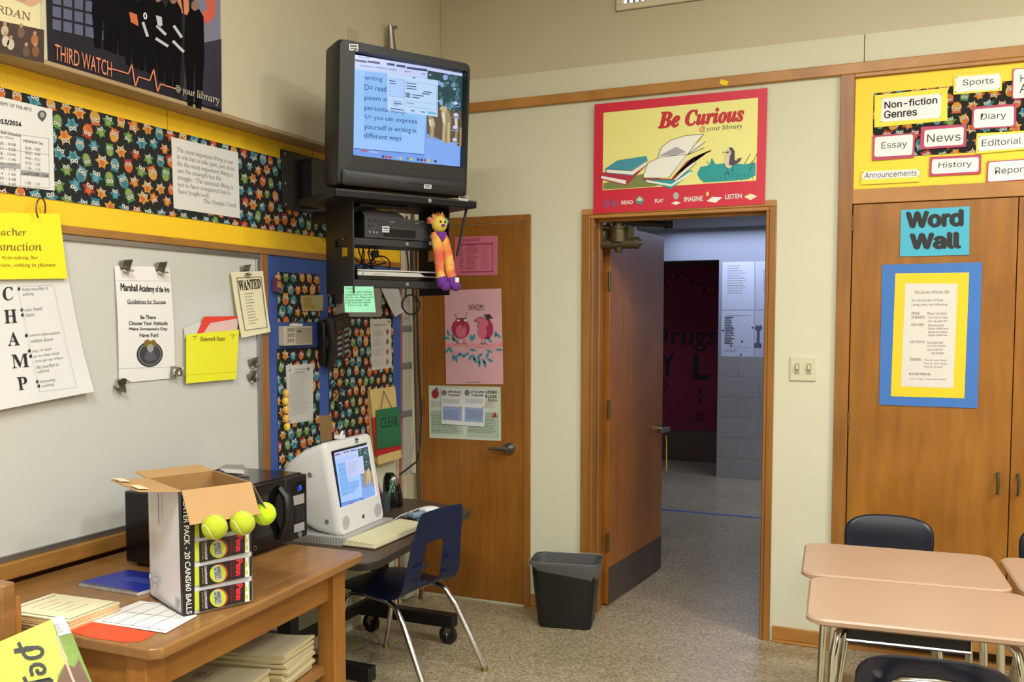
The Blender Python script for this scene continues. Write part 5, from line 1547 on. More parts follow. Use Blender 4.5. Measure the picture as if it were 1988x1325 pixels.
nt.links.new(tc.outputs['Object'], nz.inputs['Vector'])
nt.links.new(nz.outputs['Fac'], rp.inputs['Fac'])
nt.links.new(rp.outputs['Color'], bs.inputs['Base Color'])
n2 = nt.nodes.new('ShaderNodeTexNoise')
n2.inputs['Scale'].default_value = 260
bp = nt.nodes.new('ShaderNodeBump')
bp.inputs['Strength'].default_value = 0.9
bp.inputs['Distance'].default_value = 0.006
nt.links.new(tc.outputs['Object'], n2.inputs['Vector'])
nt.links.new(n2.outputs['Fac'], bp.inputs['Height'])
nt.links.new(bp.outputs['Normal'], bs.inputs['Normal'])
hd = MB(MS).sph((0.165, 0.035, -0.432), (0.034, 0.03, 0.036), yw, 16, 12)
rnd = random.Random(2)
for i in range(60):
    a_ = rnd.uniform(0.1, PI - 0.1) if i % 3 else rnd.uniform(-0.3, PI + 0.3)
    u = Vector((math.cos(a_), rnd.uniform(-0.1, 0.7), abs(math.sin(a_)))).normalized()
    c0 = Vector((0.165, 0.04, -0.43)) + u * 0.031
    hd.tube([c0, c0 + u * rnd.uniform(0.014, 0.024)], [0.006, 0.001], (rs, oy, yw, rs)[i % 4], 5)
hd.build('head', pl)
fe = MB(MS)
for x in (0.155, 0.176):
    fe.sph((x, 0.0075, -0.424), (0.005, 0.004, 0.0055), rubber, 8, 6)
fe.sph((0.165, 0.003, -0.438), (0.008, 0.007, 0.006), pr, 10, 8)
fe.build('face', pl)
MB(MS).sph((0.2, 0.04, -0.42), (0.012, 0.008, 0.016), tq, 8, 8).sph((0.131, 0.04, -0.42), (0.01, 0.008, 0.014), rs, 8, 8).build('ear', pl)
MB(MS).prism([(0.14, 0.012, -0.464), (0.19, 0.012, -0.464), (0.178, 0.006, -0.492), (0.165, 0.004, -0.505), (0.152, 0.006, -0.49)], (0, 0.03, 0), pr).build('scarf', pl, bevel=0.004)
bd = MB(MS)
bd.tube([(0.145, 0.04, -0.468), (0.148, 0.03, -0.50), (0.155, 0.025, -0.56), (0.158, 0.02, -0.63), (0.162, 0.015, -0.655)], [0.016, 0.021, 0.02, 0.019, 0.02], gd, 12)
bd.tube([(0.182, 0.04, -0.468), (0.185, 0.028, -0.50), (0.193, 0.015, -0.56), (0.2, 0.005, -0.63), (0.203, 0.0, -0.655)], [0.016, 0.021, 0.022, 0.021, 0.02], gd, 12)
bd.build('body', pl)
for x, y in ((0.163, 0.01), (0.204, -0.005)):
    MB(MS).sph((x, y, -0.672), (0.023, 0.022, 0.03), pr, 12, 10).sph((x + 0.008, y - 0.012, -0.69), (0.02, 0.02, 0.022), pr, 12, 8).build('foot', pl)
MB(MS).box((0.2, -0.034, -0.675), (0.218, -0.03, -0.655), sticker).build('tag', pl)

# ================================================================ computer desk and what stands on it
ZD = 0.63
cdk = thing('computer_desk', 'dark brown laminate computer desk with black legs in the corner', 'desk', (0.24, -1.05, 0))
top = [(-0.09, -1.62), (0.50, -1.62), (0.545, -1.60), (0.562, -1.555), (0.472, -0.60), (0.455, -0.555), (0.42, -0.535), (0.12, -0.43), (-0.09, -0.44)]
MB().prism([(x, y, ZD - 0.03) for x, y in top], (0, 0, 0.026), mat('desk_edge', '26211D', 0.45)).prism([(x * 0.985 + 0.004, y * 0.995 - 0.005, ZD - 0.004) for x, y in top], (0, 0, 0.004), laminate).build('desk_top', cdk, bevel=0.004)
for y in (-0.675, -1.40):
    lg = MB().box((-0.02, y - 0.03, 0.14), (0.05, y + 0.03, ZD - 0.03), black_mt).box((-0.09, y - 0.028, 0.085), (0.43, y + 0.028, 0.145), black_mt).box((-0.06, y - 0.03, ZD - 0.06), (0.38, y + 0.03, ZD - 0.03), black_mt)
    lg = lg.build('leg', cdk, bevel=0.003)
    for x in (-0.04, 0.39):
        cs = MB().disc((x - 0.012, y + 0.016, 0.044), (0.35, 0.94, 0), 0.0, 0.0, rubber)
        cs = MB().tube([(x, y - 0.012, 0.044), (x + 0.004, y + 0.014, 0.044)], 0.044, rubber, 20).tube([(x - 0.002, y - 0.0135, 0.044), (x, y - 0.012, 0.044)], 0.02, steel, 14)
        cs.prism([(x - 0.016, y - 0.016, 0.05), (x + 0.012, y - 0.016, 0.04), (x + 0.03, y - 0.016, 0.09), (x, y - 0.016, 0.09)], (0, 0.003, 0), steel)
        cs.build('caster', lg)
MB().box((-0.005, -1.37, 0.155), (0.025, -0.705, 0.20), black_mt).build('stretcher', cdk)

EM = frame((0.231, -1.215, 0.891), 1.64, -0.177)
em = thing('desktop_computer', 'white all-in-one tube computer leaning back on the brown desk', 'computer', (0.2, -1.2, ZD))
b = MB(EM)
b.loft([rrect(-0.05, 0.05, -0.06, 0.02, 0.03, 0.325, 5), rrect(-0.10, 0.10, -0.11, 0.06, 0.04, 0.30, 5), rrect(-0.15, 0.15, -0.16, 0.105, 0.045, 0.22, 5), rrect(-0.178, 0.178, -0.205, 0.14, 0.035, 0.12, 5), rrect(-0.188, 0.188, -0.232, 0.155, 0.03, 0.03, 5),
        rrect(-0.19, 0.19, -0.234, 0.157, 0.028, 0.015, 5), rrect(-0.184, 0.184, -0.228, 0.151, 0.024, 0.0, 5), rrect(-0.158, 0.158, -0.122, 0.118, 0.008, -0.001, 5), rrect(-0.154, 0.154, -0.118, 0.114, 0.006, 0.006, 5)], white_pl, cap=False)
b.poly(rrect(-0.05, 0.05, -0.06, 0.02, 0.03, 0.325, 5), white_pl).poly(rrect(-0.154, 0.154, -0.118, 0.114, 0.006, 0.006, 5), black_gl)
b.build('case', em, ang=50)
E0, nE = EM.translation.copy(), EM.to_3x3() @ Vector((0, -1, 0))
sh = Sheet('s5', [(611, 290), (919, 212), (979, 684), (677, 780)], E0, nE, scr('imac_blue', '6E9BE8'), off=-0.0055, th=0.0012, gap=0.0003)
sh.poly([(820, 232), (925, 205), (958, 470), (850, 490)], G['tree'], 0)
for i in range(26):
    x, y = rnd.uniform(838, 935), rnd.uniform(240, 400)
    sh.ell((x, y), (rnd.uniform(4, 10), rnd.uniform(6, 14)), G[('tree2', 'tree3', 'sky', 'tree')[i % 4]], 1 + i % 2, 8)
for x, y in ((868, 470), (900, 450), (935, 460)):
    sh.poly([(x, y), (x + 22, y - 30), (x + 40, y + 10), (x + 42, y + 130), (x + 28, y + 134), (x + 20, y + 60), (x + 12, y + 130), (x + 2, y + 120)], G['tan'] if x != 900 else G['tan2'], 3)
sh.poly([(862, 610), (975, 585), (985, 690), (870, 728)], G['floor'], 2)
sh.poly([(606, 284), (925, 205), (926, 222), (607, 302)], G['menu'], 4).poly([(607, 302), (820, 250), (824, 290), (610, 345)], G['menu'], 5)
for x0, x1, y in ((612, 660, 300), (690, 740, 276), (752, 812, 262)):
    sh.poly([(x0, y), (x1, y - 11), (x1, y - 2), (x0, y + 9)], G['dark'], 6)
sh.poly([(610, 345), (825, 290), (865, 690), (672, 745)], G['docl'], 5).poly([(634, 385), (700, 370), (735, 560), (832, 530), (832, 590), (785, 640), (672, 690)], G['hi'], 6)
for i, (t, x0, x1) in enumerate((('writing', 640, 700), ('D= read', 648, 715), ('poem', 652, 712), ('personal', 660, 740), ('U= you can', 664, 800), ('yourself in', 672, 822), ('different', 680, 784))):
    y = 385 + i * 45
    warp_text(sh, t, [(x0, y), (x1, y - (x1 - x0) * 0.26), (x1, y + 24 - (x1 - x0) * 0.26), (x0, y + 24)], G['grey'], 'sans', 0.0, 7)
sh.poly([(702, 355), (866, 310), (880, 472), (722, 520)], G['menu'], 8)
for i in range(6):
    sh.line([(730, 385 + i * 18), (820 - i * 6, 360 + i * 18)], 3, G['grey'], 9)
sh.line([(672, 752), (865, 690)], 3, G['text'], 8).line([(742, 750), (785, 738)], 7, G['red'], 9).line([(850, 715), (880, 706)], 6, G['dark'], 9)
sh.build('screen', em)
gm = mat('speaker_mesh', 'B0ADA8', 0.5)
for c_ in ((718, 922), (1010, 806)):
    sh = Sheet('s5', [(c_[0] - 40, c_[1] - 70), (c_[0] + 40, c_[1] - 70), (c_[0] + 40, c_[1] + 70), (c_[0] - 40, c_[1] + 70)], E0, nE, None, off=0.001)
    sh.ell(c_, (33, 64), mat('speaker_rim', 'CFCECC', 0.4), 0, 24).ell(c_, (28, 57), gm, 1, 24)
    sh.build('speaker_grille', em)
sh = Sheet('s5', [(860, 840), (890, 840), (890, 890), (860, 890)], E0, nE, None, off=0.001)
ap = mat('emblem_blue_grey', '41474F', 0.4)
sh.ell((875, 867), (11, 18), ap, 0, 14).ell((885, 862), (4, 6), white_pl, 1, 8).poly([(876, 849), (884, 838), (882, 850)], ap, 0)
sh.build('emblem', em)
decal((E0, nE), 's5', [(797, 146), (830, 142), (832, 196), (800, 198)], mat('sticker_grey', 'A3A19F', 0.4), 'asset_sticker', em, 0.0005, 2)
sc = MB(EM)
for y, z in ((0.10, 0.035), (0.055, -0.165)):
    sc.disc((-0.183, y, z), (-1, 0.1, 0), 0.010, 0.004, midgrey, 12)
sc.build('screw', em)
cpb = MB().tube([Vector((0.15, -1.2, 1.045)), Vector((0.15, -1.185, 1.062)), Vector((0.14, -1.165, 1.05))], 0.005, white_pl, 8).box((0.13, -1.215, 1.035), (0.165, -1.185, 1.05), white_pl)
tag(cpb.build('plastic_clip'), 'small white clip sitting on top of the white computer', 'clip')
sb = MB(frame((0.231, -1.215, ZD), 1.64, 0))
sb.box((-0.205, -0.075, 0.0), (0.205, 0.26, 0.034), mat('stand_grey', 'A9A8A4', 0.4))
for i in range(24):
    sb.box((-0.2065, -0.06 + i * 0.013, 0.006), (-0.205, -0.055 + i * 0.013, 0.03), mat('stand_rib', '8A8986', 0.5))
tag(sb.build('computer_stand', bevel=0.003), 'low grey ribbed stand under the white computer', 'stand')

kb = thing('keyboard', 'ivory keyboard on the brown desk before the white computer', 'keyboard', (0.32, -1.1, ZD))
L0, F0, B0 = (onF(*zp('s5', q), ZD + 0.012) for q in ((778, 1078), (985, 1152), (1278, 882)))
ex, ey = (B0 - L0), (F0 - L0)
ey = ey - ex * (ey.dot(ex) / ex.dot(ex))
ux, uy = ex.normalized(), -ey.normalized()
KM = Matrix(((ux.x, uy.x, 0, F0.x), (ux.y, uy.y, 0, F0.y), (0, 0, 1, ZD), (0, 0, 0, 1)))
KL, KD = ex.length, ey.length
MB(KM).prism([(0, 0, 0.002), (KL, 0, 0.002), (KL, KD, 0.002), (0, KD, 0.002)], (0, 0, 0.012), mat('keyboard_tray', 'B8B296', 0.35)).build('base', kb, bevel=0.005)
ks = MB(KM)
ivk = mat('ivory_keys', 'D5CFA8', 0.45)
for r in range(6):
    n = 18 if r else 14
    for i in range(n):
        if r == 0 and 3 < i < 9:
            continue
        x0 = 0.008 + i * (KL - 0.016) / n
        y0 = 0.008 + r * (KD - 0.016) / 6
        ks.prism([(x0, y0, 0.013), (x0 + (KL - 0.016) / n - 0.001, y0, 0.013), (x0 + (KL - 0.016) / n - 0.001, y0 + (KD - 0.016) / 6 - 0.002, 0.013), (x0, y0 + (KD - 0.016) / 6 - 0.002, 0.013)], (0, 0, 0.010 + r * 0.001), ivk)
ks.box((0.008 + 4 * (KL - 0.016) / 14, 0.008, 0.013), (0.008 + 9 * (KL - 0.016) / 14 - 0.001, 0.008 + (KD - 0.016) / 6 - 0.002, 0.023), ivk)
ks.build('keys', kb, bevel=0.0012, seg=1)
mp_ = onF(*zp('s5', (1488, 822)), ZD + 0.02)
mo = thing('computer_mouse', 'white mouse at the back of the grey blue mouse pad', 'mouse', (mp_.x, mp_.y, ZD))
MB(Matrix.Translation((mp_.x, mp_.y, ZD + 0.006)) @ Matrix.Rotation(0.5, 4, 'Z')).sph((0, 0, 0.021), (0.052, 0.03, 0.02), white_pl, 18, 10).build('body', mo)
c0, c1 = onF(*zp('s5', (1500, 772)), ZD + 0.01), onF(*zp('s5', (1150, 905)), ZD + 0.006)
MB().tube([Vector((mp_.x - 0.03, mp_.y + 0.02, ZD + 0.012)), c0, onF(*zp('s5', (1400, 790)), ZD + 0.02), onF(*zp('s5', (1220, 858)), ZD + 0.008), c1, onF(*zp('s5', (1150, 925)), ZD + 0.004)], 0.003, white_pl, 6).build('cord', mo)
pd = [onF(*zp('s5', q), ZD + 0.001) for q in ((1225, 870), (1290, 845), (1450, 815), (1530, 850), (1440, 925), (1300, 885))]
tag(MB().prism(pd, (0, 0, 0.005), mat('pad_blue_grey', '5F7280', 0.7)).build('mouse_pad'), 'grey blue mouse pad at the right of the keyboard', 'mouse pad')
rs_ = MB().tube([onF(*zp('s5', q), ZD + 0.022) for q in ((1290, 850), (1340, 862), (1400, 850), (1430, 830))], [0.012, 0.016, 0.016, 0.012], mat('rest_blue', '7B8C98', 0.7), 10)
tag(rs_.build('wrist_rest'), 'pale blue gel wrist rest on the mouse pad', 'wrist rest')

sk = thing('desk_speaker', 'black desk speaker with a silver oval behind the computer', 'speaker', (0.075, -0.655, ZD))
SM = Matrix.Translation((0.07, -0.64, ZD)) @ Matrix.Rotation(1.0, 4, 'Z')
rings = []
for z, w, d, o in ((0, 0.05, 0.045, 0), (0.05, 0.05, 0.045, 0.0), (0.1, 0.044, 0.04, 0.012), (0.14, 0.034, 0.032, 0.025), (0.162, 0.018, 0.016, 0.035)):
    rings.append([Vector((w * math.cos(a_), d * math.sin(a_) + o, z)) for a_ in [i * PI / 10 for i in range(20)]])
MB(SM).loft(rings, black_gl).build('case', sk)
ov = MB(SM).sph((0, -0.018, 0.125), (0.026, 0.014, 0.03), mat('silver_cone', '8C8B88', 0.35, 0.7), 16, 10).sph((0, -0.03, 0.132), (0.008, 0.006, 0.008), mat('silver_cone', '8C8B88', 0.35, 0.7), 10, 8)
ov.build('driver', sk)
MB(SM).tube([(-0.038, -0.03, 0.075), (0, -0.048, 0.075), (0.038, -0.03, 0.075)], 0.0015, steel, 6).build('trim_line', sk)
cu = thing('pen_cup', 'clear tumbler holding two pens beside the black desk speaker', 'cup', (0.15, -0.845, ZD))
cm = MB(Matrix.Translation((0.125, -0.80, ZD)))
cm.loft([[Vector((r * math.cos(a_), r * math.sin(a_), z)) for a_ in [i * PI / 10 for i in range(20)]] for r, z in ((0.022, 0), (0.03, 0.1))], mat('smoked_plastic', '4A4F52', 0.2, alpha=0.75), cap=False)
cm.build('tumbler', cu)
for i, (c_, dx, dy) in enumerate((('3FAE4B', 0.03, 0.02), ('7A2A8A', -0.035, -0.01))):
    pn = MB(Matrix.Translation((0.125, -0.80, ZD))).tube([(-dx * 0.3, -dy * 0.3, 0.01), (dx, dy, 0.145)], 0.004, mat('pen_' + c_, c_, 0.4), 8)
    tag(pn.build('pen'), ('green' if i == 0 else 'purple') + ' pen standing in the smoked tumbler on the desk', 'pen')
# ================================================================ wooden work table at the left
ZT = 0.74
wt = thing('work_table', 'worn wooden work table with a lower shelf under the whiteboard', 'table', (0.3, -2.33, 0))
tp = [(-0.098, -2.865), (0.715, -2.85), (0.738, -2.825), (0.68, -1.845), (0.655, -1.828), (-0.098, -1.845)]
MB().prism([(x, y, ZT - 0.032) for x, y in tp], (0, 0, 0.032), table_wood).build('table_top', wt, bevel=0.006)
for x, y in ((0.60, -1.92), (0.645, -2.79), (-0.03, -1.92), (-0.03, -2.79)):
    MB().box((x - 0.034, y - 0.034, 0), (x + 0.034, y + 0.034, ZT - 0.032), leg_wood).build('leg', wt, bevel=0.003)
A, B = Vector((0.648, -2.76, 0)), Vector((0.613, -1.95, 0))
MB().prism([A + Vector((0, 0, 0.595)), B + Vector((0, 0, 0.595)), B + Vector((-0.022, 0, 0.595)), A + Vector((-0.022, 0, 0.595))], (0, 0, ZT - 0.032 - 0.595), wood('apron_wood', 'A36D2F', '875623', (12, 1, 12), 4, 0.36)).build('apron', wt, bevel=0.002)
for a, b in (((0.0, -2.815, 0.595), (0.62, -2.793, ZT - 0.032)), ((0.0, -1.915, 0.595), (0.57, -1.893, ZT - 0.032)), ((-0.06, -2.76, 0.595), (-0.04, -1.95, ZT - 0.032))):
    MB().box(a, b, mat('apron_wood', 'B67A34')).build('apron', wt, bevel=0.002)
MB().prism([(-0.05, -2.77, 0.335), (0.625, -2.77, 0.335), (0.592, -1.89, 0.335), (-0.05, -1.89, 0.335)], (0, 0, 0.03), table_wood).build('shelf', wt, bevel=0.003)

# stacks of cream packets on the shelf
cream = mat('packet_cream', 'D3C7A2', 0.7)
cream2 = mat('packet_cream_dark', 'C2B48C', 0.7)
rnd = random.Random(4)


def packet(c, ang_, w, d, z, t, m_, top=False, lift=0.0):
    M = Matrix.Translation((c[0], c[1], z)) @ Matrix.Rotation(ang_, 4, 'Z')
    b_ = MB(M)
    fz = lambda u, v: lift * max(0, u - 0.55) ** 2 * 4
    b_.grid(lambda u, v: Vector(((u - 0.5) * w, (v - 0.5) * d, fz(u, v))), 8, 2, m_)
    b_.grid(lambda u, v: Vector(((u - 0.5) * w, (v - 0.5) * d, fz(u, v) + t)), 8, 2, m_)
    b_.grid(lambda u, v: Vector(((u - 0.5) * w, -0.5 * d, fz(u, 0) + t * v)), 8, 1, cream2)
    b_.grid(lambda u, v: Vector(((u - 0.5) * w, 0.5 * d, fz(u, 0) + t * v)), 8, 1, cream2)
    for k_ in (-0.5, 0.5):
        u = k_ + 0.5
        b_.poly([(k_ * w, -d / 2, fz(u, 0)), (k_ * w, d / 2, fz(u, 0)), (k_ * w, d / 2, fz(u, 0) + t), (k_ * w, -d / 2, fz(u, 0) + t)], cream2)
    if top:
        e_ = t + 0.0006
        b_.tube([(-0.06 + 0.022 * math.cos(a_), 0.02 + 0.018 * math.sin(a_), e_) for a_ in [i * PI / 8 for i in range(17)]], 0.0012, ink2, 4)
        b_.box((-0.066, 0.014, e_), (-0.052, 0.026, e_ + 0.0005), ink2).box((-0.028, -0.01, e_), (-0.025, 0.05, e_ + 0.0005), ink2)
    return b_.build('paper_packet')


z = 0.366
for i in range(12):
    t = 0.009
    o = packet((0.445 + rnd.uniform(-0.006, 0.006), -2.105 + rnd.uniform(-0.006, 0.006)), 0.16 + rnd.uniform(-0.05, 0.05), 0.285, 0.2, z, t - 0.0004, cream, i == 11, 0.012 if i > 8 else 0.004)
    z += t
    tag(o, 'topmost cream packet of the taller stack on the lower shelf' if i == 11 else 'cream paper packet inside the taller stack on the lower shelf', 'packet', 'paper packets on the lower shelf')
z = 0.366
for i in range(7):
    t = 0.009
    o = packet((0.43 + rnd.uniform(-0.006, 0.006), -2.315 + rnd.uniform(-0.005, 0.005)), 0.2 + rnd.uniform(-0.05, 0.05), 0.285, 0.2, z, t - 0.0004, cream, i == 6, 0.01 if i > 4 else 0.003)
    z += t
    tag(o, 'topmost cream packet of the shorter stack on the lower shelf' if i == 6 else 'cream paper packet inside the shorter stack on the lower shelf', 'packet', 'paper packets on the lower shelf')
bx = MB().box((0.02, -2.30, 0.366), (0.20, -2.02, 0.376), black_pl).box((0.0, -2.20, 0.376), (0.19, -2.06, 0.42), mat('dark_binder', '1B1B20', 0.5))
tag(bx.build('black_binder', bevel=0.003), 'black binder in the shade behind the packets on lower shelf', 'binder')
bk = MB().box((-0.09, -1.80, 0.0), (0.17, -1.66, 0.34), mat('dark_case', '1D1B1A', 0.5))
tag(bk.build('equipment_box', bevel=0.006), 'black equipment box on the floor between the table and the desk', 'box')
ct = MB().tube([(-0.11, -1.75, 0.62), (-0.10, -1.79, 0.45), (-0.04, -1.72, 0.36), (0.02, -1.70, 0.345)], 0.005, rubber, 6)
tag(ct.build('power_cable'), 'black power cord hanging behind the work table', 'cord')
cc_ = MB().tube([(0.06, -1.18, 0.004), (0.14, -1.12, 0.004), (0.2, -1.02, 0.02), (0.18, -0.93, 0.05), (0.1, -0.9, 0.03), (0.04, -0.95, 0.004)], 0.004, mat('grey_cable', '6B675E', 0.5), 6)
tag(cc_.build('floor_cable'), 'thin grey cable curling on the floor under the desk', 'cable')

# microwave oven
MX, MY0, MY1, MZ = 0.384, -2.297, -1.757, ZT + 0.012
mw = thing('microwave_oven', 'black microwave oven with a curved handle on the work table', 'microwave', (0.22, -2.03, ZT))
MB().box((0.06, MY0, MZ), (MX - 0.02, MY1, ZT + 0.247), black_gl).build('case', mw, bevel=0.006)
MB().box((MX - 0.02, MY0, MZ + 0.004), (MX, -1.885, ZT + 0.243), black_gl).box((MX - 0.001, MY0 + 0.05, MZ + 0.05), (MX + 0.0005, -1.94, ZT + 0.205), mat('oven_window', '101012', 0.08)).build('door', mw, bevel=0.006)
hp = [onL(px_, py_, MX + d_) for (px_, py_), d_ in zip((zp('s5', (145, 600)), zp('s5', (190, 680)), zp('s5', (210, 800)), zp('s5', (205, 920)), zp('s5', (165, 1060))), (0.004, 0.03, 0.036, 0.03, 0.004))]
MB().tube([(p_.x, -1.915, p_.z) for p_ in hp], [0.012, 0.014, 0.014, 0.014, 0.012], black_pl, 10, flat=1.2).build('door_handle', mw)
MB().box((MX - 0.02, -1.88, MZ + 0.004), (MX, MY1, ZT + 0.243), black_pl).build('control_panel', mw, bevel=0.004)
mwS = lambda q, m_=None, off=0.0005: Sheet('s5', q, (MX, 0, 0), NL, m_, off=off, th=0.0006)
sh = mwS([(225, 560), (345, 530), (345, 640), (225, 660)], black_gl)
warp_text(sh, ':3', [(268, 588), (303, 578), (305, 622), (270, 632)], mat('display_blue', '2A46FF', 0.3, emit=4), 'sans', 0.02, 1)
sh.build('clock_display', mw)
kg = mat('panel_grey', '9C9A98', 0.5)
for q in ([(232, 682), (332, 655), (334, 742), (240, 768)], [(240, 945), (334, 915), (336, 990), (240, 1018)]):
    mwS(q, kg).build('touch_pad', mw)
for r in range(5):
    for i in range(3):
        x, y = 272 + i * 24, 790 + r * 27 - i * 6
        sh = mwS([(x - 8, y - 8), (x + 8, y - 11), (x + 8, y + 8), (x - 8, y + 11)], mat('panel_key', '2E2F36', 0.4))
        sh.build('button', mw)
p_ = onL(*zp('s5', (290, 1032)), MX)
MB().disc(p_, (1, 0, 0), 0.011, 0.004, midgrey, 16).build('open_button', mw)
sh = Sheet('z6', [(1070, 655), (1100, 655), (1100, 700), (1070, 700)], (MX, 0, 0), NL, None, off=0.001)
sh.ell((1083, 680), (13, 17), midgrey, 0, 16).ell((1083, 680), (10, 13), black_gl, 1, 16)
sh.build('badge', mw)
for x in (0.09, MX - 0.05):
    for y in (MY0 + 0.04, MY1 - 0.04):
        MB().disc((x, y, ZT), (0, 0, 1), 0.014, 0.014, rubber, 10).build('foot', mw)
ztop = ZT + 0.2475
for i, (q, m_, lb) in enumerate((([(300, 130), (450, 120), (700, 92), (740, 100), (600, 150), (330, 160)], mat('navy_folder', '27304A', 0.5), 'navy folder lying on the microwave behind the open carton'),
                                 ([(800, 110), (1000, 118), (1045, 165), (960, 178), (830, 140)], mat('magazine_grey', '85807C', 0.4), 'grey magazine on top of the microwave'),
                                 ([(830, 112), (1000, 122), (1015, 150), (880, 142)], mat('slip_white', 'C7C3C0', 0.5), 'white slip lying on the grey magazine'))):
    pts = [onF(*zp('z6', p_), ztop + (0.0005, 0.0005, 0.0195)[i]) for p_ in q]
    pts = [Vector((max(p_.x, 0.065), min(max(p_.y, MY0 + 0.01), MY1 - 0.01), p_.z)) for p_ in pts]
    o = MB().prism(pts, (0, 0, (0.006, 0.018, 0.001)[i]), m_).build(('folder', 'magazine', 'paper_slip')[i], bevel=0.0006)
    tag(o, lb, ('folder', 'magazine', 'paper')[i])

# open carton of tennis balls
N0 = Vector((0.621, -2.63, ZT + 0.001))
E1, E2 = Vector((0.079, 0.185, 0)), Vector((-0.236, 0.115, 0))
U1, U2 = E1.normalized(), E2.normalized()
HB = 0.344
bxt = thing('ball_carton', 'open tennis ball carton standing on the work table', 'carton', N0 + (E1 + E2) / 2)
bt = MB()
th = 0.004
z0, z1 = Vector((0, 0, 0)), Vector((0, 0, HB))


def panel(mb, a, b, n_, m_out, m_in, za=z0, zb=z1):
    """a sheet of board: printed outside, bare inside; n_ points inwards"""
    mb.add([a + za, b + za, b + zb, a + zb, a + za + n_ * th, b + za + n_ * th, b + zb + n_ * th, a + zb + n_ * th], [(0, 1, 2, 3)], m_out)
    mb.add([a + za, b + za, b + zb, a + zb, a + za + n_ * th, b + za + n_ * th, b + zb + n_ * th, a + zb + n_ * th], [(4, 5, 6, 7), (0, 1, 5, 4), (1, 2, 6, 5), (2, 3, 7, 6), (3, 0, 4, 7)], m_in)


c00, c10, c01, c11 = N0, N0 + E1, N0 + E2, N0 + E1 + E2
blk = mat('carton_black', '1A1819', 0.4)
panel(bt, c00, c10, U2, card_wh, card_in)
panel(bt, c00, c01, U1, card_wh, card_in)
panel(bt, c01, c11, -U2, card_wh, card_in)
panel(bt, c10, c11, -U1, card_wh, card_in)
bt.prism([c00, c10, c11, c01], (0, 0, 0.004), card_in)
bt.build('body', bxt, fix=False, smooth=False)


def flap(a, b, out, phi, L, inset, m_):
    d = (out * math.cos(math.radians(phi)) + Vector((0, 0, 1)) * math.sin(math.radians(phi))) * L
    e = (b - a).normalized()
    n_ = d.cross(e).normalized()
    t_ = 0.003
    a, b = a + Vector((0, 0, HB)), b + Vector((0, 0, HB))
    o = MB().prism([a, b, b + d - e * inset, a + d + e * inset], n_ * t_, m_).build('flap', bxt, smooth=False)
    return d


dl = flap(c00, c01, -U1, 6, 0.11, 0.02, card)
df = flap(c00, c10, -U2, -57, 0.10, 0.0, card)
db = flap(c01, c11, U2, 3, 0.11, 0.0, card)
dr = flap(c10, c11, U1, -62, 0.10, 0.0, mat('flap_grey', '6E675E', 0.7))
# glue marks on the left flap
nF = -U2
sh = Sheet('z6', [(575, 300), (1075, 300), (1075, 1085), (575, 1180)], c00, nF, None, off=0.0004, gap=0.0003)
sh.poly([(555, 300), (652, 300), (652, 1168), (575, 1182)], blk, 0)
warp_text(sh, 'PLAYER PACK - 20 CANS/60 BALLS', [(608, 318), (634, 1148), (594, 1152), (568, 318)], paper_w, 'sans', 0.012, 1)
can_bk, can_red, felt_p = mat('label_black', '1E1416', 0.35), mat('label_red', 'C21A2C', 0.4), mat('printed_ball', 'C0CC34', 0.5)
can_dk = mat('label_maroon', '5A1420', 0.4)
for r in range(4):
    y = 1098 - 175 * r           # lower left of each row
    sh.poly([(652, y - 105), (684, y - 112), (686, y + 22), (654, y + 30)], felt_p, 1)
    sh.poly([(684, y - 113), (1012, y - 176), (1012, y - 36), (688, y + 36)], can_bk, 2)
    sh.poly([(1012, y - 176), (1034, y - 180), (1045, y - 42), (1012, y - 36)], paper_w, 1).poly([(1014, y - 170), (1034, y - 120), (1014, y - 100)], felt_p, 2).poly([(1016, y - 88), (1030, y - 92), (1034, y - 48), (1016, y - 62)], felt_p, 2)
    sh.poly([(1045, y - 184), (1062, y - 187), (1062, y - 45), (1045, y - 42)], blk, 1)
    sh.ell((828, y - 65), (62, 66), mat('label_orange', 'B5402A', 0.4), 3, 26).ell((818, y - 62), (58, 63), felt_p, 4, 26)
    bl_ = mat('label_blue_grey', '6F7F9A', 0.4)
    sh.poly([(785, y - 110), (835, y - 122), (850, y - 20), (800, y - 12)], mat('label_silver', 'A9ADB4', 0.4), 5)
    warp_text(sh, "AMERICA'S", [(834, y - 112), (844, y - 32), (818, y - 28), (808, y - 108)], mat('label_navy', '2E3A56', 0.4), 'sans', 0.02, 6)
    warp_text(sh, '#1 BALL', [(808, y - 104), (816, y - 28), (796, y - 24), (788, y - 100)], mat('label_navy', '2E3A56', 0.4), 'sans', 0.02, 6)
    warp_text(sh, 'CHAMPIONSHIP', [(738, y - 118), (744, y + 12), (726, y + 16), (720, y - 114)], card_wh, 'sans', 0.02, 4)
    warp_text(sh, 'EXTRA DUTY FELT', [(712, y - 104), (716, y + 14), (706, y + 16), (702, y - 102)], ink3, 'sans', 0.0, 4)
    warp_text(sh, 'Penn', [(996, y - 170), (992, y - 52), (942, y - 44), (944, y - 160)], mat('logo_red', 'E02436', 0.4), 'sans', 0.05, 5)
    sh.poly([(904, y - 150), (916, y - 152), (918, y - 38), (906, y - 36)], can_dk, 4).poly([(922, y - 154), (930, y - 155), (932, y - 42), (924, y - 40)], can_dk, 4)
sh.build('can_print', bxt)
sh = Sheet('z6', [(313, 275), (560, 275), (565, 1150), (330, 1000)], c00, -U1, None, off=0.0004, gap=0.0003)
sh.poly([(533, 270), (560, 270), (578, 1180), (562, 1172), (562, 1148), (540, 290)], blk, 0).poly([(330, 1000), (566, 1150), (576, 1180), (345, 1030)], blk, 0)
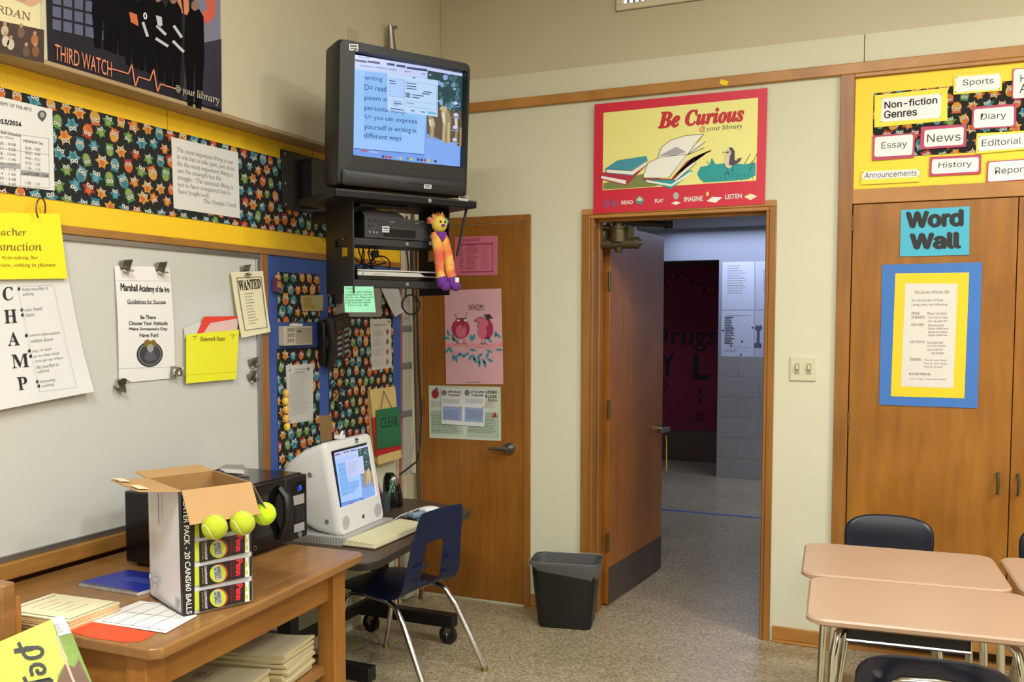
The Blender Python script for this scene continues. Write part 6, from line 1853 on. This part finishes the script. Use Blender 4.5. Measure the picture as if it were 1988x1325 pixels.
sh.words((340, 290), (370, 440), 9, ink3, 4, 0.3).poly([(396, 285), (403, 285), (406, 505), (400, 505)], ink2, 1).poly([(330, 555), (337, 556), (342, 690), (335, 688)], ink2, 1)
for c_ in ((343, 880), (380, 905)):
    sh.ell(c_, (11, 28), mat('stamp_grey', '8C8A90', 0.5), 1, 16).ell(c_, (8, 20), card_wh, 2, 16)
for i in range(8):
    sh.poly([(520, 1028 + i * 9), (548, 1042 + i * 9.4), (548, 1046 + i * 9.4), (520, 1032 + i * 9)], ink2, 1)
sh.build('side_print', bxt)
tape = MB()
for s_ in (0.1, 0.65):
    a_ = c00 + Vector((0, 0, HB + 0.0035)) + E2 * s_ + dl * 0.7
    tape.poly([a_, a_ + E2 * 0.3, a_ + E2 * 0.28 + dl * 0.25, a_ + E2 * 0.02 + dl * 0.25], mat('torn_paper', 'D9C8A4', 0.8))
tape.build('torn_label', bxt, fix=False)


def ball(p, m_, label):
    o = MB(Matrix.Translation(p) @ Matrix.Rotation(0.7, 4, 'X') @ Matrix.Rotation(0.4, 4, 'Z')).sph((0, 0, 0), 0.0335, m_, 28, 20)
    o.tube([(0.0332 * math.cos(t_) * (0.8 + 0.0 * t_), 0.0338 * (0.75 * math.sin(t_) + 0.25 * math.sin(3 * t_)) * 0.75, 0.0338 * 0.6 * math.cos(2 * t_) * 1.0) for t_ in [0]], 0.0001, m_, 3) if False else None
    pts = []
    for i in range(49):
        t_ = 2 * PI * i / 48
        v_ = Vector((math.cos(t_) + 0.35 * math.cos(3 * t_), math.sin(t_) - 0.35 * math.sin(3 * t_), 1.05 * math.sin(2 * t_))).normalized() * 0.0332
        pts.append(v_)
    o.tube(pts, 0.0012, mat('ball_seam', 'D6D9AC', 0.8), 4, cap=False)
    return tag(o.build('tennis_ball'), label, 'ball', 'tennis balls wedged on the carton flaps')


pc_ = hit(416.6, 1024, N0 + nF * 0.07, nF)
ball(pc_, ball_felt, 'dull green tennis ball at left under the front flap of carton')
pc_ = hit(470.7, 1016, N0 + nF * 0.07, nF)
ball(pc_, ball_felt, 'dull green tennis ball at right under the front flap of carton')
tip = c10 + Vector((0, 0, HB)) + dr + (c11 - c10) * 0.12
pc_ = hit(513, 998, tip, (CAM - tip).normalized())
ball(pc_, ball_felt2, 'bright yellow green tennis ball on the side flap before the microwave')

# papers and notebook on the table
nbk = thing('spiral_notebook', 'blue spiral notebook on the table behind the tennis ball carton', 'notebook', (0.2, -2.43, ZT))
q = [onF(*zp('z7', p_), ZT + 0.012) for p_ in ((470, 345), (832, 405), (1000, 330), (770, 268))]
q = [q[0], q[1], q[1] + (q[3] - q[0]), q[3]]
MB().prism([Vector((p_.x, p_.y, ZT + 0.0105)) for p_ in q], (0, 0, 0.0015), mat('notebook_blue', '1A2A9C', 0.35)).build('cover', nbk)
MB().prism([Vector((p_.x, p_.y, ZT + 0.001)) for p_ in q], (0, 0, 0.0095), paper_w).build('pages', nbk)
sp_ = MB()
for i in range(34):
    c_ = q[0].lerp(q[1], (i + 0.5) / 34)
    sp_.tube([c_ + Vector((-0.002 - 0.004 * math.cos(a_), -0.006 * abs(math.cos(a_)) * 0.6, 0)) + Vector((0, 0, -0.005 + 0.008 * math.sin(a_))) for a_ in [k_ * PI / 4 for k_ in range(9)]], 0.0009, steel, 4)
sp_.build('spiral_wire', nbk)
tx = MB()
for i in range(5):
    a_ = q[0].lerp(q[3], 0.45 + i * 0.05) + (q[1] - q[0]) * 0.35
    b_ = a_ + (q[1] - q[0]) * (0.5 - 0.06 * (i % 2))
    d_ = (q[3] - q[0]) * 0.018
    tx.prism([Vector((p_.x, p_.y, ZT + 0.012)) for p_ in (a_, b_, b_ + d_, a_ + d_)], (0, 0, 0.0003), mat('notebook_print', '5566B4', 0.4))
tx.build('cover_print', nbk)


def flat(name, label, cat, z_, q_, m_, zz, t_, off=None):
    pts = [onF(*zp(z_, p_), zz) for p_ in q_]
    mb = MB().prism([Vector((p_.x, p_.y, zz - t_)) for p_ in pts], (0, 0, t_), m_)
    return mb, pts


def ink_lines(mb, z_, lines, zz, w, m_):
    for a_, b_ in lines:
        A_, B_ = onF(*zp(z_, a_), zz), onF(*zp(z_, b_), zz)
        s_ = (B_ - A_).cross(Vector((0, 0, 1))).normalized() * w / 2
        mb.prism([A_ + s_, B_ + s_, B_ - s_, A_ - s_], (0, 0, 0.0003), m_)


folder_or = mat('orange_sheet', 'EF4B24', 0.6)
mb, _ = flat('', '', '', 's2', [(700, 600), (1050, 535), (1880, 680), (1690, 780), (1500, 790), (1100, 735), (830, 660)], folder_or, ZT + 0.0015, 0.001)
tag(mb.build('orange_sheet', smooth=False), 'bright orange sheet at the near corner of the work table', 'paper')
mb, _ = flat('', '', '', 's2', [(1055, 535), (1690, 292), (2080, 340), (2380, 470), (2000, 680)], paper_w, ZT + 0.003, 0.001)
ink_lines(mb, 's2', [((1225, 535), (1770, 320)), ((1400, 562), (1990, 330)), ((1585, 590), (2100, 370)), ((1780, 620), (2220, 410)), ((1500, 425), (2200, 505)), ((1225, 540), (2000, 650)), ((1770, 322), (2080, 355))], ZT + 0.003, 0.0018, mat('grid_ink', '5A5A5E', 0.6))
tag(mb.build('grid_sheet', smooth=False), 'white sheet of ruled boxes lying under the tennis ball carton', 'paper')
pad = MB()
q = [onF(*zp('s2', p_), ZT + 0.028) for p_ in ((180, 375), (640, 195), (1440, 305), (830, 530), (640, 505), (-60, 390))]
q = [onF(*zp('s2', p_), ZT + 0.03) for p_ in ((-150, 330), (640, 198), (1440, 303), (820, 535))]
q[0] = q[1] + (q[3] - q[2])
lay = 12
for i in range(lay):
    o_ = Vector((rnd.uniform(-0.002, 0.002), rnd.uniform(-0.002, 0.002), 0))
    pad.prism([Vector((p_.x, p_.y, ZT + 0.001 + i * 0.0024)) + o_ for p_ in q], (0, 0, 0.0022), (mat('pad_tan', 'DCAE74', 0.7), paper_c)[i % 2] if i < lay - 1 else paper_c)
zt_ = ZT + 0.001 + lay * 0.0024
for a_, b_ in ((0.06, 0.06),):
    f_ = lambda u, v: Vector((q[0].x, q[0].y, zt_)) + (Vector((q[1].x, q[1].y, 0)) - Vector((q[0].x, q[0].y, 0))) * v + (Vector((q[3].x, q[3].y, 0)) - Vector((q[0].x, q[0].y, 0))) * u
    for P_, Q_ in (((0.1, 0.05), (0.1, 0.92)), ((0.05, 0.07), (0.95, 0.07)), ((0.97, 0.06), (0.97, 0.98))):
        A_, B_ = f_(*P_), f_(*Q_)
        s_ = (B_ - A_).cross(Vector((0, 0, 1))).normalized() * 0.0015
        pad.prism([A_ + s_, B_ + s_, B_ - s_, A_ - s_], (0, 0, 0.0003), mat('pad_line', '4A4A40', 0.6))
    for i in range(5):
        A_, B_ = f_(0.25 + i * 0.12, 0.3), f_(0.25 + i * 0.12, 0.75 - 0.1 * (i % 2))
        s_ = (B_ - A_).cross(Vector((0, 0, 1))).normalized() * 0.004
        pad.prism([A_ + s_, B_ + s_, B_ - s_, A_ - s_], (0, 0, 0.0002), mat('pad_faint', 'C9BF98', 0.7))
tag(pad.build('cream_pad', smooth=False), 'thick pad of cream printed sheets on the near end of table', 'pad')

# ---- wooden chair against the end of the table with a second carton on its seat
wc = thing('wooden_chair', 'wooden chair at the left edge against the end of the table', 'chair', (0.2, -3.1, 0))
for x in (-0.04, 0.335):
    MB().box((x - 0.02, -2.965, 0), (x + 0.02, -2.91, 0.845), leg_wood).build('back_leg', wc, bevel=0.004)
    MB().box((x - 0.02, -3.36, 0), (x + 0.02, -3.32, 0.42), leg_wood).build('front_leg', wc, bevel=0.004)
rl = MB().box((-0.06, -2.972, 0.72), (0.362, -2.93, 0.888), table_wood)
rl.build('top_rail', wc, bevel=0.006)
MB().box((-0.04, -2.955, 0.55), (0.335, -2.935, 0.61), leg_wood).build('back_slat', wc, bevel=0.003)
MB().box((-0.07, -3.38, 0.42), (0.38, -2.905, 0.45), table_wood).build('seat', wc, bevel=0.006)
MB().disc((0.362, -2.945, 0.745), (1, 0, 0), 0.008, 0.003, rubber, 10).build('screw', wc)

PN0 = Vector((0.62, -3.02, 0.80))
nP = Vector((0.56, -0.62, 0.55)).normalized()
lid = thing('ball_box', 'lime green tennis ball box with big black letters at lower left', 'box', (0.45, -3.2, 0.45))
q = [(-520, 1010), (745, 465), (1240, 1600), (-60, 2150)]
sh = Sheet('s2', q, PN0, nP, mat('lime_print', 'C9CF27', 0.4, var=0.04, vscale=10), th=0.001, off=0.0)
grn, brn = mat('grass_print', '6F8A1E', 0.5, var=0.35, vscale=25), mat('clay_print', '6B4526', 0.5, var=0.3, vscale=20)
sh.poly([(640, 560), (830, 590), (1240, 1600), (640, 1600), (700, 1180), (820, 1000), (690, 720)], grn, 0).poly([(790, 1050), (900, 1100), (950, 1000), (1240, 1600), (640, 1700), (700, 1250)], brn, 1)
sh.line([(690, 720), (760, 930), (870, 1220), (960, 1420)], 30, mat('print_rose', 'C3A08C', 0.5), 2)
sh.poly([(625, 510), (768, 468), (862, 685), (712, 722)], paper_w, 3)
for i in range(9):
    a_ = 1.0 * i
    sh.line([(652 + a_ * 6.5, 582 + a_ * 13), (712 + a_ * 6.5, 560 + a_ * 13)], 7 if i % 3 else 4, ink2, 4)
warp_text(sh, '0 72489 01009', [(740, 530), (800, 660), (788, 672), (728, 540)], ink2, 'sans', 0.0, 4)
lg_ = mat('logo_black', '171716', 0.5)
# big brush letters running down the side
sh.poly([(165, 878), (395, 840), (410, 895), (178, 935)], lg_, 4)
sh.line([(225, 800), (300, 960), (345, 990), (430, 985), (500, 960), (522, 900), (480, 860), (300, 868)], 44, lg_, 5)
sh.line([(395, 1205), (372, 1120), (395, 1075), (470, 1060), (530, 1085), (550, 1145), (500, 1180), (450, 1165), (455, 1120)], 44, lg_, 5)
sh.line([(290, 1215), (330, 1300), (600, 1245)], 46, lg_, 5).line([(440, 1280), (620, 1240), (640, 1400)], 46, lg_, 5)
sh.build('printed_face', lid)
q3 = [sh.pt(p_, 0) for p_ in q]
MB().prism([p_ - nP * 0.0005 for p_ in q3], -nP * 0.13, card_wh).build('body', lid, bevel=0.002)

# ================================================================ chairs, bin, pupils' desks
def shell(M, name, parent, m_, prof, wid, hole=None, th_=0.007, nu=12, dish=0.02):
    """moulded seat or back: prof = (y, z) along the middle, wid = half width along it"""
    n = len(prof) - 1
    P = [Vector((0, p_[0], p_[1])) for p_ in prof]

    def fn(u, v):
        i = min(int(round(v * n)), n)
        t_ = (P[min(i + 1, n)] - P[max(i - 1, 0)]).normalized()
        nn = Vector((1, 0, 0)).cross(t_)
        s_ = 2 * u - 1
        w_ = wid[i]
        return P[i] + Vector((s_ * w_, 0, 0)) + nn * dish * (1 - s_ * s_) * -1
    mb = MB(M).grid(fn, nu, n, m_, hole)
    return mb.build(name, parent, fix=False, solid=th_, sub=2)


# blue chair at the computer; +y is where a sitter faces
fx = Vector((-0.985, 0.17, 0))
CM = frame((0.325, -1.05, 0), math.atan2(fx.y, fx.x) - PI / 2)
ch = thing('school_chair', 'navy plastic school chair pulled up to the computer desk', 'chair', (0.345, -1.045, 0))
prof = [(0.22, 0.345), (0.212, 0.375), (0.15, 0.394), (0.08, 0.392), (0.0, 0.386), (-0.08, 0.38), (-0.13, 0.378), (-0.17, 0.385), (-0.198, 0.408), (-0.213, 0.45), (-0.222, 0.50), (-0.23, 0.555), (-0.238, 0.6), (-0.248, 0.65), (-0.258, 0.70), (-0.266, 0.735), (-0.268, 0.748)]
wid = [0.18, 0.19, 0.2, 0.2, 0.2, 0.2, 0.2, 0.199, 0.197, 0.193, 0.187, 0.18, 0.173, 0.165, 0.156, 0.149, 0.138]
shell(CM, 'seat_shell', ch, navy, prof, wid, hole=lambda i, j: 4 <= i <= 7 and 8 <= j <= 11, dish=0.012)
rb = MB(CM)
for sx in (-1, 1):
    for z_, y_ in ((0.43, -0.218), (0.50, -0.232)):
        rb.prism([(sx * 0.085 - 0.03, y_, z_), (sx * 0.085 + 0.035, y_, z_ + 0.004), (sx * 0.085 + 0.035, y_ - 0.006, z_ + 0.012), (sx * 0.085 - 0.03, y_ - 0.006, z_ + 0.008)], (0, 0, 0.008), navy)
rb.build('rib', ch, bevel=0.002)
for sx in (-1, 1):
    for k_, pts in (('rear', [(sx * 0.15, 0.02, 0.366), (sx * 0.16, -0.10, 0.362), (sx * 0.168, -0.15, 0.345), (sx * 0.178, -0.2, 0.28), (sx * 0.2, -0.345, 0.012)]), ('front', [(sx * 0.15, 0.02, 0.366), (sx * 0.155, 0.10, 0.362), (sx * 0.16, 0.135, 0.34), (sx * 0.172, 0.16, 0.25), (sx * 0.182, 0.215, 0.012)])):
        lg = MB(CM).tube(pts, 0.0125, chrome, 10).build('leg', ch)
        e_ = pts[-1]
        MB(CM).tube([(e_[0], e_[1], 0.0), (e_[0], e_[1], 0.01), (e_[0], e_[1], 0.022)], [0.017, 0.015, 0.011], mat('glide_brass', '9A8350', 0.35, 0.8), 12).build('foot_glide', lg)
MB(CM).tube([(-0.155, 0.03, 0.366), (0.155, 0.03, 0.366)], 0.009, chrome, 8).tube([(-0.155, -0.08, 0.362), (0.155, -0.08, 0.362)], 0.009, chrome, 8).build('crossbar', ch)

# waste bin
BM = frame((0.808, -0.175, 0), math.radians(11)) @ Matrix.Diagonal((0.94, 0.92, 0.985, 1))
bn_ = thing('waste_bin', 'black plastic waste bin with clear liner beside the open doorway', 'bin', (0.795, -0.185, 0))


def r2(x, y, r, z, k=5):
    return [Vector((p_.x, p_.z, z)) for p_ in rrect(-x, x, -y, y, r, 0, k)]


bp_ = mat('bin_black', '121213', 0.4)
MB(BM).loft([r2(0.138, 0.085, 0.03, 0.0), r2(0.146, 0.09, 0.034, 0.02), r2(0.178, 0.12, 0.045, 0.325), r2(0.187, 0.129, 0.05, 0.328), r2(0.189, 0.131, 0.05, 0.342), r2(0.18, 0.122, 0.046, 0.342), r2(0.14, 0.086, 0.03, 0.02)], bp_).build('body', bn_)
rnd = random.Random(8)
lv = []
wob = lambda a: [p_ * (1 + rnd.uniform(-a, a)) if False else Vector((p_.x * (1 + rnd.uniform(-a, a)), p_.y * (1 + rnd.uniform(-a, a)), p_.z + rnd.uniform(-a, a) * 0.3)) for p_ in a_]
lo_ = []
for s_, z_, w_ in ((0.96, 0.16, 0.02), (0.985, 0.30, 0.01), (1.0, 0.345, 0.004), (1.025, 0.348, 0.004), (1.035, 0.325, 0.006), (1.02, 0.285, 0.012)):
    a_ = r2(0.181 * s_ if z_ > 0.3 else 0.172 * s_ * (0.9 if z_ < 0.2 else 1), 0.123 * s_ if z_ > 0.3 else 0.112 * s_ * (0.88 if z_ < 0.2 else 1), 0.046, z_)
    lo_.append([Vector((p_.x * (1 + rnd.uniform(-w_, w_)), p_.y * (1 + rnd.uniform(-w_, w_)), p_.z + (rnd.uniform(-0.012, 0.02) - p_.x * 0.12 if z_ == 0.285 else 0))) for p_ in a_])
for k_ in (3, 4, 5):
    lo_[k_] = [Vector((p_.x * 1.035, p_.y * 1.05, p_.z)) for p_ in lo_[k_]]
MB(BM).loft(lo_, clear_bag, cap=False).build('liner', bn_, fix=False)

# pupils' desks
DA = math.radians(4.5)
u_, v_ = Vector((math.cos(DA), math.sin(DA), 0)), Vector((-math.sin(DA), math.cos(DA), 0))
D0 = Vector((2.375, -1.205, 0))
DW, DD, DH = 0.615, 0.452, 0.73
book = mat('tray_black', '211E1C', 0.5)


def student_desk(c, label, flip=1):
    M = Matrix.Translation(c) @ Matrix.Rotation(DA if flip == 1 else DA + PI, 4, 'Z')
    t = thing('student_desk', label, 'desk', c, 0, 'pupil desks')
    MB(M).loft([r2(DW / 2 - 0.012, DD / 2 - 0.012, 0.05, DH - 0.022, 7), r2(DW / 2, DD / 2, 0.055, DH - 0.015, 7), r2(DW / 2, DD / 2, 0.055, DH - 0.005, 7), r2(DW / 2 - 0.006, DD / 2 - 0.006, 0.052, DH, 7)], desk_tan).build('desk_top', t, ang=25)
    (tx0, tx1), ty0_, ty1_, tz = ((-0.2, 0.11) if flip == 1 else (-0.11, 0.2)), -DD / 2 + 0.06, DD / 2 - 0.06, DH - 0.072
    tr_ = MB(M).box((tx0, ty0_, tz), (tx1, ty1_, tz + 0.006), book)
    for e0, e1 in (((tx0, ty1_ - 0.006), (tx1, ty1_)), ((tx0, ty0_), (tx0 + 0.006, ty1_)), ((tx1 - 0.006, ty0_), (tx1, ty1_)), ((tx0, ty0_), (tx1, ty0_ + 0.006))):
        tr_.box((e0[0], e0[1], tz + 0.006), (e1[0], e1[1], DH - 0.024), book)
    tr_.tube([(tx0, ty0_, tz + 0.004), (tx1, ty0_, tz + 0.004)], 0.006, chrome, 8).tube([(tx0, ty1_, tz + 0.004), (tx1, ty1_, tz + 0.004)], 0.006, chrome, 8)
    tr_.build('book_tray', t)
    for sx in (-1, 1):
        for sy in (-1, 1):
            pts = [(sx * 0.15, sy * 0.09, DH - 0.034), (sx * 0.195, sy * 0.12, DH - 0.036), (sx * 0.222, sy * 0.15, DH - 0.06), (sx * 0.232, sy * 0.165, DH - 0.12), (sx * 0.255, sy * 0.19, 0.012)]
            lg = MB(M).tube(pts, 0.0125, chrome, 10).build('leg', t)
            MB(M).tube([(sx * 0.255, sy * 0.19, 0), (sx * 0.255, sy * 0.19, 0.02)], [0.018, 0.014], steel, 12).build('foot_glide', lg)
    return t


st = 0.468
student_desk(D0, 'tan student desk at the back left of the group, beside cabinet')
student_desk(D0 - v_ * st + u_ * 0.028, 'tan student desk at the front left of the group', -1)
student_desk(D0 + u_ * (DW + 0.02), 'tan student desk cut by the right edge, back row')
student_desk(D0 - v_ * st + u_ * (0.028 + DW + 0.02), 'tan student desk cut by the right edge, front row', -1)


def desk_chair(c, rz, label, hb=0.715, balls=True):
    M = frame(c, rz)
    t = thing('classroom_chair', label, 'chair', c, 0, 'chairs at the pupil desks')
    oval = []
    b = MB(M)
    W_, H_ = 0.172, 0.088
    rr = []
    for d_, s_ in ((0.010, 0.90), (0.014, 0.97), (0.006, 1.0), (-0.004, 0.97), (-0.008, 0.88)):
        ring = []
        for i in range(36):
            a_ = 2 * PI * i / 36
            e_ = 0.6
            x = W_ * s_ * math.copysign(abs(math.cos(a_)) ** e_, math.cos(a_))
            zz = H_ * s_ * math.copysign(abs(math.sin(a_)) ** e_, math.sin(a_))
            ring.append(Vector((x, -0.19 - d_ + 0.9 * x * x - zz * 0.12, hb - H_ + zz - 0.25 * x * x)))
        rr.append(ring)
    b.loft(rr, navy_d).build('backrest', t, ang=60)
    b = MB(M)
    ring0 = [Vector((0.19 * math.copysign(abs(math.cos(a_)) ** 0.6, math.cos(a_)), 0.04 + 0.19 * math.copysign(abs(math.sin(a_)) ** 0.6, math.sin(a_)), 0.43)) for a_ in [2 * PI * i / 32 for i in range(32)]]
    b.loft([[Vector((p_.x * s_, 0.04 + (p_.y - 0.04) * s_, z_)) for p_ in ring0] for s_, z_ in ((0.95, 0.418), (1.0, 0.426), (0.98, 0.438), (0.8, 0.432))], navy_d).build('seat', t)
    arch = [(-0.115, -0.222, hb - 0.11), (-0.1, -0.226, hb - 0.075), (-0.07, -0.23, hb - 0.055), (0, -0.236, hb - 0.048), (0.07, -0.23, hb - 0.055), (0.1, -0.226, hb - 0.075), (0.115, -0.222, hb - 0.11)]
    MB(M).tube(arch, 0.013, chrome, 12).build('back_bracket', t)
    for sx in (-1, 1):
        MB(M).tube([(sx * 0.12, -0.212, hb - 0.08), (sx * 0.125, -0.205, hb - 0.17), (sx * 0.14, -0.19, 0.47), (sx * 0.145, -0.14, 0.415), (sx * 0.15, 0.10, 0.412)], 0.011, chrome, 10).build('back_tube', t)
        for sy in (-1, 1):
            e_ = (sx * 0.2, 0.04 + sy * 0.2, 0.03)
            lg = MB(M).tube([(sx * 0.15, 0.04 + sy * 0.1, 0.412), (sx * 0.155, 0.04 + sy * 0.135, 0.39), e_], 0.0115, chrome, 10).build('leg', t)
            MB(M).sph((e_[0], e_[1], 0.0325), 0.0325, mat('foot_ball', 'A9C03A', 0.9), 18, 12).build('ball_foot', lg)
    return t


desk_chair((2.335, -0.62, 0), DA + PI, 'dark navy chair tucked in between the back left desk and cabinet', 0.74)
desk_chair((2.98, -0.575, 0), DA + PI, 'dark navy chair cut by the right edge before the cabinet', 0.74)
desk_chair((2.452, -2.0, 0), DA, 'dark navy chair at the bottom edge pushed under the front desk', 0.762)
